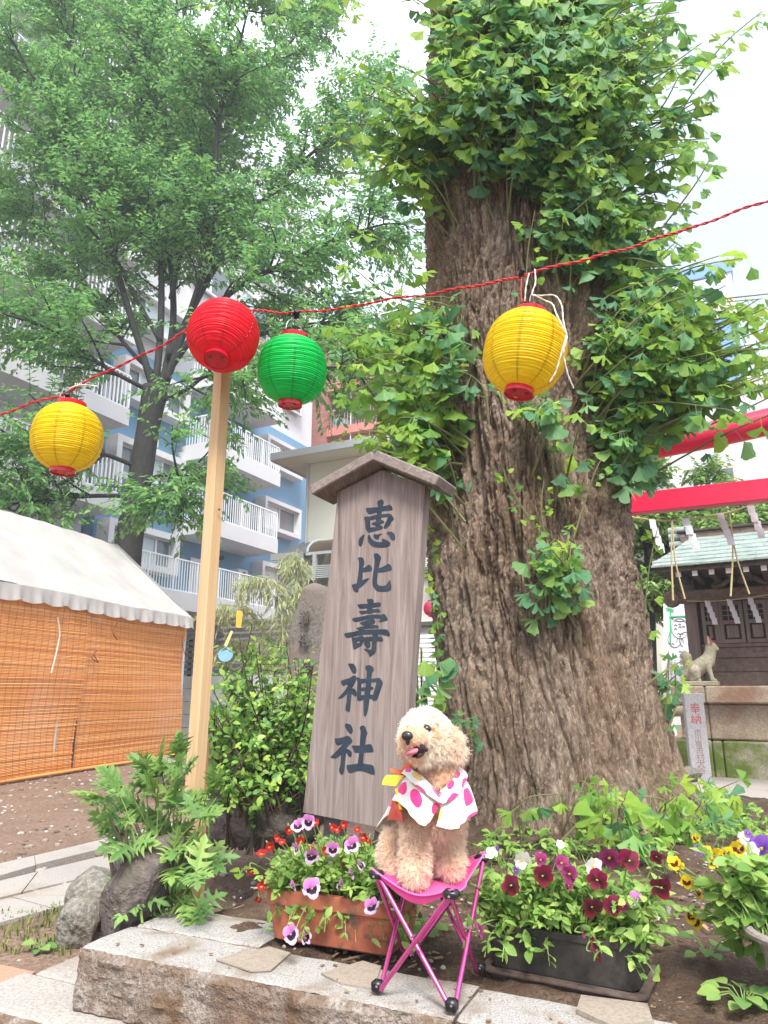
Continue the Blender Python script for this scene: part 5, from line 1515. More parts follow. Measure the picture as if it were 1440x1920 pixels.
for i, z in enumerate(zs):
    dd = .10 + .05 * (1 - z / zt)
    if i == 39: dd = .02
    ca, sa = np.cos(A), np.sin(A)
    x = cxs[i] + hw[i] * np.sign(ca) * np.abs(ca) ** .75; y = dd * np.sign(sa) * np.abs(sa) ** .55 + .1
    nz = .012 * fbm(x * 7, y * 7 + 3, z * 7, 4, 8)
    P[i] = np.array([list(FS @ Vector((x[k], y[k] + nz[k], z + .5 * nz[k]))) for k in range(nth)])
stele = thing('standing_stone', 'pointed grey brown standing stone with carved characters behind the bush, left of the sign', 'stone', FS @ Vector((0, .1, 0)))
mb = MB().grid(P, True); k = mb.n; mb.add([FS @ Vector((cxs[-1], .1, zt + .005))], []); mb.f += [[39 * nth + i, 39 * nth + (i + 1) % nth, k] for i in range(nth)]; mb.mi += [0] * nth
M['stele'] = stone_mat('stele', [(.3, (.12, .105, .09)), (.55, (.21, .185, .16)), (.75, (.3, .27, .24))], fine=60, stain=(.22, .18, .15), stain_scale=3, stain_lo=.5, stain_hi=.6, bstr=.8, bdist=.008)
mb.build('stone', M['stele'], stele, smooth=180)
def text_mesh(name, s, size, Mx, mat, parent, ext=.0008, label=None):
    cu = bpy.data.curves.new(name, 'FONT'); cu.body = s; cu.size = size; cu.extrude = ext; cu.align_x = 'CENTER'; cu.align_y = 'CENTER'; cu.resolution_u = 3
    o = bpy.data.objects.new(name, cu); COL.objects.link(o)
    dg = bpy.context.evaluated_depsgraph_get(); me = bpy.data.meshes.new_from_object(o.evaluated_get(dg))
    bpy.data.objects.remove(o); bpy.data.curves.remove(cu)
    n = bpy.data.objects.new(name, me); COL.objects.link(n); me.materials.clear(); me.materials.append(mat)
    n.parent = parent; n.matrix_local = W[parent].inverted() @ Mx; W[n] = Mx.copy()
    return n
M['carved'] = simple('carved', (.12, .107, .094), rough=.9)
RX = Matrix.Rotation(R(90), 4, 'X')
for chs, (x, y) in zip('道祖神', ((578, 1161), (577, 1203), (583, 1252))):
    p = FS.inverted() @ on_plane(x, y, st_o, ey); 
    text_mesh('carved_character', chs, .088, FS @ Matrix.Translation((p.x, -.042 - .012 * (1.2 - p.z), p.z)) @ RX, M['carved'], stele, .006)
# ================================================================== planting
def oval_leaf(n=3, w=.32, fold=.12, droop=.18, tip=1.0):
    v = []; ys = np.linspace(0, 1, n + 2)
    for y in ys:
        ww = w * math.sin(math.pi * min(1, (y * .92 + .04)) ** .9) ** .9; z = -droop * y * y
        v += [(-ww, y, z + fold * ww * 2), (0, y, z), (ww, y, z + fold * ww * 2)]
    f = []
    for i in range(n + 1):
        a = 3 * i; f += [(a, a + 1, a + 4, a + 3), (a + 1, a + 2, a + 5, a + 4)]
    return np.array(v), f
def lobed_leaf(seed):
    rg = np.random.default_rng(seed)
    out = [(.03, 0)]
    lobes = [(.20, .30, .44), (.46, .46, .36), (.72, .36, .30)]
    y0 = .1
    R_ = []
    for (y, w, dy) in ((.16, .42, .18), (.42, .50, .16), (.68, .34, .12)):
        R_ += [(.07, y - .06), (w * .62, y + .02), (w * (1 + rg.normal() * .08), y + dy * 1.2), (w * .52, y + dy * .75), (.09, y + dy * .7)]
    R_ += [(.13, .86), (.0, 1.05)]
    pts = [(0.0, 0.0)] + R_; n = len(pts)
    v = []; f = []
    for s in (1, -1):
        b = len(v)
        for (x, y) in pts: v.append((s * x, y, -.22 * y * y + .10 * abs(x) - .35 * x * x))
        poly = [Vector((p[0], p[1], 0)) for p in pts]
        for t in tessellate_polygon([poly]):
            a, bb, c = [pts[i] for i in t]; cr = (bb[0] - a[0]) * (c[1] - a[1]) - (bb[1] - a[1]) * (c[0] - a[0])
            t = tuple(t) if cr > 0 else tuple(t)[::-1]
            f.append(tuple(b + i for i in (t if s > 0 else t[::-1])))
    return np.array(v), f
def scatter(mb, leaf, mats):
    if not len(mats): return
    L = np.array([np.array(m) for m in mats]); v, f = leaf
    V = np.einsum('nij,kj->nki', L[:, :3, :3], v) + L[:, None, :3, 3]
    k = len(v); F = []
    for i in range(len(L)): F += [[j + i * k for j in q] for q in f]
    mb.add(V.reshape(-1, 3), F)
OV = oval_leaf(); OVW = oval_leaf(3, .42, .1, .25); OVN = oval_leaf(3, .2, .15, .3)
M['bush_leaf'] = leaf_mat('bush_leaf', [(.1, (.11, .29, .07)), (.5, (.25, .46, .09)), (.9, (.50, .64, .12))], .35, .4, .4)
M['pansy_leaf'] = leaf_mat('pansy_leaf', [(.1, (.13, .27, .05)), (.5, (.25, .42, .09)), (.9, (.42, .55, .15))], .4, .45, .35)
M['mug_leaf'] = leaf_mat('mug_leaf', [(.1, (.12, .25, .07)), (.5, (.19, .34, .10)), (.9, (.32, .47, .11))], .35, .5, .35)
M['mug_leaf_obj'] = leaf_mat('mug_leaf_single', [(.1, (.12, .25, .07)), (.5, (.19, .34, .10)), (.9, (.32, .47, .11))], .35, .5, .35, per='object')
M['twig_dark'] = simple('twig_dark', (.055, .04, .03), (.1, .075, .055), 30, .8)
M['stem_green'] = simple('stem_green', (.16, .26, .06), (.24, .34, .1), 30)

# ---- bush between the pole and the sign
bb_ = PY(500, 1545, 2.85); bb_.z = bed_z(bb_.x, bb_.y)
bush = thing('leafy_bush', 'airy green bush with small oval leaves and yellowish tips between the pole and the sign', 'bush', bb_)
rg = np.random.default_rng(21); st = MB(); mats = []
targets = [(400, 1320), (420, 1270), (450, 1230), (470, 1195), (500, 1215), (530, 1225), (560, 1260), (585, 1255), (580, 1310), (540, 1300), (500, 1290), (460, 1300), (410, 1370), (430, 1410), (470, 1380), (510, 1360), (550, 1370), (585, 1380), (590, 1430), (560, 1440), (520, 1430), (480, 1440), (420, 1450), (400, 1420), (450, 1470), (500, 1480), (540, 1490), (395, 1350), (440, 1330), (570, 1480)]
for i in range(92):
    tx, ty = targets[i % len(targets)]; tx += rg.normal() * 14; ty += rg.normal() * 14
    e = PY(tx, ty, 2.85 + rg.normal() * .14); b = bb_ + Vector((rg.normal() * .07, rg.normal() * .05, 0))
    m = b.lerp(e, .5) + Vector((rg.normal() * .05, rg.normal() * .04, .06))
    C = [Vector(q) for q in catmull([b, m, e], 7)]
    st.tube(C, list(np.linspace(.006, .0015, len(C))), 5, cap=False)
    for j in range(7):
        q = rg.uniform(.45, 1); k = min(int(q * (len(C) - 1)), len(C) - 2)
        p = C[k]; d = Vector((rg.normal(), rg.normal(), rg.normal() * .6 + .25)).normalized(); L = rg.uniform(.06, .15)
        st.tube([p, p + d * L], [.0015, .0008], 3, cap=False)
        n = 8
        for a in range(n):
            pp = p + d * L * (a + .5) / n; side = d.cross(Vector((rg.normal(), rg.normal(), rg.normal()))).normalized()
            mats.append(leaf_matrix(pp, side * .8 + d * .5, (rg.normal() * .5, -.35 + rg.normal() * .4, .8), rg.uniform(.016, .033)))
st.build('stems', M['twig_dark'], bush, smooth=60, kind='stuff')
mb = MB(); scatter(mb, OV, mats); mb.build('leaves', M['bush_leaf'], bush, smooth=180, kind='stuff')
# bare twigs under the bush
st = MB()
for i in range(16):
    a = bb_ + Vector((rg.normal() * .05, -.02, 0)); e = PY(400 + 12 * i, 1400 + rg.uniform(0, 90), 2.75)
    st.tube(catmull([a, a.lerp(e, .5) + Vector((rg.normal() * .04, -.03, .01)), e], 5), .0028, 5, cap=False)
st.build('bare_twigs', mtw, bush, smooth=60, kind='stuff')

# ---- cut-leaved plant at the left corner
mb0 = PZ(285, 1715, 0); mug = thing('cut_leaved_plant', 'pale green plant with toothed cut leaves and pruned stumps in front of the pole foot', 'plant', mb0)
LOBE = [lobed_leaf(i) for i in range(3)]; lm_ = []
for i, (v, f) in enumerate(LOBE):
    me = bpy.data.meshes.new('leaf'); me.from_pydata(v.tolist(), [], f); me.materials.append(M['mug_leaf_obj']); me.polygons.foreach_set('use_smooth', [True] * len(f)); lm_.append(me)
rg = np.random.default_rng(5); st = MB()
tg = [(195, 1500), (230, 1470), (215, 1540), (265, 1440), (300, 1425), (330, 1410), (350, 1450), (380, 1475), (250, 1490), (290, 1480), (320, 1500), (360, 1510), (390, 1540), (270, 1530), (240, 1560), (300, 1560), (340, 1570), (390, 1600), (230, 1620), (270, 1640), (310, 1640), (350, 1640), (290, 1690), (320, 1700), (360, 1690), (390, 1700), (270, 1720), (340, 1730), (300, 1735), (250, 1680), (330, 1600), (280, 1600), (375, 1720), (260, 1590), (315, 1450), (285, 1455)]
nl = 0
for i in range(66):
    tx, ty = tg[i % len(tg)]; tx += rg.normal() * 10; ty += rg.normal() * 8
    e = PY(tx, ty, 2.06 + rg.normal() * .08); b = mb0 + Vector((rg.normal() * .045, .08 + rg.normal() * .06, 0))
    C = [Vector(q) for q in catmull([b, b.lerp(e, .55) + EZ * .04, e], 6)]
    st.tube(C, list(np.linspace(.0032, .001, len(C))), 5, cap=False)
    for k in range(4):
        d = (C[-1] - C[-3]).normalized(); a = (k - 1) * 1.1 + rg.normal() * .3
        d = Quaternion((rg.normal() * .2, -.5, .85), a) @ d if k else d
        p = C[-1 - (1 if k else 0)]
        o = bpy.data.objects.new('leaf', lm_[int(rg.integers(3))]); COL.objects.link(o); o.parent = mug
        o.matrix_local = W[mug].inverted() @ leaf_matrix(p, Vector(d) + Vector((0, -.25, -.25)), (rg.normal() * .35, -.55 + rg.normal() * .25, .75), rg.uniform(.05, .085)); nl += 1
st.build('stems', M['stem_green'], mug, smooth=60, kind='stuff')
for (x0, y0, x1, y1) in ((232, 1590, 208, 1535), (238, 1600, 236, 1555), (270, 1585, 255, 1545), (216, 1660, 205, 1600), (240, 1632, 224, 1594), (266, 1640, 268, 1618), (345, 1600, 348, 1570), (225, 1660, 214, 1630)):
    a, b = PY(x0, y0, 2.0), PY(x1, y1, 1.99)
    MB().tube([a - EZ * .05, a, b], [.006, .0055, .0045], 7).build('pruned_stump', M['twig_dark'], mug, smooth=50)

# ---- pansies
def pm(name, stops, rough=.55):
    t = NT(name); tc = t.new('TexCoord'); ln = t.new('VectorMath', operation='LENGTH'); t.link(tc.outputs['Object'], ln.inputs[0])
    n = t.noise(tc.outputs['Object'], 7, 3, .6)
    r = t.math('ADD', ln.outputs['Value'], t.math('MULTIPLY', t.math('SUBTRACT', n, .5), .22))
    return t.bsdf(t.ramp(r, stops), rough, .2, trans=.25, sheen=.2)
PMAT = {
 'mauve_u': pm('mauve_u', [(.1, (.34, .07, .32)), (.5, (.56, .17, .5)), (.95, (.66, .28, .58))]),
 'mauve_l': pm('mauve_l', [(.08, (.6, .4, .02)), (.12, (.02, .004, .03)), (.52, (.025, .005, .04)), (.6, (.72, .62, .76)), (.95, (.74, .45, .68))]),
 'red_u': pm('red_u', [(.1, (.2, .004, .008)), (.95, (.36, .008, .018))]),
 'red_l': pm('red_l', [(.06, (.8, .5, .02)), (.2, (.7, .3, .02)), (.34, (.42, .02, .015)), (.95, (.40, .010, .018))]),
 'burg_u': pm('burg_u', [(.1, (.07, .002, .015)), (.95, (.21, .006, .045))]),
 'burg_l': pm('burg_l', [(.07, (.75, .45, .03)), (.12, (.02, .001, .004)), (.45, (.06, .002, .01)), (.95, (.24, .008, .03))]),
 'yellow_u': pm('yellow_u', [(.1, (.75, .48, .01)), (.95, (.84, .62, .02))]),
 'yellow_l': pm('yellow_l', [(.08, (.8, .6, .02)), (.14, (.09, .015, .005)), (.5, (.1, .015, .005)), (.6, (.8, .5, .01)), (.95, (.85, .64, .02))]),
 'purple_u': pm('purple_u', [(.1, (.12, .03, .3)), (.95, (.26, .10, .5))]),
 'purple_l': pm('purple_l', [(.1, (.7, .5, .1)), (.2, (.05, .01, .12)), (.95, (.25, .09, .48))]),
 'white_u': pm('white_u', [(.1, (.7, .7, .55)), (.95, (.82, .82, .80))]),
 'white_l': pm('white_l', [(.1, (.8, .65, .2)), (.3, (.75, .73, .66)), (.95, (.82, .82, .80))]),
 'rose_u': pm('rose_u', [(.1, (.2, .01, .08)), (.95, (.34, .035, .17))]),
 'rose_l': pm('rose_l', [(.1, (.5, .3, .03)), (.2, (.06, .002, .02)), (.95, (.32, .03, .15))]),
}
def petal_mesh(ang, length, width, z, mat, seed):
    rg = np.random.default_rng(seed); n = 9; v = [(0, 0, z)]; f = []
    rings = (.45, .8, 1.0)
    for ri, q in enumerate(rings):
        for i in range(n):
            t = i / (n - 1) * 2 - 1
            a = t * width * (.75 + .25 * q); r = q * length * (math.cos(t * 1.25) ** .35 if abs(t) < .999 else .68)
            r *= 1 + (.03 * rg.normal() if ri == 2 else 0)
            zz = z + .10 * q * q - .10 * abs(t) ** 2 * q + (.045 * math.sin(i * 2.3 + seed) if ri == 2 else 0)
            v.append((r * math.sin(a), r * math.cos(a), zz))
    for i in range(n - 1):
        f.append((0, 2 + i, 1 + i))
        for k in range(2): f.append((1 + k * n + i, 2 + k * n + i, 2 + (k + 1) * n + i, 1 + (k + 1) * n + i))
    v = np.array(v); c, s = math.cos(ang), math.sin(ang)
    v = np.stack([v[:, 0] * c + v[:, 1] * s, -v[:, 0] * s + v[:, 1] * c, v[:, 2]], 1)
    me = bpy.data.meshes.new('petal'); me.from_pydata(v.tolist(), [], [tuple(q)[::-1] for q in f]); me.materials.append(mat)
    me.polygons.foreach_set('use_smooth', [True] * len(f)); return me
PETALS = {}
for kind in ('mauve', 'red', 'burg', 'yellow', 'purple', 'white', 'rose'):
    u, l = PMAT[kind + '_u'], PMAT[kind + '_l']
    PETALS[kind] = [petal_mesh(R(-36), 1.0, .85, -.03, u, 1), petal_mesh(R(36), 1.0, .85, -.06, u, 2), petal_mesh(R(-102), .92, .75, .02, l, 3), petal_mesh(R(102), .92, .75, .035, l, 4), petal_mesh(R(180), .95, .98, .06, l, 5)]
EYE = bpy.data.meshes.new('pansy_flower')
_b = MB().lathe([(.0001, .13), (.06, .11), (.07, .06), (.03, -.2), (.10, -.22), (.02, -.3), (.0001, -.32)], None, 8)
EYE.from_pydata(np.concatenate(_b.v).tolist(), [], _b.f)
EYE.materials.append(simple('pansy_eye', (.5, .42, .05), (.3, .4, .08), 3))
def pansies(plant, flowers, seed, base_pt):
    rg = np.random.default_rng(seed); st = MB()
    for (x, y, d, kind, sz, back) in flowers:
        p = PY(x, y, d); r = sz * .44 / FPX * d
        n = Vector((rg.normal() * .5 - .05, -1, .15 + rg.normal() * .42)).normalized()
        if back: n = Vector((rg.choice([-1, 1]) * .9, -.35 if back == 1 else .5, .35)).normalized()
        up = (EZ - n * n.z).normalized(); up = Quaternion(n, rg.normal() * .25) @ up; xx = up.cross(n)
        m = Matrix((xx, up, n)).transposed().to_4x4(); m.translation = p; m = m @ Matrix.Scale(r, 4)
        fo = bpy.data.objects.new('pansy_flower', EYE); COL.objects.link(fo); fo.parent = plant; fo.matrix_local = W[plant].inverted() @ m; W[fo] = m
        for me in PETALS[kind]:
            o = bpy.data.objects.new('petal', me); COL.objects.link(o); o.parent = fo
            sq = Matrix.Rotation(rg.normal() * .22, 4, 'X') @ Matrix.Rotation(rg.normal() * .22, 4, 'Y')
            o.matrix_local = sq @ Matrix.Scale(rg.uniform(.85, 1.1), 4)
        q = p - n * r * .3; b = Vector(base_pt(x, y)); 
        st.tube(catmull([q, q - n * .012 + EZ * .006, q.lerp(b, .45) + EZ * .012, b], 5), .0014, 5, cap=False)
    return st
def greens(plant, region, n, mat, sizes, seed, leaves=(OV, OVN), stemw=.0012, st=None, name='foliage'):
    """region: function(rg) -> (root, tip) of a stem"""
    rg = np.random.default_rng(seed); A, B = [], []
    st = st or MB()
    for i in range(n):
        a, b = region(rg); a, b = Vector(a), Vector(b)
        C = [Vector(q) for q in catmull([a, a.lerp(b, .6) + EZ * .015, b], 4)]
        st.tube(C, list(np.linspace(stemw, stemw * .6, len(C))), 4, cap=False)
        for k in range(7):
            q = rg.uniform(.3, 1); j = min(int(q * (len(C) - 1)), len(C) - 2)
            d = Vector((rg.normal(), rg.normal() - .3, rg.normal() * .5 + .1))
            (A if rg.uniform() < .6 else B).append(leaf_matrix(C[j], d, (rg.normal() * .5, -.4 + rg.normal() * .4, .8), rg.uniform(*sizes)))
    mb = MB(); scatter(mb, leaves[0], A); scatter(mb, leaves[1], B)
    mb.build(name, mat, plant, smooth=180, kind='stuff')
    st.build('stems', M['stem_green'], plant, smooth=60, kind='stuff')

# ---- terracotta planter
M['terracotta'] = stone_mat('terracotta', [(.3, (.34, .10, .055)), (.6, (.42, .135, .075)), (.8, (.47, .17, .10))], fine=40, stain=(.13, .085, .06), stain_scale=13, stain_lo=.56, stain_hi=.64, bstr=.15, rough=.6)
M['black_plastic'] = stone_mat('black_plastic', [(.3, (.028, .025, .023)), (.7, (.05, .045, .042))], fine=60, stain=(.085, .07, .06), stain_scale=9, stain_lo=.55, stain_hi=.75, bstr=.15, rough=.5)
M['tray_brown'] = stone_mat('tray_brown', [(.3, (.06, .042, .034)), (.7, (.12, .085, .07))], fine=60, stain=(.16, .12, .1), stain_scale=9, bstr=.2, rough=.55)
def planter_mesh(F, w, d, h, taper, rim_h, rim_o, wall, r=.02):
    def ring(sx, sy, z, rr):
        pts = []
        for cx, cy, a0 in ((sx / 2 - rr, -sy / 2 + rr, -90), (sx / 2 - rr, sy / 2 - rr, 0), (-sx / 2 + rr, sy / 2 - rr, 90), (-sx / 2 + rr, -sy / 2 + rr, 180)):
            for k in range(5):
                a = R(a0 + 90 * k / 4); pts.append((cx + rr * math.cos(a), cy + rr * math.sin(a), z))
        return pts
    t = taper
    L = [ring(w * t - .01, d * t - .01, .0, r * .8), ring(w * t, d * t, .004, r)]
    L += [ring(w * (t + (1 - t) * q) - (.0), d * (t + (1 - t) * q), h * q * (1 - rim_h / h), r) for q in (.33, .66, 1.0)]
    L += [ring(w + rim_o, d + rim_o, h - rim_h, r * 1.1), ring(w + rim_o * 1.1, d + rim_o * 1.1, h - .003, r * 1.1), ring(w + rim_o * .9, d + rim_o * .9, h, r), ring(w - wall * 2, d - wall * 2, h, r * .7), ring(w - wall * 2, d - wall * 2, h - .035, r * .7)]
    P = np.array([[list(F @ Vector(p)) for p in q] for q in L])
    mb = MB().grid(P, True)
    n = P.shape[1]; last = (len(L) - 1) * n
    mb.f.append([last + i for i in range(n)]); mb.mi.append(0)
    mb.f.append([i for i in range(n)][::-1]); mb.mi.append(0)
    return mb
a, b = PZ(512, 1762, 0), PZ(725, 1796, 0)
F = frame((0, 0, 0), b - a); pw = (b - a).length + .012; pd = .16
F.translation = a.lerp(b, .5) + Vector(F.col[1][:3]) * pd * .47
tp_ = thing('terracotta_planter', 'terracotta coloured trough with mud stains holding mauve and red pansies, left of the stool', 'planter', F.translation)
planter_mesh(F, pw * 1.09, pd, .108, .92, .03, .012, .008).build('trough', M['terracotta'], tp_, smooth=35)
MB().box(F @ Vector((0, 0, .075)), (pw * 1.02, pd * .86, .02), F.to_3x3()).build('potting_soil', M['soil'], tp_)
pan1 = thing('pansy_plant', 'mound of mauve faced and small red pansies growing in the terracotta trough', 'flowers', F @ Vector((0, 0, .08)))
F1 = F.copy(); pw1 = pw
fl = [(559, 1549, 'mauve', 31), (579, 1541, 'mauve', 32), (660, 1586, 'mauve', 36), (624, 1593, 'mauve', 30), (584, 1604, 'mauve', 34), (556, 1592, 'mauve', 26), (585, 1666, 'mauve', 40), (697, 1700, 'mauve', 38), (546, 1752, 'mauve', 38)]
fb = [(573, 1759, 'mauve', 30, 1), (677, 1622, 'mauve', 30, 1), (659, 1637, 'mauve', 24, 1), (550, 1662, 'mauve', 26, 2), (638, 1660, 'mauve', 26, 2)]
fr = [(519, 1572), (529, 1579), (542, 1556), (591, 1542), (623, 1551), (632, 1555), (644, 1547), (670, 1555), (681, 1570), (690, 1575), (611, 1596), (586, 1593), (564, 1577), (515, 1616), (645, 1614), (490, 1601), (470, 1634), (496, 1650), (490, 1662), (485, 1686), (583, 1622), (505, 1588)]
FL = []
rg = np.random.default_rng(3)
for x, y, k, s in fl: FL.append((x, y, 1.70 - max(0, y - 1560) * .00025, k, s, 0))
for x, y, k, s, bk in fb: FL.append((x, y, 1.71, k, s, bk))
for x, y in fr: FL.append((x, y, 1.76 if y < 1600 else 1.80, 'red', rg.uniform(15, 22), 0))
def base1(x, y): return F1 @ Vector((np.clip((x - 610) / 110, -1, 1) * pw1 * .4, 0, .085))
st = pansies(pan1, FL, 31, base1)
def reg1(rg):
    u = rg.uniform(-1, 1); a = F1 @ Vector((u * pw1 * .46, rg.uniform(-.4, .4) * pd, .085))
    v = rg.uniform(0, 1)
    b = a + Vector((u * .045 + rg.normal() * .02, -.035 + rg.normal() * .04, .02 + .115 * v * (1 - .45 * u * u)))
    if rg.uniform() < .14: b = a + Vector((u * .06, -.10, -.03 - rg.uniform(0, .03)))
    return a, b
greens(pan1, reg1, 330, M['pansy_leaf'], (.012, .027), 32, st=st)
# spill of red violas left of the trough
# ---- black planter with tray
a, b = PZ(918, 1812, .012), PZ(1200, 1866, .012)
F = frame((0, 0, 0), b - a); pw = (b - a).length; pd = .15
F.translation = a.lerp(b, .5) + Vector(F.col[1][:3]) * pd * .45
bp_ = thing('black_planter', 'dusty black plastic trough on a brown drip tray, right of the stool', 'planter', F.translation - EZ * .012)
planter_mesh(F, pw * 1.03, pd, .085, .95, .012, .006, .006).build('trough', M['black_plastic'], bp_, smooth=35)
T2 = F.copy(); T2.translation = F.translation - EZ * .012
tray = planter_mesh(T2, pw * 1.07, pd * 1.16, .016, .95, .006, .01, .012); tray.build('drip_tray', M['tray_brown'], bp_, smooth=35)
MB().box(F @ Vector((0, 0, .06)), (pw * .97, pd * .86, .02), F.to_3x3()).build('potting_soil', M['soil'], bp_)
pan2 = thing('pansy_plant', 'dark burgundy pansies with a few white and rose ones growing in the black trough', 'flowers', F @ Vector((0, 0, .065)))
F2_ = F.copy(); pw2 = pw; pd2 = pd
FL = [(959, 1660, 'burg', 44), (1017, 1642, 'burg', 44), (1120, 1650, 'burg', 42), (1110, 1700, 'burg', 44), (1148, 1700, 'burg', 40), (1142, 1608, 'rose', 48), (1180, 1614, 'burg', 48), (1231, 1606, 'burg', 30), (1240, 1664, 'burg', 46), (1118, 1782, 'burg', 44), (1053, 1618, 'rose', 34), (1068, 1638, 'rose', 36), (1014, 1612, 'rose', 28), (1066, 1660, 'rose', 24), (1190, 1688, 'mauve', 38), (978, 1613, 'white', 40), (922, 1600, 'white', 30), (1112, 1624, 'white', 36), (1050, 1583, 'white', 20), (1168, 1700, 'rose', 22), (898, 1746, 'rose', 34), (967, 1632, 'purple', 20), (933, 1590, 'purple', 14), (1092, 1748, 'rose', 20)]
FLx = [(x, y, 1.535 - (x - 1060) * .00028 - max(0, y - 1600) * .0003, k, s, 1 if (x, y) in ((898, 1746), (1118, 1782), (1190, 1688), (1092, 1748)) else 0) for x, y, k, s in FL]
def base2(x, y): return F2_ @ Vector((np.clip((x - 1060) / 150, -1, 1) * pw2 * .42, 0, .07))
st = pansies(pan2, FLx, 41, base2)
def reg2(rg):
    u = rg.uniform(-1, 1); a = F2_ @ Vector((u * pw2 * .47, rg.uniform(-.4, .4) * pd2, .07))
    v = rg.uniform(0, 1)
    b = a + Vector((u * .05 + rg.normal() * .025, -.02 + rg.normal() * .045, .01 + .12 * v * (1 - .3 * u * u)))
    if rg.uniform() < .06: b = a + Vector((u * .04, -.085, -.01 - rg.uniform(0, .03)))
    return a, b
greens(pan2, reg2, 300, M['pansy_leaf'], (.012, .029), 42, leaves=(OV, OVN), st=st)
# ---- stone urn with yellow pansies at the right edge
uc = PZ(1528, 1900, 0)
M['urn'] = stone_mat('urn', [(.3, (.20, .165, .14)), (.6, (.30, .26, .23)), (.8, (.38, .34, .31))], fine=90, stain=(.16, .12, .09), stain_scale=8, bstr=.4, rough=.8)
urn = thing('urn_planter', 'grey brown flared urn pot cut by the right edge of the photo', 'planter', uc)
MB().lathe([(.0001, 0), (.062, 0), (.064, .006), (.062, .02), (.066, .05), (.072, .085), (.08, .112), (.098, .118), (.101, .126), (.098, .131), (.086, .131), (.082, .12), (.0001, .115)], Matrix.Translation(uc), 40).build('pot', M['urn'], urn, smooth=40)
pan3 = thing('pansy_plant', 'sprawling yellow and purple pansies in the urn at the right edge', 'flowers', uc + EZ * .12)
FL = [(1385, 1591, 'yellow', 30), (1344, 1605, 'yellow', 30), (1336, 1617, 'yellow', 24), (1264, 1618, 'yellow', 22), (1274, 1630, 'yellow', 22), (1288, 1653, 'yellow', 22), (1308, 1672, 'yellow', 24), (1294, 1714, 'yellow', 28), (1304, 1728, 'yellow', 24), (1312, 1595, 'purple', 18), (1377, 1641, 'purple', 24), (1427, 1590, 'purple', 40), (1405, 1596, 'white', 34), (1394, 1571, 'white', 22), (1436, 1607, 'yellow', 26), (1437, 1728, 'yellow', 30), (1417, 1699, 'yellow', 20), (1392, 1722, 'yellow', 26), (1304, 1570, 'yellow', 16), (1402, 1562, 'purple', 14), (1250, 1703, 'white', 20), (1348, 1620, 'purple', 14), (1424, 1628, 'burg', 14), (1325, 1596, 'yellow', 18), (1362, 1600, 'yellow', 18)]
st = pansies(pan3, [(x, y, 1.54 + (0.07 if x < 1320 else 0), k, s * 1.3, 0) for x, y, k, s in FL], 51, lambda x, y: uc + Vector((np.clip((x - 1500) / 150, -1, 0) * .07, .02, .12)))
def reg3(rg):
    a = uc + Vector((rg.normal() * .04, .02 + rg.normal() * .03, .12)); tx, ty = rg.uniform(1300, 1500), rg.uniform(1585, 1740)
    if rg.uniform() < .2: tx, ty = rg.uniform(1330, 1460), rg.uniform(1700, 1790)
    return a, PY(tx, ty, 1.56 + rg.normal() * .05)
greens(pan3, reg3, 170, M['pansy_leaf'], (.018, .036), 52, leaves=(OV, OVW), st=st)
# ---- broad leaved weeds on the soil at the right
for i, (x, y, n, s, lab, sp) in enumerate(((1395, 1885, 14, .036, 'rosette of dull green rounded leaves on the soil below the urn', .05), (1330, 1800, 9, .036, 'small leafy seedling with reddish stems left of the urn', .05), (450, 1640, 4, .04, 'bright green four leaved seedling behind the left trough', .02),
                               (1215, 1760, 8, .04, 'weak pale weed with round leaves right of the black trough', .04), (75, 1782, 7, .035, 'small weed tuft on the bare soil beside the pink slab', .03), (805, 1745, 10, .04, 'low green weed on the soil between the two troughs, behind the stool', .04))):
    rg = np.random.default_rng(900 + i); z = 0 if x > 200 else LOW
    c = PZ(x, y, z + .005); sp *= .8; w = thing('weed', lab, 'weed', c, group='weeds on the soil')
    ms = []; st = MB()
    for k in range(n):
        a = k * 2.4; d = Vector((math.cos(a), math.sin(a), .35 + rg.uniform(0, .8))); e = c + d * sp * rg.uniform(.4, 1.2)
        st.tube([c, c.lerp(e, .6) + EZ * .01, e], .0012, 4, cap=False)
        ms.append(leaf_matrix(e, d * Vector((1, 1, .2)) + Vector((0, -.2, 0)), (0, -.3, .9), s * rg.uniform(.7, 1.1)))
    st.build('stem', M['stem_green'], w, smooth=60)
    me = bpy.data.meshes.new('leaf'); me.from_pydata(OVW[0].tolist(), [], OVW[1]); me.materials.append(M['young_leaf_obj'] if i in (2,) else M['mug_leaf_obj']); me.polygons.foreach_set('use_smooth', [True] * len(OVW[1]))
    for m in ms:
        o = bpy.data.objects.new('leaf', me); COL.objects.link(o); o.parent = w; o.matrix_local = W[w].inverted() @ m
# low greenery filling behind the black trough and round the court edge
mb = MB(); ms = []; ms2 = []; st = MB(); rg = np.random.default_rng(66)
for i in range(420):
    x = rg.uniform(900, 1440); y = rg.uniform(1545, 1640) if x < 1250 else rg.uniform(1535, 1600)
    p = PZ(x, y, .02); e = p + Vector((rg.normal() * .02, rg.normal() * .02, rg.uniform(.01, .07)))
    st.tube([p, e], .0012, 3, cap=False)
    for k in range(4): (ms if k % 2 else ms2).append(leaf_matrix(e, (rg.normal(), rg.normal(), rg.normal() * .4), (rg.normal() * .4, -.3, .9), rg.uniform(.015, .035)))
scatter(mb, OV, ms); scatter(mb, OVN, ms2)
o = mb.build('ground_cover', M['pansy_leaf'], smooth=180, kind='stuff'); st.build('ground_cover_stems', M['stem_green'], o, kind='stuff')
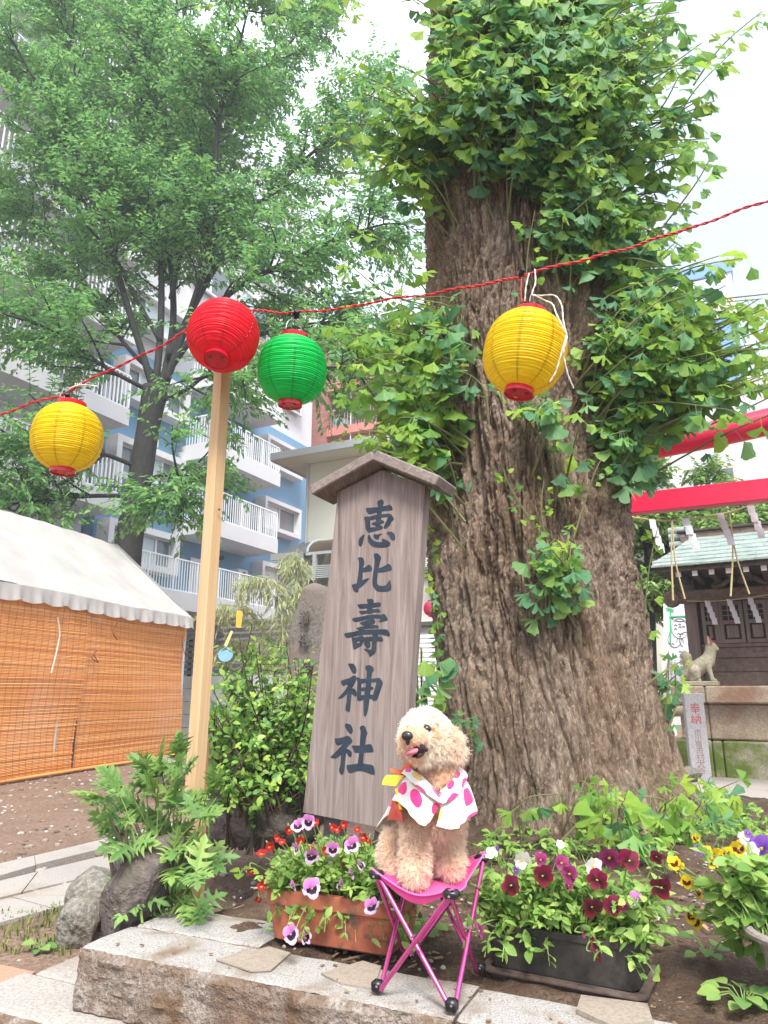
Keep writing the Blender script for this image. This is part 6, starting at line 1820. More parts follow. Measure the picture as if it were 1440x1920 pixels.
# big leafed plants glimpsed between sign and trunk
sg = PY(790, 1420, 3.0); sg.z = .05
gp = thing('sapling', 'young ginkgo sapling with broad lobed leaves in the gap between the sign and the trunk', 'plant', sg)
st = MB(); rg = np.random.default_rng(9)
for i, (x, y) in enumerate(((790, 1215), (800, 1240), (782, 1260), (795, 1280), (780, 1300), (800, 1310), (790, 1330), (775, 1345), (805, 1345), (786, 1360), (800, 1385))):
    e = PY(x, y, 2.75); st.tube(catmull([sg, sg.lerp(e, .6), e], 4), .004, 5)
    for k in range(3):
        o = bpy.data.objects.new('leaf', me_g[int(rg.integers(8))]); COL.objects.link(o); o.parent = gp
        o.matrix_local = W[gp].inverted() @ leaf_matrix(e, (rg.normal() * .7, -.3, -.2 + rg.normal() * .4), (rg.normal() * .3, -.7, .6), rg.uniform(.07, .12))
st.build('stems', M['shoot'], gp, smooth=60)
# ================================================================== folding stool
M['pink_tube'] = simple('pink_tube', (.62, .09, .30), (.66, .12, .36), 20, .25, .5, 1, 0, metal=.75)
M['pink_cloth'] = simple('pink_cloth', (.74, .03, .25), (.80, .05, .31), 10, .75, .2, 500, .15, .0005, trans=.12, sheen=.3)
M['pink_binding'] = simple('pink_binding', (.78, .14, .38), rough=.7)
M['black_plastic_gloss'] = simple('black_plastic_gloss', (.012, .012, .014), rough=.35, spec=.5)
ft = {'a': PZ(708, 1852, .012), 'b': PZ(847, 1888, .012), 'c': PZ(900, 1818, .012), 'd': PZ(765, 1790, .012)}
HT = .2
tops = {'a': PZ(706, 1632, HT), 'b': PZ(846, 1668, HT), 'c': PZ(903, 1603, HT + .012)}
tops['d'] = tops['a'] + (tops['c'] - tops['b'])
stool = thing('folding_stool', 'small pink folding stool with criss-cross metal legs standing on the kerb under the dog', 'stool', (ft['a'] + ft['c']) / 2 - EZ * .012)
order = ['a', 'b', 'c', 'd']
cen_f = sum((ft[k] for k in order), Vector()) / 4; cen_t = sum((tops[k] for k in order), Vector()) / 4
for i in range(4):
    p, q = order[i], order[(i + 1) % 4]
    for (f0, t0, s) in ((p, q, 1), (q, p, -1)):
        out = ((ft[p] + ft[q]) / 2 - cen_f); out.z = 0; out = out.normalized() * .0042 * s
        a = ft[f0].lerp(ft[p if f0 == q else q], .05) + out; b = tops[t0].lerp(tops[p if t0 == q else q], .03) + out - EZ * .012
        MB().tube([a, b], .0046, 12).build('leg', M['pink_tube'], stool, smooth=60)
    x = (ft[p] + ft[q] + tops[p] + tops[q]) / 4; out = ((ft[p] + ft[q]) / 2 - cen_f).normalized()
    MB().tube([x - out * .011, x + out * .011], .0022, 8).build('rivet', M['steel'], stool)
for k in order:
    c = ft[k]; rz = math.atan2(KD.y, KD.x)
    fo = MB().box((c.x, c.y, c.z + .003), (.022, .020, .020), Matrix.Rotation(rz, 3, 'Z'), .004).build('foot', M['black_plastic_gloss'], stool, smooth=40)
    for s in (1,):
        MB().tube([c + Vector((-.002, -.009, .006)), c + Vector((-.002, -.0125, .006))], .0022, 8).build('rivet', M['steel'], fo)
    t = tops[k]; cap = MB().box((t.x, t.y, t.z - .007), (.030, .023, .016), Matrix.Rotation(rz, 3, 'Z'), .005).build('corner_bracket', M['black_plastic_gloss'], stool, smooth=40)
    MB().tube([t + Vector((-.006, -.013, -.008)), t + Vector((-.006, -.0165, -.008))], .0022, 8).build('rivet', M['steel'], cap)
n = 28; P = np.zeros((n, n, 3))
for i in range(n):
    for j in range(n):
        u, v = i / (n - 1), j / (n - 1)
        # push corners out a little, pull the edges in
        uu = u + .04 * (2 * u - 1) * (1 - 4 * v * (1 - v)) * 1.0; vv = v + .04 * (2 * v - 1) * (1 - 4 * u * (1 - u))
        e = tops['a'] * ((1 - uu) * (1 - vv)) + tops['b'] * (uu * (1 - vv)) + tops['c'] * (uu * vv) + tops['d'] * ((1 - uu) * vv)
        s = 4 * u * (1 - u) ; s2 = 4 * v * (1 - v)
        pull = .10
        ce = (tops['a'] + tops['b'] + tops['c'] + tops['d']) / 4
        edge = max(s * (1 - s2), s2 * (1 - s))
        e = e.lerp(ce, pull * edge * .55)
        z = -.030 * (s * s2) ** .7 - .030 * edge * (.8 if v > .5 else 1.0) + .004 + .0015 * math.sin(9 * u + 5 * v)
        P[j, i] = (e.x, e.y, e.z + z)
mb = MB().grid(P); mb.grid(P - np.array([0, 0, .0016]), flip=True)
mb.build('seat', M['pink_cloth'], stool, smooth=180)
edge = [P[0, i] for i in range(n)] + [P[j, n - 1] for j in range(1, n)] + [P[n - 1, i] for i in range(n - 2, -1, -1)] + [P[j, 0] for j in range(n - 2, -1, -1)]
MB().tube([Vector(p) for p in edge], .0019, 6).build('binding', M['pink_binding'], stool, smooth=60)
Pf = np.zeros((5, n, 3))             # hanging apron of the front edge
for i in range(n):
    for a in range(5):
        q = a / 4; p = P[0, i].copy(); s = 4 * (i / (n - 1)) * (1 - i / (n - 1)); p[2] -= .0012 + q * .016 * s; p[1] += .006 * q * s; Pf[a, i] = p
MB().grid(Pf).build('apron', M['pink_cloth'], stool, smooth=180)
SEATC = (tops['a'] + tops['b'] + tops['c'] + tops['d']) / 4

# ================================================================== toy poodle
S = FPX                                    # pixel radius -> metres at distance y: r * y / S
def bl(x, y, d, r): return (PY(x, y, d), r * d / S * 1.0)
chains = {
 'head': [[(804, 1379, 1.555, 38), (799, 1371, 1.55, 37), (793, 1374, 1.535, 36), (788, 1382, 1.52, 31)],
          [(804, 1379, 1.555, 38), (818, 1400, 1.54, 26), (805, 1402, 1.53, 24), (797, 1400, 1.515, 20)],
          [(790, 1384, 1.505, 25), (777, 1386, 1.472, 20), (767, 1385, 1.448, 14), (763, 1384, 1.434, 11)],
          [(787, 1393, 1.495, 20), (776, 1393, 1.462, 13)],
          [(806, 1404, 1.53, 21), (794, 1415, 1.505, 12), (783, 1419, 1.48, 9), (774, 1418, 1.458, 7)]],
 'ear': [[(838, 1374, 1.55, 10), (848, 1386, 1.55, 14), (853, 1402, 1.55, 15), (851, 1416, 1.548, 11)],
         [(776, 1372, 1.615, 14), (772, 1388, 1.62, 18), (772, 1402, 1.62, 18)]],
 'neck': [[(815, 1402, 1.56, 30), (823, 1432, 1.57, 26), (824, 1460, 1.565, 31), (820, 1490, 1.585, 40), (818, 1525, 1.59, 44)]],
 'body': [[(818, 1525, 1.59, 44), (808, 1548, 1.63, 42), (785, 1580, 1.67, 44), (770, 1602, 1.70, 40), (768, 1612, 1.71, 34)]],
 'legs': [[(786, 1525, 1.575, 23), (781, 1560, 1.57, 21), (779, 1600, 1.565, 20.5), (779, 1626, 1.56, 20.5), (779, 1634, 1.552, 20), (778, 1638, 1.54, 16)],
          [(840, 1525, 1.60, 25), (838, 1560, 1.60, 22), (838, 1595, 1.598, 22), (840, 1612, 1.594, 22), (842, 1619, 1.588, 21), (843, 1623, 1.578, 16)],
          [(750, 1575, 1.66, 27), (739, 1600, 1.65, 23), (737, 1620, 1.64, 18), (744, 1630, 1.615, 14), (750, 1633, 1.605, 12)],
          [(815, 1585, 1.70, 26), (818, 1606, 1.68, 18)]],
}
bm = bmesh.new()
ico = bmesh.new(); bmesh.ops.create_icosphere(ico, subdivisions=3, radius=1); IV = np.array([v.co[:] for v in ico.verts]); IF = [[v.index for v in f.verts] for f in ico.faces]; ico.free()
mb = MB(); ear_b = []
for grp, lst in chains.items():
    for ch in lst:
        B = [bl(*q) for q in ch]
        for (p0, r0), (p1, r1) in zip(B[:-1], B[1:]):
            L = (p1 - p0).length; m = max(2, int(L / (.3 * min(r0, r1))))
            for i in range(m + 1):
                t = i / m; mb.add(IV * (r0 + (r1 - r0) * t) + np.array(p0.lerp(p1, t)), IF)
tmp = mb.build('tmp', [])
md = tmp.modifiers.new('r', 'REMESH'); md.mode = 'VOXEL'; md.voxel_size = .0038
ms_ = tmp.modifiers.new('s', 'SMOOTH'); ms_.iterations = 5; ms_.factor = .5
dg = bpy.context.evaluated_depsgraph_get(); me = bpy.data.meshes.new_from_object(tmp.evaluated_get(dg)); bpy.data.objects.remove(tmp)
dog = thing('dog', 'fluffy apricot toy poodle in a polka dot shirt sitting on the pink stool, mouth open', 'dog', Vector((SEATC.x, SEATC.y, HT - .03)))
dv = np.array([v.co[:] for v in me.vertices])
# ---- shirt
ST = [((820, 1496, 1.512), (821, 1512, 1.503), (806, 1542, 1.492)), ((795, 1466, 1.523), (795, 1500, 1.488), (790, 1548, 1.482)), ((778, 1452, 1.54), (768, 1482, 1.51), (765, 1522, 1.497)), ((770, 1444, 1.565), (753, 1472, 1.556), (739, 1501, 1.535)),
      ((775, 1440, 1.60), (744, 1478, 1.62), (728, 1528, 1.62)), ((800, 1434, 1.63), (762, 1482, 1.69), (706, 1560, 1.705)), ((830, 1434, 1.63), (830, 1480, 1.705), (800, 1560, 1.755)), ((855, 1440, 1.60), (877, 1476, 1.655), (885, 1530, 1.69)),
      ((857, 1448, 1.565), (881, 1480, 1.575), (895, 1519, 1.56)), ((850, 1464, 1.535), (868, 1500, 1.51), (870, 1544, 1.50)), ((838, 1480, 1.52), (846, 1514, 1.49), (846, 1555, 1.485)), ((824, 1490, 1.513), (826, 1514, 1.50), (818, 1549, 1.491))]
SG = np.array([[list(PY(*q)) for q in row] for row in ST])            # stations x 3 x xyz
rows = []
for j in range(3): rows.append(np.array(catmull(SG[:, j], 9)))
rows = np.array(rows)
gv = []
for i in range(rows.shape[1]): gv.append(np.array(catmull(rows[:, i], 9)))
G = np.array(gv).transpose(1, 0, 2)                                  # v rows x u columns
nv_, nu_ = G.shape[:2]
uu = np.linspace(0, 1, nu_); vv = np.linspace(0, 1, nv_)
fold = .0035 * np.sin(uu * 52)[None] * (vv[:, None] ** 1.5) + .002 * np.sin(uu * 117 + 1)[None] * vv[:, None]
ctr = G.mean(1, keepdims=True); rad = G - ctr; rad[..., 2] *= .2; rad /= np.linalg.norm(rad, axis=2, keepdims=True) + 1e-9
G = G + rad * fold[..., None]
def cloth_mesh(G, mat, name, parent, th=.0018, uvs=None):
    nv, nu = G.shape[:2]
    d1 = np.gradient(G, axis=1); d2 = np.gradient(G, axis=0); N = np.cross(d1, d2); N /= np.linalg.norm(N, axis=2, keepdims=True) + 1e-9
    mb = MB().grid(G); mb.grid(G - N * th, flip=True)
    o = mb.build(name, mat, parent, smooth=180)
    if uvs is not None:
        uvf = np.concatenate([uvs.reshape(-1, 2)] * 2); lay = o.data.uv_layers.new(name='print')
        idx = np.zeros(len(o.data.loops), int); o.data.loops.foreach_get('vertex_index', idx); lay.data.foreach_set('uv', uvf[idx].ravel())
    return o, N
t = NT('shirt_print'); uvn = t.new('UVMap', uv_map='print')
DOTS = [(.062, .045, .0135, 0), (.098, .02, .0105, 0), (.028, .058, .013, 1), (.004, .098, .012, 0), (.075, .09, .012, 0), (.045, .012, .009, 0), (.115, .065, .012, 0), (.15, .03, .012, 1), (.15, .08, .0115, 0), (.19, .05, .013, 0)]
# print: scattered dots, some of them citrus slices
mp = t.new('Mapping'); mp.inputs['Scale'].default_value = (20, 20, 1); t.link(uvn.outputs[0], mp.inputs['Vector'])
vo = t.new('TexVoronoi', voronoi_dimensions='2D', feature='F1', Randomness=.42, Scale=1.0); t.link(mp.outputs[0], vo.inputs['Vector'])
sepc = t.new('SeparateColor'); t.link(vo.outputs['Color'], sepc.inputs[0])
isdot = t.math('LESS_THAN', vo.outputs['Distance'], .33); ring = t.math('MULTIPLY', t.math('LESS_THAN', vo.outputs['Distance'], .285), t.math('GREATER_THAN', vo.outputs['Distance'], .06))
sub = t.new('VectorMath', operation='SUBTRACT'); t.link(mp.outputs[0], sub.inputs[0]); t.link(vo.outputs['Position'], sub.inputs[1])
sx_ = t.new('SeparateXYZ'); t.link(sub.outputs[0], sx_.inputs[0]); ang = t.math('ARCTAN2', sx_.outputs[1], sx_.outputs[0])
spoke = t.math('GREATER_THAN', t.math('SINE', t.math('MULTIPLY', ang, 10.0)), -.25)
inner = t.math('MULTIPLY', ring, spoke)
citrus_col = t.mix(inner, (.86, .50, .03), (.86, .72, .42))
pinks = t.mix(t.math('GREATER_THAN', sepc.outputs[1], .5), (.78, .05, .22), (.76, .12, .40))
iscit = t.math('GREATER_THAN', sepc.outputs[0], .68)
dotc = t.mix(iscit, pinks, citrus_col)
skip = t.math('LESS_THAN', sepc.outputs[2], .88)
col = t.mix(t.math('MULTIPLY', isdot, skip), (.82, .79, .74), dotc)
M['shirt'] = t.bsdf(col, .85, .15, t.noise(t.coords(), 700, 2), .12, .0004, trans=.12, sheen=.2)
UV = np.stack([np.broadcast_to(uu[None] * .46, (nv_, nu_)), np.broadcast_to(vv[:, None] * .095, (nv_, nu_))], -1)
shirt, SN = cloth_mesh(G, M['shirt'], 'shirt', dog, uvs=UV)
sgn = np.sign(np.sum((G - ctr) * SN, 2).mean()); 
# collar
cv = 9; base = G[:cv] 
W_ = np.linspace(0, 1, cv)[:, None]
front = np.clip(1 - np.minimum(uu, 1 - uu) / .22, 0, 1)[None]
Cg = base[0][None] + (G[8] - base[0])[None] * (W_ * (.62 + .55 * front))[..., None] + SN[:cv] * sgn * (.0045 + .004 * np.sin(W_ * 2.2))[..., None] + np.array([0, 0, .004])
cloth_mesh(Cg, M['shirt'], 'collar', shirt, uvs=np.stack([np.broadcast_to(uu[None] * .46 + .2, Cg.shape[:2]), np.broadcast_to(W_ * .05 + .3, Cg.shape[:2])], -1))
# inner white vest at the V, button
M['white_cloth'] = simple('white_cloth', (.78, .79, .82), rough=.85)
# back panel in coral with yellow edge
M['coral'] = simple('coral', (.70, .105, .075), (.75, .16, .12), 60, .8); M['yellow_cloth'] = simple('yellow_cloth', (.85, .55, .03), (.85, .6, .05), 40, .8); M['orange_cloth'] = simple('orange_cloth', (.72, .16, .055), (.66, .12, .05), 40, .8)
def sheet(px, mat, name, parent, n=10, bulge=.006):
    A = [PY(*q) for q in px]; P = np.zeros((n, n, 3))
    for i in range(n):
        for j in range(n):
            u, v = i / (n - 1), j / (n - 1)
            p = A[0].lerp(A[1], u).lerp(A[3].lerp(A[2], u), v); P[j, i] = (p.x - bulge * math.sin(math.pi * u) * .4, p.y - bulge * math.sin(math.pi * u) * math.sin(math.pi * v), p.z + bulge * .5 * math.sin(math.pi * u))
    return cloth_mesh(P, mat, name, parent)[0]
sheet([(739, 1496, 1.535), (752, 1518, 1.525), (757, 1540, 1.53), (727, 1538, 1.60)], M['coral'], 'back_panel', shirt)
sheet([(742, 1480, 1.545), (745, 1480, 1.543), (754, 1520, 1.522), (750, 1518, 1.522)], M['yellow_cloth'], 'panel_trim', shirt, 8, .002)
bow = sheet([(752, 1452, 1.60), (777, 1428, 1.57), (779, 1442, 1.56), (760, 1458, 1.57)], M['orange_cloth'], 'bow_loop', shirt, 10, .012)
sheet([(732, 1441, 1.60), (735, 1449, 1.58), (762, 1453, 1.575), (757, 1444, 1.60)], M['orange_cloth'], 'bow_tail', shirt, 8, .006)
sheet([(726, 1453, 1.58), (716, 1471, 1.57), (742, 1474, 1.56), (762, 1454, 1.572)], M['yellow_cloth'], 'bow_tail', shirt, 8, .004)
# ---- body mesh: tuck what would poke through the cloth
from mathutils.bvhtree import BVHTree
gi = np.arange(nv_ * nu_).reshape(nv_, nu_); q4 = np.stack([gi[:-1, :-1], gi[:-1, 1:], gi[1:, 1:], gi[1:, :-1]], -1).reshape(-1, 4)
Gf = G.reshape(-1, 3); bvh = BVHTree.FromPolygons([Vector(p) for p in Gf], q4.tolist())
nrm_out = (SN * sgn).reshape(-1, 3)
axis_c = np.array(PY(818, 1500, 1.60))
for k, p in enumerate(dv):
    loc, nn, fi, dist = bvh.find_nearest(Vector(p))
    no = Vector(nrm_out[q4[fi][0]])
    s = (Vector(p) - loc).dot(no)
    if dist < .03 and s > -.006:
        lateral = ((Vector(p) - loc) - no * s).length
        if lateral < .006: dv[k] = np.array(Vector(p) - no * (s + .006))
tint_pts = {}
mbd = MB(); mbd.add(dv, [list(pp.vertices) for pp in me.polygons]); bpy.data.meshes.remove(me)
t = NT('dog_skin'); M['dog_skin'] = t.bsdf((.78, .54, .37), .9, .1)
body = mbd.build('body', M['dog_skin'], dog, smooth=180)
# ---- face
head_c = PY(803, 1384, 1.545); nose_p = PY(763.5, 1380, 1.416); 
M['nose'] = simple('nose', (.008, .007, .008), (.016, .014, .015), 120, .3, .6, 260, .3, .0006)
M['mouth'] = simple('mouth', (.016, .006, .007), (.03, .012, .012), 100, .4); M['tongue'] = simple('tongue', (.62, .13, .19), (.7, .2, .25), 60, .35, .5); M['eye'] = simple('eye', (.012, .008, .007), rough=.06, spec=.8); M['lid'] = simple('lid', (.10, .05, .04), rough=.6); M['tooth'] = simple('tooth', (.8, .78, .7), rough=.4)
def blob(name, p, r, mat, rot=None, sub=IV, parent=dog, wob=0):
    V = IV * np.array(r)
    if wob: V = V * (1 + wob * fbm(IV[:, 0] * 2, IV[:, 1] * 2, IV[:, 2] * 2, 2, 3))[:, None]
    if rot is not None: V = V @ np.array(rot).T
    return MB().add(V + np.array(p), IF).build(name, mat, parent, smooth=180)
fx = (nose_p - head_c).normalized(); fy = EZ.cross(fx).normalized(); fz = fx.cross(fy); FR = np.array(Matrix((fx, fy, fz)).transposed())
nz = blob('nose', nose_p, (.0075, .0115, .0092), M['nose'], FR)
blob('nose_bridge', nose_p + fx * -.004 + fz * -.009, (.005, .004, .008), M['nose'], FR)
for s in (-1, 1): blob('nostril', nose_p + fx * .0060 + fy * .0055 * s - fz * .001, (.002, .0022, .0028), M['dark'], FR, parent=nz)
ep = PY(800, 1367, 1.4880)
eo = blob('eye', ep, (.0090, .0085, .0084), M['eye'])
MB().tube([ep + Vector((-.0075 * math.cos(a), -.002 - .004 * math.sin(a) * .3, .006 * math.sin(a))) for a in np.linspace(.2, math.pi - .2, 9)], .0014, 6).build('eyelid', M['lid'], eo, smooth=60)
ep2 = PY(766, 1366, 1.503); blob('eye', ep2, (.0068, .0068, .0062), M['eye'])
def ribbon_mouth(px, mat, name, parent, thick=.006):
    A = [PY(*q) for q in px]; n = len(A); C = sum(A, Vector()) / n
    v = [list(a) for a in A] + [list(C + Vector((0, thick, 0)))]
    return MB().add(v, [(i, (i + 1) % n, n) for i in range(n)]).build(name, mat, parent, smooth=180)
mo = blob('mouth', PY(782, 1405, 1.460), (.012, .017, .017), M['mouth'], FR)
blob('mouth_corner', PY(793, 1405, 1.464), (.011, .010, .0055), M['mouth'], np.array(Euler((0, R(12), 0)).to_matrix()), parent=mo)
blob('lip', PY(777, 1400, 1.459), (.004, .006, .010), M['mouth'], np.array(Euler((0, R(35), 0)).to_matrix()), parent=mo)
blob('tongue', PY(772, 1410, 1.438), (.014, .012, .0058), M['tongue'], np.array(Euler((R(-12), R(-16), R(20))).to_matrix()), wob=.2)
blob('lower_lip', PY(784, 1416, 1.448), (.013, .008, .0035), M['mouth'], np.array(Euler((0, R(-14), 0)).to_matrix()), parent=mo)
blob('tooth', PY(781, 1409, 1.441), (.0014, .0014, .0034), M['tooth'], parent=mo)
# ---- curly coat
fur_me = body.data; fur_me.calc_loop_triangles()
Vb = dv; tri = np.array([t_.vertices[:] for t_ in fur_me.loop_triangles])
A_, B_2, C_ = Vb[tri[:, 0]], Vb[tri[:, 1]], Vb[tri[:, 2]]
cr = np.cross(B_2 - A_, C_ - A_); ar = np.linalg.norm(cr, axis=1) / 2
rg = np.random.default_rng(99); NS = 72000
ti = rg.choice(len(tri), NS, p=ar / ar.sum()); r1, r2 = np.sqrt(rg.uniform(size=NS)), rg.uniform(size=NS)
Pn = A_[ti] * (1 - r1)[:, None] + B_2[ti] * (r1 * (1 - r2))[:, None] + C_[ti] * (r1 * r2)[:, None]
Nn = cr[ti] / (2 * ar[ti])[:, None]
if np.mean(np.sum(Nn * (Pn - Pn.mean(0)), 1)) < 0: Nn = -Nn
keep = np.ones(NS, bool)
for i in range(NS):
    h = bvh.ray_cast(Vector(Pn[i]) - Vector(Nn[i]) * .002, Vector(Nn[i]), .05)
    if h[0] is not None: keep[i] = False
for c, r in ((nose_p, .013), (ep, .0105), (PY(783, 1407, 1.458), .0165), (PY(793, 1405, 1.462), .010), (PY(774, 1410, 1.442), .011), (PY(776, 1401, 1.445), .008)):
    keep &= np.linalg.norm(Pn - np.array(c), axis=1) > r
Pn, Nn = Pn[keep], Nn[keep]; NS = len(Pn)
hd = np.array(head_c); dh = np.linalg.norm(Pn - hd, axis=1); earm = np.linalg.norm(Pn - np.array(PY(851, 1402, 1.55)), axis=1) < .036
muzz = np.linalg.norm(Pn - np.array(PY(774, 1392, 1.47)), axis=1) < .040
headm = (dh < .075) & (Pn[:, 2] > PY(800, 1436, 1.55).z)
leg = Pn[:, 2] < PY(800, 1530, 1.56).z
Ln = np.where(leg, .015, .012) * rg.uniform(.6, 1.2, NS); Ln = np.where(headm, .0125 * rg.uniform(.7, 1.2, NS), Ln); Ln = np.where(muzz, .0065 * rg.uniform(.7, 1.2, NS), Ln); Ln = np.where(earm, .016 * rg.uniform(.6, 1.2, NS), Ln)
cl0 = fbm(Pn[:, 0] * 110, Pn[:, 1] * 110, Pn[:, 2] * 110, 2, 21); Ln = Ln * (.92 + .5 * cl0)
K_ = 6; pts = np.zeros((NS, K_, 3))
cl = fbm(Pn[:, 0] * 115, Pn[:, 1] * 115, Pn[:, 2] * 115, 2, 3)[:, None]; cl2 = fbm(Pn[:, 0] * 115 + 7, Pn[:, 1] * 115, Pn[:, 2] * 115, 2, 5)[:, None]; cl3 = fbm(Pn[:, 0] * 115, Pn[:, 1] * 115 + 9, Pn[:, 2] * 115, 2, 8)[:, None]
swirl = np.concatenate([cl, cl2, cl3], 1) * 1.5
D0 = Nn + swirl * .66 + rg.normal(size=(NS, 3)) * .12; D0 /= np.linalg.norm(D0, axis=1)[:, None]
T1 = np.cross(D0, rg.normal(size=(NS, 3))); T1 /= np.linalg.norm(T1, axis=1)[:, None]; T2_ = np.cross(D0, T1)
phs = rg.uniform(0, 6.28, NS); turns = rg.uniform(.5, 1.0, NS) * 6.28; cr_ = Ln * .15
for k in range(K_):
    q = k / (K_ - 1); a = phs + turns * q
    pts[:, k] = Pn + D0 * (Ln * q)[:, None] + (T1 * (np.cos(a) - np.cos(phs))[:, None] + T2_ * (np.sin(a) - np.sin(phs))[:, None]) * (cr_ * (q ** .7))[:, None] + np.array([0, 0, -1]) * (Ln * .22 * q * q)[:, None]
hc = bpy.data.hair_curves.new('fur'); hc.add_curves([K_] * NS)
Wd = np.array(W[dog].inverted()); pl = pts.reshape(-1, 3) @ Wd[:3, :3].T + Wd[:3, 3]
hc.points.foreach_set('position', pl.astype(np.float32).ravel())
rad_ = hc.attributes.get('radius') or hc.attributes.new('radius', 'FLOAT', 'POINT')
rad_.data.foreach_set('value', np.tile(np.linspace(.00042, .00016, K_), NS).astype(np.float32))
ta = hc.attributes.new('tint', 'FLOAT_COLOR', 'CURVE')
cream = np.array([.92, .83, .70]); apri = np.array([.93, .75, .61]); deep = np.array([.80, .54, .37]); earc = np.array([.89, .73, .60]); stain = np.array([.80, .54, .32])
colr = np.tile(apri, (NS, 1)); colr[headm] = cream; colr[earm] = earc
necky = (~headm) & (~leg) & (~earm); colr[necky] = deep * .45 + apri * .55
eyest = np.linalg.norm(Pn - np.array(PY(806, 1372, 1.50)), axis=1) < .016; colr[eyest] = stain
mst = (np.linalg.norm(Pn - np.array(PY(776, 1386, 1.47)), axis=1) < .020); colr[mst] = colr[mst] * .5 + np.array([.88, .70, .46]) * .5
topm = headm & (Pn[:, 2] > PY(800, 1365, 1.55).z); colr[topm] = cream * .5 + np.array([.94, .89, .8]) * .5
colr = colr * (1 + rg.normal(size=(NS, 1)) * .10) ; colr = np.clip(colr, .02, .96)
ta.data.foreach_set('color', np.concatenate([colr, np.ones((NS, 1))], 1).astype(np.float32).ravel())
t = NT('fur'); at = t.new('Attribute', attribute_name='tint'); M['fur'] = t.bsdf(at.outputs['Color'], .75, .12, trans=.3)
hc.materials.append(M['fur'])
fo = bpy.data.objects.new('fur', hc); COL.objects.link(fo); fo.parent = body; W[fo] = W[dog]
# ================================================================== vermilion torii
M['torii_red'] = simple('torii_red', (.62, .012, .055), (.66, .016, .07), 2, .35, .45, 1, 0)
M['straw'] = simple('straw', (.42, .34, .17), (.55, .46, .26), 60, .9)
M['paper_white'] = simple('paper_white', (.80, .80, .84), rough=.8, trans=.2)
YT = 5.0
tl, bl_ = PY(1160, 931, YT), PY(1160, 967, YT)
TF = frame((tl.x, tl.y, 0), EA)
th_ = tl.z - bl_.z
post_x = (-.72, 1.75)
torii = thing('torii_gate', 'vermilion torii gate whose red beams pass behind the ginkgo on the right', 'gate', TF @ Vector((.5, 0, LOW)))
B_(MB(), TF, -.9, 2.2, -.05, .05, bl_.z, tl.z, .004).build('tie_beam', M['torii_red'], torii)
C = []
for i in range(25):
    x = -1.15 + 3.6 * i / 24; C.append(TF @ Vector((x, 0, PY(1205, 850, YT).z + .045 * (x - .3) ** 2 + .05 * max(0, x))))
MB().tube(C, .095, 20).build('lintel', M['torii_red'], torii, smooth=60)
for x in post_x:
    MB().tube([TF @ Vector((x, 0, LOW)), TF @ Vector((x + (.04 if x < 0 else -.04), 0, C[5].z - .02))], [.085, .075], 20).build('post', M['torii_red'], torii, smooth=60)
# rope with paper streamers under the beam
def shide(quad_top, w, h, M4, name, label, grp, n=4, seed=0):
    rg = np.random.default_rng(seed); mb = MB()
    x = 0; z = 0; 
    for k in range(n):
        hh = h / n * 1.18; sl = .35 * w
        P = [(x, 0, z), (x + w, .0, z - sl * .2), (x + w + sl * .3, 0, z - hh), (x + sl * .3, 0, z - hh + sl * .2)]
        y = .004 * (-1) ** k
        a = [M4 @ Vector((p[0], y + .004 * (i % 2), p[2])) for i, p in enumerate(P)]; b = [p + M4.to_3x3() @ Vector((0, .0012, 0)) for p in a]
        mb.add(a + b, [(0, 1, 2, 3), (7, 6, 5, 4), (0, 4, 5, 1), (1, 5, 6, 2), (2, 6, 7, 3), (3, 7, 4, 0)])
        x += w * .30; z -= h / n
    o = mb.build(name, M['paper_white']); setp(o, label, 'paper streamer', grp)
    return origin_of(o, M4.translation)
ro = thing('shimenawa_rope', 'thin straw rope slung below the red tie beam with straw tassels', 'rope', PY(1250, 975, YT - .12))
rp = [PY(*q) for q in ((1120, 958, YT - .02), (1165, 966, YT - .05), (1215, 974, YT - .1), (1262, 976, YT - .12), (1310, 971, YT - .12), (1368, 960, YT - .12), (1410, 946, YT - .1), (1446, 930, YT - .08), (1500, 905, YT - .06))]
MB().tube(catmull(rp, 6), .006, 6).build('rope', M['straw'], ro, smooth=60)
for pts in ([(1260, 975), (1259, 1040), (1262, 1126)], [(1261, 976), (1266, 1050), (1284, 1123)], [(1368, 960), (1374, 1030), (1370, 1118)], [(1368, 960), (1380, 1040), (1405, 1114)]):
    C = catmull([PY(x, y, YT - .14) for x, y in pts], 5)
    MB().tube(C, list(np.linspace(.004, .0075, len(C))), 6).build('straw_tassel', M['straw'], ro, smooth=60)
for i, (x, y, w_, h_, lab) in enumerate(((1217, 974, 11, 62, 'leftmost white paper streamer under the red beam, nearest the trunk'), (1278, 972, 13, 60, 'second white paper streamer from the trunk under the red beam'), (1344, 962, 12, 60, 'white paper streamer third from the trunk under the red beam'), (1400, 948, 12, 62, 'rightmost white paper streamer under the red beam'))):
    m4 = frame(PY(x, y, YT - .15), EA); sc = YT / FPX
    shide(None, w_ * sc, h_ * sc, m4 @ Matrix.Rotation(R(8 * (-1) ** i), 4, 'Z'), 'paper_streamer', lab, 'paper streamers under the red beam', seed=i)

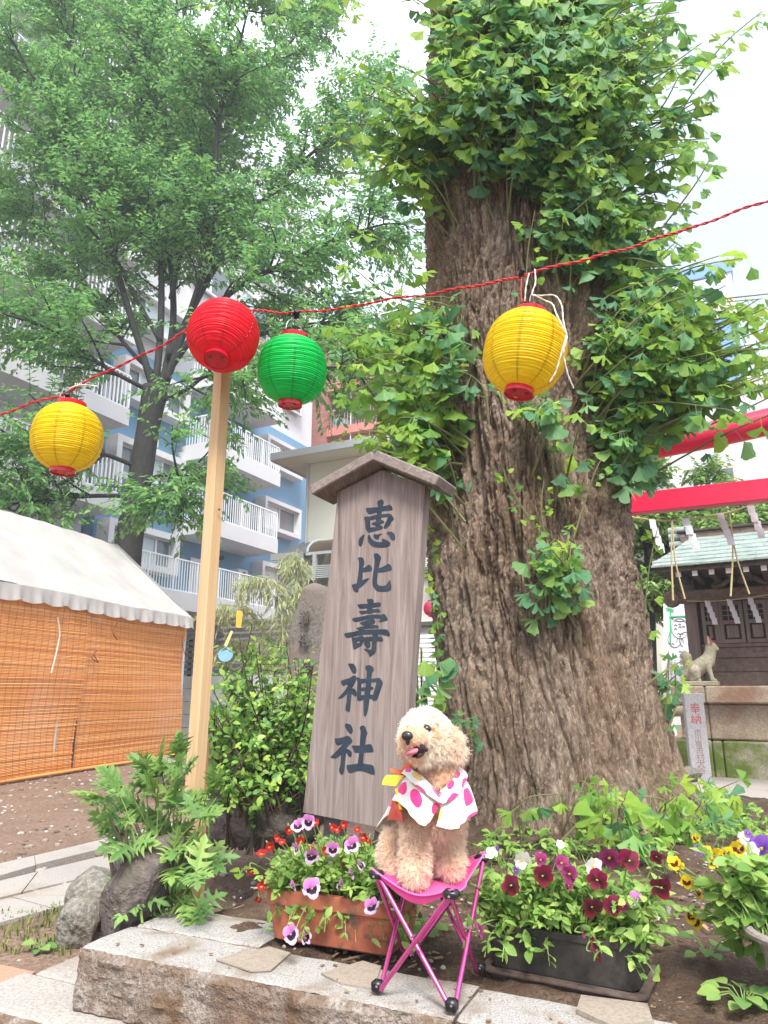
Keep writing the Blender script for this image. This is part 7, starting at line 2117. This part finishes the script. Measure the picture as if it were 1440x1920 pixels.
# ================================================================== little shrine on its stone base
YS = 6.1
s0 = PY(1258, 1300, YS); SHF = frame((s0.x, s0.y, 0), Vector((math.cos(R(-30)), math.sin(R(-30)), 0)))
def sz_(py, y=0.0, px=1330):
    o = SHF @ Vector((0, y, 0)); n = SHF.to_3x3() @ Vector((0, 1, 0)); p = SHF.inverted() @ on_plane(px, py, o, n); return p.z
def sx_at(px, py, y=0.0):
    o = SHF @ Vector((0, y, 0)); n = SHF.to_3x3() @ Vector((0, 1, 0)); return (SHF.inverted() @ on_plane(px, py, o, n)).x
M['tuff'] = stone_mat('tuff', [(.3, (.24, .185, .13)), (.55, (.40, .325, .24)), (.75, (.5, .425, .33))], fine=70, stain=(.26, .155, .1), stain_scale=4, stain_lo=.5, stain_hi=.66, bstr=.6, bdist=.008)
M['tuff_moss'] = stone_mat('tuff_moss', [(.3, (.26, .23, .15)), (.55, (.38, .35, .25)), (.75, (.48, .45, .35))], fine=70, moss=((.13, .18, .035), 4.5, .42, .6), bstr=.7, bdist=.01)
base = thing('stone_plinth', 'low plinth of brown tuff blocks with green moss under the small shrine', 'plinth', SHF @ Vector((.8, .4, -.1)))
zc1, zc0 = sz_(1286), sz_(1319); zm = sz_(1389); zb_ = sz_(1452)
GZ = zb_
def blk(x0, x1, y0, y1, z0, z1, mat, name='block', parent=base, b=.012, skew=0):
    mb = B_(MB(), SHF, x0, x1, y0, y1, z0, z1, b)
    return mb.build(name, M[mat], parent, smooth=30)
xL = sx_at(1283, 1350, .08); xj = sx_at(1330, 1350, .08)
xv1 = sx_at(1357, 1420, .04)
blk(0, sx_at(1322, 1300) - .004, -.0, .9, zc0, zc1, 'tuff'); blk(sx_at(1322, 1300), 2.6, .0, .9, zc0, zc1, 'tuff')
blk(xL - .03, xj - .004, .09, .9, zm + .004, zc0 - .003, 'tuff'); blk(xj, 2.5, .09, .9, zm + .004, zc0 - .003, 'tuff')
blk(xL - .09, xj - .0, .04, .9, zb_ - .05, zm, 'tuff_moss'); blk(xj + .004, xv1 - .003, .045, .9, zb_ - .05, zm - .003, 'tuff_moss'); blk(xv1 + .002, xv1 + .75, .05, .9, zb_ - .05, zm - .002, 'tuff_moss'); blk(xv1 + .755, 2.5, .05, .9, zb_ - .05, zm - .002, 'tuff_moss')
cyl = MB().tube([SHF @ Vector((-.0, .05, zc0 - .06)), SHF @ Vector((sx_at(1290, 1320), .05, zc0 - .055))], .05, 12).build('block', M['tuff'], base, smooth=50)

M['shrine_wood'] = wood_mat('shrine_wood', (.10, .07, .055), (.19, .14, .115), (.29, .225, .19), along=(.08, 1, 1), scale=26, bstr=.4)
M['shrine_wood_v'] = wood_mat('shrine_wood_v', (.13, .10, .09), (.23, .18, .16), (.32, .265, .24), along=(1, 1, .08), scale=26, bstr=.4)
M['shrine_dark'] = wood_mat('shrine_dark', (.035, .027, .023), (.07, .055, .047), (.11, .085, .075), along=(.1, 1, 1), scale=26, bstr=.4)
M['verdigris'] = stone_mat('verdigris', [(.3, (.19, .245, .22)), (.55, (.28, .335, .31)), (.75, (.39, .43, .41))], fine=14, stain=(.15, .19, .17), stain_scale=5, stain_lo=.55, stain_hi=.75, bstr=.1, rough=.5)
sh = thing('small_shrine', 'small dark wooden shrine with latticed doors under a green copper roof', 'shrine', SHF @ Vector((.8, .6, zc1)))
yb = .32                                                # set back from the plinth edge
def S_(x0, x1, y0, y1, z0, z1, mat, name, parent=None, b=.004): return B_(MB(), SHF, x0, x1, y0, y1, z0, z1, b).build(name, M[mat], parent or sh)
X = lambda px, py: sx_at(px, py, yb); Zs = lambda py: sz_(py, yb)
xp0, xp1 = X(1290, 1200), X(1313, 1200)
ztop = Zs(1108)
S_(xp0, xp1, yb - .03, yb + .07, zc1, ztop + .12, 'shrine_wood_v', 'corner_post')
S_(xp0 + 1.55, xp0 + 1.65, yb - .03, yb + .07, zc1, ztop + .12, 'shrine_wood_v', 'corner_post')
S_(xp1, 2.3, yb + .02, yb + .9, zc1, ztop + .1, 'shrine_dark', 'body')
zz_ = [zc1 + .001, zc1 + (Zs(1215) - zc1) * .36, zc1 + (Zs(1215) - zc1) * .72, Zs(1215)]
for a_, b_ in zip(zz_[:-1], zz_[1:]): S_(xp1 + .002, xp0 + 1.548, yb - .005, yb + .018, a_ + .002, b_ - .002, 'shrine_wood', 'board')
S_(xp1 + .002, xp0 + 1.548, yb - .02, yb + .017, Zs(1215) + .001, Zs(1208), 'shrine_wood', 'sill')
zd0, zd1 = Zs(1207), Zs(1130)
xs = [X(1317, 1170), X(1346, 1170), X(1350, 1170), X(1395, 1170), X(1398, 1170), X(1441, 1170), X(1446, 1170), X(1475, 1170)]
def door(x0, x1, nm):
    d = B_(MB(), SHF, x0, x0 + .028, yb - .012, yb + .015, zd0, zd1); B_(d, SHF, x1 - .028, x1, yb - .012, yb + .015, zd0, zd1)
    zmid = zd0 + (zd1 - zd0) * .46
    for z in (zd0, zmid, zd1 - .03): B_(d, SHF, x0 + .028, x1 - .028, yb - .010, yb + .014, z, z + .03)
    o = d.build(nm, M['shrine_wood_v'], sh)
    B_(MB(), SHF, x0 + .045, x1 - .045, yb + .0, yb + .013, zd0 + .042, zmid - .012, .006).build('door_panel', M['shrine_wood_v'], o)
    B_(MB(), SHF, x0 + .028, x1 - .028, yb + .008, yb + .014, zmid + .03, zd1 - .03).build('pane', M['dark'], o)
    mu = MB(); w = x1 - x0 - .056
    for k in (1, 2): B_(mu, SHF, x0 + .028 + w * k / 3 - .004, x0 + .028 + w * k / 3 + .004, yb - .002, yb + .007, zmid + .03, zd1 - .03)
    hz = zd1 - zmid - .06
    for k in (1, 2): B_(mu, SHF, x0 + .028, x1 - .028, yb - .001, yb + .006, zmid + .03 + hz * k / 3 - .004, zmid + .03 + hz * k / 3 + .004)
    mu.build('lattice', M['shrine_wood_v'], o)
for a_, b_ in ((0, 1), (2, 3), (4, 5), (6, 7)): door(xs[a_], xs[b_], 'door')
for a_, b_ in ((1, 2), (5, 6)): S_(xs[a_] + .002, xs[b_] - .002, yb - .02, yb + .018, zd0, zd1, 'shrine_wood_v', 'jamb', b=.002)
S_(X(1266, 1120), xp0 + 1.9, yb - .08, yb - .031, Zs(1129), Zs(1106), 'shrine_wood', 'lintel_beam', b=.01)
MB().lathe([(.0001, -.05), (.06, -.045), (.075, 0), (.06, .045), (.0001, .05)], SHF @ Matrix.Translation((X(1262, 1122), yb - .055, Zs(1121))) @ RX, 20).build('carved_nosing', M['shrine_wood'], sh, smooth=50)
S_(xp1, 2.2, yb - .0, yb + .02, Zs(1105), Zs(1075), 'dark', 'shade_panel')  # near-black panel painting the shade of the open space above the lintel
for k, (px_, s_) in enumerate(((1392, 1.0),)):
    cxk = X(px_, 1095); pts = []
    for s in (-1, 1):
        tb = [SHF @ Vector((cxk + s * q[0] * .23, yb - .04, Zs(1105) + q[1] * .12)) for q in ((0, .95), (.25, .8), (.5, .5), (.7, .2), (.95, .12), (.98, .35), (.82, .4))]
        MB().tube(catmull(tb, 4), list(np.linspace(.035, .014, 25)), 8).build('carved_strut', M['shrine_wood'], sh, smooth=60)
    MB().lathe([(.0001, -.02), (.045, -.015), (.05, .01), (.0001, .02)], SHF @ Matrix.Translation((cxk, yb - .05, Zs(1090))) @ RX, 16).build('carved_boss', M['shrine_wood'], sh, smooth=50)
S_(X(1262, 1085), 2.4, yb - .12, yb - .04, Zs(1085), Zs(1074), 'shrine_dark', 'eave_beam')
# roof
ye = -.28
xe = sx_at(1226, 1068, ye); zE = sz_(1072, ye, 1226)
zR = sz_(1008, .55, 1300); yR = .62
S_(xe + .03, 2.7, ye + .02, yR + .4, zE - .002, zE + .03, 'shrine_dark', 'soffit')
S_(xe, 2.7, ye, ye + .03, zE - .012, zE + .028, 'shrine_dark', 'fascia')
for i in range(14):
    x = xe + .16 + .125 * i; S_(x, x + .045, ye + .035, yb, zE - .055, zE - .004, 'shrine_dark', 'rafter', b=.002)
    S_(x + .002, x + .043, ye + .030, ye + .0345, zE - .053, zE - .008, 'white_rail', 'rafter_cap', b=0)
nc = 7
for i in range(nc):
    q0, q1 = i / nc, (i + 1) / nc + .04
    yy0, yy1 = ye - .02 + (yR - ye) * q0, ye - .02 + (yR - ye) * q1
    f_ = lambda q: zE + .035 + (zR - zE - .02) * (q * .85 + .15 * q * q)
    x0 = xe - .02 + .30 * max(0, q0 - .15); 
    P = [Vector((x0, yy0, f_(q0) + .012)), Vector((2.7, yy0, f_(q0) + .012)), Vector((2.7, yy1, f_(q1))), Vector((x0 + .03, yy1, f_(q1)))]
    n_seg = 7
    for k in range(n_seg):
        a_, b_ = k / n_seg, (k + 1) / n_seg
        o4 = [SHF @ (P[0].lerp(P[1], a_) + Vector((.002, 0, 0))), SHF @ (P[0].lerp(P[1], b_) - Vector((.002, 0, 0))), SHF @ P[3].lerp(P[2], b_), SHF @ P[3].lerp(P[2], a_)]
        lo = [p - EZ * .016 for p in o4]
        MB().add([tuple(p) for p in o4 + lo], [(0, 1, 2, 3), (7, 6, 5, 4), (0, 4, 5, 1), (1, 5, 6, 2), (2, 6, 7, 3), (3, 7, 4, 0)]).build('copper_sheet', M['verdigris'], sh)
xr0 = sx_at(1276, 1005, yR)
S_(xr0, 2.7, yR - .06, yR + .08, zR - .05, zR + .055, 'shrine_wood', 'ridge'); S_(xr0 - .02, 2.7, yR - .08, yR + .1, zR + .056, zR + .078, 'shrine_dark', 'ridge_cap')
for z in (zR + .085, zR + .03, zR - .05): MB().tube([SHF @ Vector((xr0 - .10, yR - .02, z)), SHF @ Vector((xr0 + .04, yR - .02, z))], .042, 14).build('ridge_end', M['verdigris'], sh, smooth=50)
# streamers on the shrine front
fr2 = thing('shimenawa_rope', 'thin cord stretched across the shrine front above the latticed doors', 'rope', SHF @ Vector((.7, yb - .1, Zs(1128))))
C = catmull([SHF @ Vector((X(1290, 1125), yb - .1, Zs(1127))), SHF @ Vector((X(1360, 1125), yb - .1, Zs(1130))), SHF @ Vector((X(1470, 1125), yb - .1, Zs(1122)))], 6)
MB().tube(C, .005, 5).build('rope', M['straw'], fr2, smooth=60)
for i, (x, lab) in enumerate(((1324, 'white paper streamer hanging before the left panel of the shrine front'), (1365, 'white paper streamer hanging before the left shrine door'), (1404, 'white paper streamer hanging before the right shrine door'))):
    m4 = frame(SHF @ Vector((X(x, 1130), yb - .11, Zs(1128))), EA); sc = YS / FPX
    shide(None, 9 * sc, 44 * sc, m4, 'paper_streamer', lab, 'paper streamers on the shrine front', seed=10 + i)

# ---- fox statue
M['fox_stone'] = stone_mat('fox_stone', [(.3, (.27, .24, .17)), (.55, (.40, .365, .27)), (.75, (.5, .465, .37))], fine=60, stain=(.27, .25, .16), stain_scale=8, bstr=.35, bdist=.004)
fox = thing('fox_statue', 'seated stone fox statue with red inner ears, facing right on the plinth edge', 'statue', SHF @ Vector((sx_at(1314, 1287, .1), .1, zc1)))
yf = .10
def fp(x, y, off=0.0):
    o = SHF @ Vector((0, yf + off, 0)); n = SHF.to_3x3() @ Vector((0, 1, 0)); return on_plane(x, y, o, n)
fs = 6.15 / FPX
mb = MB()
def fchain(ch):
    for (x0, y0, o0, r0), (x1, y1, o1, r1) in zip(ch[:-1], ch[1:]):
        p0, p1 = fp(x0, y0, o0), fp(x1, y1, o1); m = max(2, int((p1 - p0).length / (.3 * min(r0, r1) * fs)))
        for i in range(m + 1): mb.add(IV * (r0 + (r1 - r0) * i / m) * fs + np.array(p0.lerp(p1, i / m)), IF)
fchain([(1297, 1267, .0, 12), (1304, 1256, 0, 14), (1316, 1247, 0, 14), (1326, 1240, 0, 13), (1331, 1228, 0, 10), (1333, 1215, 0, 10)])        # body, neck, head
fchain([(1334, 1213, 0, 9.5), (1340, 1216, 0, 6.5), (1345, 1217, 0, 3.4)])                   # muzzle
for o in (-.035, .035):
    fchain([(1327, 1245, o, 6.5), (1330, 1256, o, 4.6), (1334, 1268, o, 3.8), (1336, 1275, o, 3.8), (1342, 1276, o, 3.2)])    # forelegs
    fchain([(1302, 1258, o * 1.6, 10), (1306, 1268, o * 1.6, 7), (1298, 1275, o * 1.6, 4), (1312, 1276, o * 1.6, 3.2)])       # haunches
fchain([(1292, 1274, 0, 4), (1282, 1272, 0, 4), (1281, 1264, 0, 4), (1287, 1255, 0, 5), (1289, 1242, 0, 8.5), (1287, 1232, 0, 9.5), (1284, 1226, 0, 6), (1282, 1222, 0, 3)])     # tail
for o in (-.03, .03):
    fchain([(1330, 1207, o, 4), (1328, 1199, o, 3), (1327, 1192, o, 1.2)])
tmp = mb.build('tmp', []); md = tmp.modifiers.new('r', 'REMESH'); md.mode = 'VOXEL'; md.voxel_size = .0065; q_ = tmp.modifiers.new('s', 'SMOOTH'); q_.iterations = 4
dg = bpy.context.evaluated_depsgraph_get(); me = bpy.data.meshes.new_from_object(tmp.evaluated_get(dg)); bpy.data.objects.remove(tmp)
mb = MB(); mb.add(np.array([v.co[:] for v in me.vertices]), [list(p.vertices) for p in me.polygons]); bpy.data.meshes.remove(me)
mb.build('body', M['fox_stone'], fox, smooth=180)
M['ear_red'] = simple('ear_red', (.42, .10, .09), rough=.8)
for o in (-.03, .03):
    a_ = [fp(1331, 1208, o - .012), fp(1334, 1206, o - .012), fp(1329, 1194, o - .004)]
    tb = [p + (SHF.to_3x3() @ Vector((.012, -.012, 0))) for p in a_]
    MB().add([tuple(p) for p in tb + a_], [(0, 1, 2), (5, 4, 3), (0, 3, 4, 1), (1, 4, 5, 2), (2, 5, 3, 0)]).build('inner_ear', M['ear_red'], fox)
xf0, xf1 = sx_at(1283, 1282, .02), sx_at(1346, 1282, .02)
B_(MB(), SHF, xf0, xf1, .01, .21, zc1 + .001, sz_(1277, .02), .006).build('pedestal', M['fox_stone'], fox)
# ---- dedication post
dp0 = PZ(1311, 1452, GZ) if False else None
YP = 5.75
M['post_granite'] = stone_mat('post_granite', [(.3, (.24, .235, .24)), (.5, (.40, .39, .40)), (.7, (.5, .49, .5))], fine=120, bstr=.3)
pa, pb_ = PY(1297, 1452, YP), PY(1332, 1452, YP); pc, pd_ = PY(1287, 1300, YP), PY(1322, 1300, YP)
dpost = thing('stone_post', 'slim grey granite post with red carved dedication standing before the plinth', 'post', (pa + pb_) / 2)
PF = frame(pa, Vector((math.cos(R(-14)), math.sin(R(-14)), 0)), None, (pc - pa).normalized()); hgt = (pc - pa).length; wdt = (pb_ - pa).length * 1.0
B_(MB(), PF, 0, wdt, 0, wdt * .8, -.1, hgt, .006).build('shaft', M['post_granite'], dpost)
M['carve_red'] = simple('carve_red', (.42, .09, .08), rough=.9); M['carve_faint'] = simple('carve_faint', (.27, .17, .155), rough=.9)
for i, (ch, sz0, mt_) in enumerate((('奉', .085, 'carve_red'), ('納', .08, 'carve_red'), ('市', .052, 'carve_faint'), ('川', .052, 'carve_faint'), ('育', .058, 'carve_faint'), ('市', .058, 'carve_faint'), ('村', .062, 'carve_faint'), ('大', .062, 'carve_faint'), ('谷', .062, 'carve_faint'))):
    zl = (.80, .665, .505, .44, .36, .28, .20, .125, .045)[i] * hgt
    text_mesh('carved_character', ch, sz0, PF @ Matrix.Translation((wdt * .52, -.0006, zl)) @ RX, M[mt_], dpost, .0004)
# small stones at its foot
rock('stone', 'pale rounded stone lying at the foot of the granite dedication post', PY(1288, 1446, 5.7) - EZ * .02, (.11, .08, .06), 44, M['rock_pale'])

# ---- poster
YQ = 7.6
pf = [PY(1236, 1132, YQ), PY(1292, 1134, YQ - .1), PY(1294, 1338, YQ - .1), PY(1246, 1330, YQ)]
M['poster'] = simple('poster', (.74, .77, .82), (.79, .81, .85), 1, .6, .3, 1, 0)
poster = thing('poster', 'tall white paper poster with green gate drawing and writing, left of the shrine', 'poster', pf[3])
pex = (pf[1] - pf[0]).normalized(); pez = (pf[0] - pf[3]).normalized(); QF = frame(pf[3], pex, None, EZ)
pwid = (pf[1] - pf[0]).length; phei = (pf[0] - pf[3]).length
B_(MB(), QF, -.0, pwid * 1.05, 0, .012, 0, phei).build('sheet', M['poster'], poster)
M['print_green'] = simple('print_green', (.10, .50, .22), rough=.7); M['print_grey'] = simple('print_grey', (.10, .10, .12), rough=.8); M['print_pale'] = simple('print_pale', (.6, .63, .56), rough=.8)
def pq(u, v): return QF @ Vector((u * pwid, -.004, v * phei))
for pts, r_, m_ in (([(.22, .62), (.24, .92)], .008, 'print_green'), ([(.86, .62), (.84, .92)], .008, 'print_green'), ([(.2, .875), (.88, .89)], .009, 'print_green')):
    MB().tube([pq(*q) for q in pts], r_, 6).build('print_line', M[m_], poster)
for u in (.22, .86):
    mb = MB()
    for k in range(9):
        a_ = k * .7; p = pq(u, .945); mb.tube([p, p + (pex * math.cos(a_) + EZ * math.sin(a_)) * .045], .004, 4)
    mb.build('print_leaf', M['print_green'], poster)
circ = lambda cu, cv, ru, rv, a0=0, a1=6.283: [pq(cu + ru * math.cos(a), cv + rv * math.sin(a)) for a in np.linspace(a0, a1, 28)]
MB().tube(circ(.54, .77, .27, .095), .005, 5).build('print_ring', M['print_pale'], poster)
for args in ((.36, .66, .22, .075, 2.0, 6.8), (.74, .66, .22, .075, -.6, 4.2), (.54, .60, .12, .09, .3, 2.8)):
    MB().tube(circ(*args), .003, 4).build('print_arrow', M['print_grey'], poster)
MB().tube(circ(.54, .885, .30, .05, 3.3, 6.1), .003, 4).build('print_arrow', M['print_grey'], poster)
for (u, v) in ((.40, .80), (.40, .765), (.54, .81), (.54, .785), (.66, .79), (.5, .72), (.6, .72), (.3, .62), (.84, .63), (.54, .55)):
    MB().tube([pq(u - .05, v - .010), pq(u, v + .004), pq(u + .05, v - .010)], .0035, 4).build('print_arrow', M['print_grey'], poster)
for u, v0, txt, s_ in ((.80, .48, '水無月の夏越', .042), (.60, .50, '罪穢を祓ひた', .048), (.36, .46, '一周目左足より', .026), (.24, .45, '二周目右足より', .026), (.12, .42, '三周目左足より', .026)):
    for i, ch in enumerate(txt):
        text_mesh('print_character', ch, s_ * 1.15, QF @ Matrix.Translation((u * pwid, -.003, v0 * phei - i * s_ * 1.25)) @ RX, M['print_grey'], poster, .0004)
# ---- buildings at the right
wb = thing('white_building', 'white rendered building behind the torii with a beige parapet and one window', 'building', PY(1330, 1300, 17))
o0 = PY(1120, 900, 19); WF = frame((o0.x, o0.y, 0), EA)
def wz(px, py):
    p = WF.inverted() @ on_plane(px, py, o0, EB); return p.x, p.z
ztopw = wz(1300, 745)[1]
B_(MB(), WF, -1.0, 9, 0, 6, LOW, ztopw).build('wall', M['white_wall'], wb)
B_(MB(), WF, -1.1, 9.1, -.12, 6.1, ztopw + .001, ztopw + .22).build('parapet', simple('parapet', (.55, .53, .5)), wb)
xa, za = wz(1340, 905); xb, zb2 = wz(1378, 873)
wd = B_(MB(), WF, xa, xb, -.05, 0, za, zb2).build('window', simple('beige_frame', (.55, .47, .38)), wb)
B_(MB(), WF, xa + .06, xb - .06, -.06, -.051, za + .05, zb2 - .06).build('pane', M['glass_grey'], wb)
tw = thing('apartment_tower', 'distant pale blue and peach apartment tower behind the ginkgo leaves at right', 'building', PY(1310, 1300, 45))
o1 = PY(1240, 800, 45); XF = frame((o1.x, o1.y, 0), EA)
def tz(px, py): p = XF.inverted() @ on_plane(px, py, o1, EB); return p.x, p.z
xt1, zt1 = tz(1368, 490)
M['tower_pale'] = simple('tower_pale', (.50, .60, .82), rough=.7); M['tower_blue'] = simple('tower_blue', (.13, .28, .68), rough=.6); M['peach'] = simple('peach', (.66, .46, .36), (.72, .52, .42), 30)
B_(MB(), XF, -3, xt1, 0, 9, LOW, zt1 - .8).build('wall', M['tower_pale'], tw)
B_(MB(), XF, -3.1, xt1 + .1, -.1, 9, zt1 - .79, zt1).build('parapet', M['tower_blue'], tw)
B_(MB(), XF, xt1 - 1.6, xt1 - .02, -.35, -.001, LOW, zt1 - 4.2).build('blue_panel', M['tower_blue'], tw)
B_(MB(), XF, xt1 - 1.7, xt1 - .02, -.2, -.002, zt1 - 4.1, zt1 - 2.6).build('peach_panel', M['peach'], tw)
B_(MB(), XF, -2.8, xt1 - 1.75, -.3, -.002, zt1 - 3.6, zt1 - 2.9).build('blue_band', M['tower_blue'], tw)
for k in range(3): B_(MB(), XF, -2.8, xt1 - 1.75, -.2, -.003, zt1 - 9.5 - 4.5 * k, zt1 - 7.6 - 4.5 * k).build('peach_panel', M['peach'], tw)
MB().tube([XF @ Vector((-2.2, 1, zt1)), XF @ Vector((-2.2, 1, zt1 + 7))], .05, 6).build('aerial', M['steel'], tw)
# hall roof behind the evergreens
hr = thing('shrine_hall', 'hall with dark and green copper roof peeping out beside the trunk', 'building', PY(1180, 1300, 12))
o2 = PY(1150, 920, 12.5); HF = frame((o2.x, o2.y, 0), EA)
hzt = [(HF.inverted() @ on_plane(1170, y, o2, EB)).z for y in (880, 897, 913, 940, 1060)]
xe_ = (HF.inverted() @ on_plane(1228, 900, o2, EB)).x
B_(MB(), HF, -3, xe_, 0, .3, hzt[1], hzt[0]).build('ridge', M['shrine_dark'], hr); B_(MB(), HF, -3, xe_ + .1, -.1, .3, hzt[2], hzt[1] - .02).build('ridge', M['shrine_dark'], hr)
for k in range(4):
    z1 = hzt[2] - .01 - (hzt[2] - hzt[3]) * k * .8; B_(MB(), HF, -3, xe_ + .25 + .1 * k, -.3 - .25 * k, .2, z1 - .12, z1).build('copper_sheet', M['verdigris'], hr)
B_(MB(), HF, -2.6, xe_ - .2, .1, 2, LOW, hzt[3] - .5).build('wall', M['cream_wall'], hr)
# ================================================================== thin volume added to pale far things like veiling lens flare
hm = bpy.data.materials.new('flare_veil'); hm.use_nodes = True; hm.node_tree.nodes.clear()
ho = hm.node_tree.nodes.new('ShaderNodeOutputMaterial'); hv = hm.node_tree.nodes.new('ShaderNodeVolumePrincipled')
hv.inputs['Color'].default_value = (.9, .95, 1, 1); hv.inputs['Density'].default_value = .0040
hm.node_tree.links.new(hv.outputs[0], ho.inputs['Volume'])
hz_ = MB().box((0, 20, 19.5), (1500, 1500, 43.0)).build('veil_volume', hm, kind='stuff')
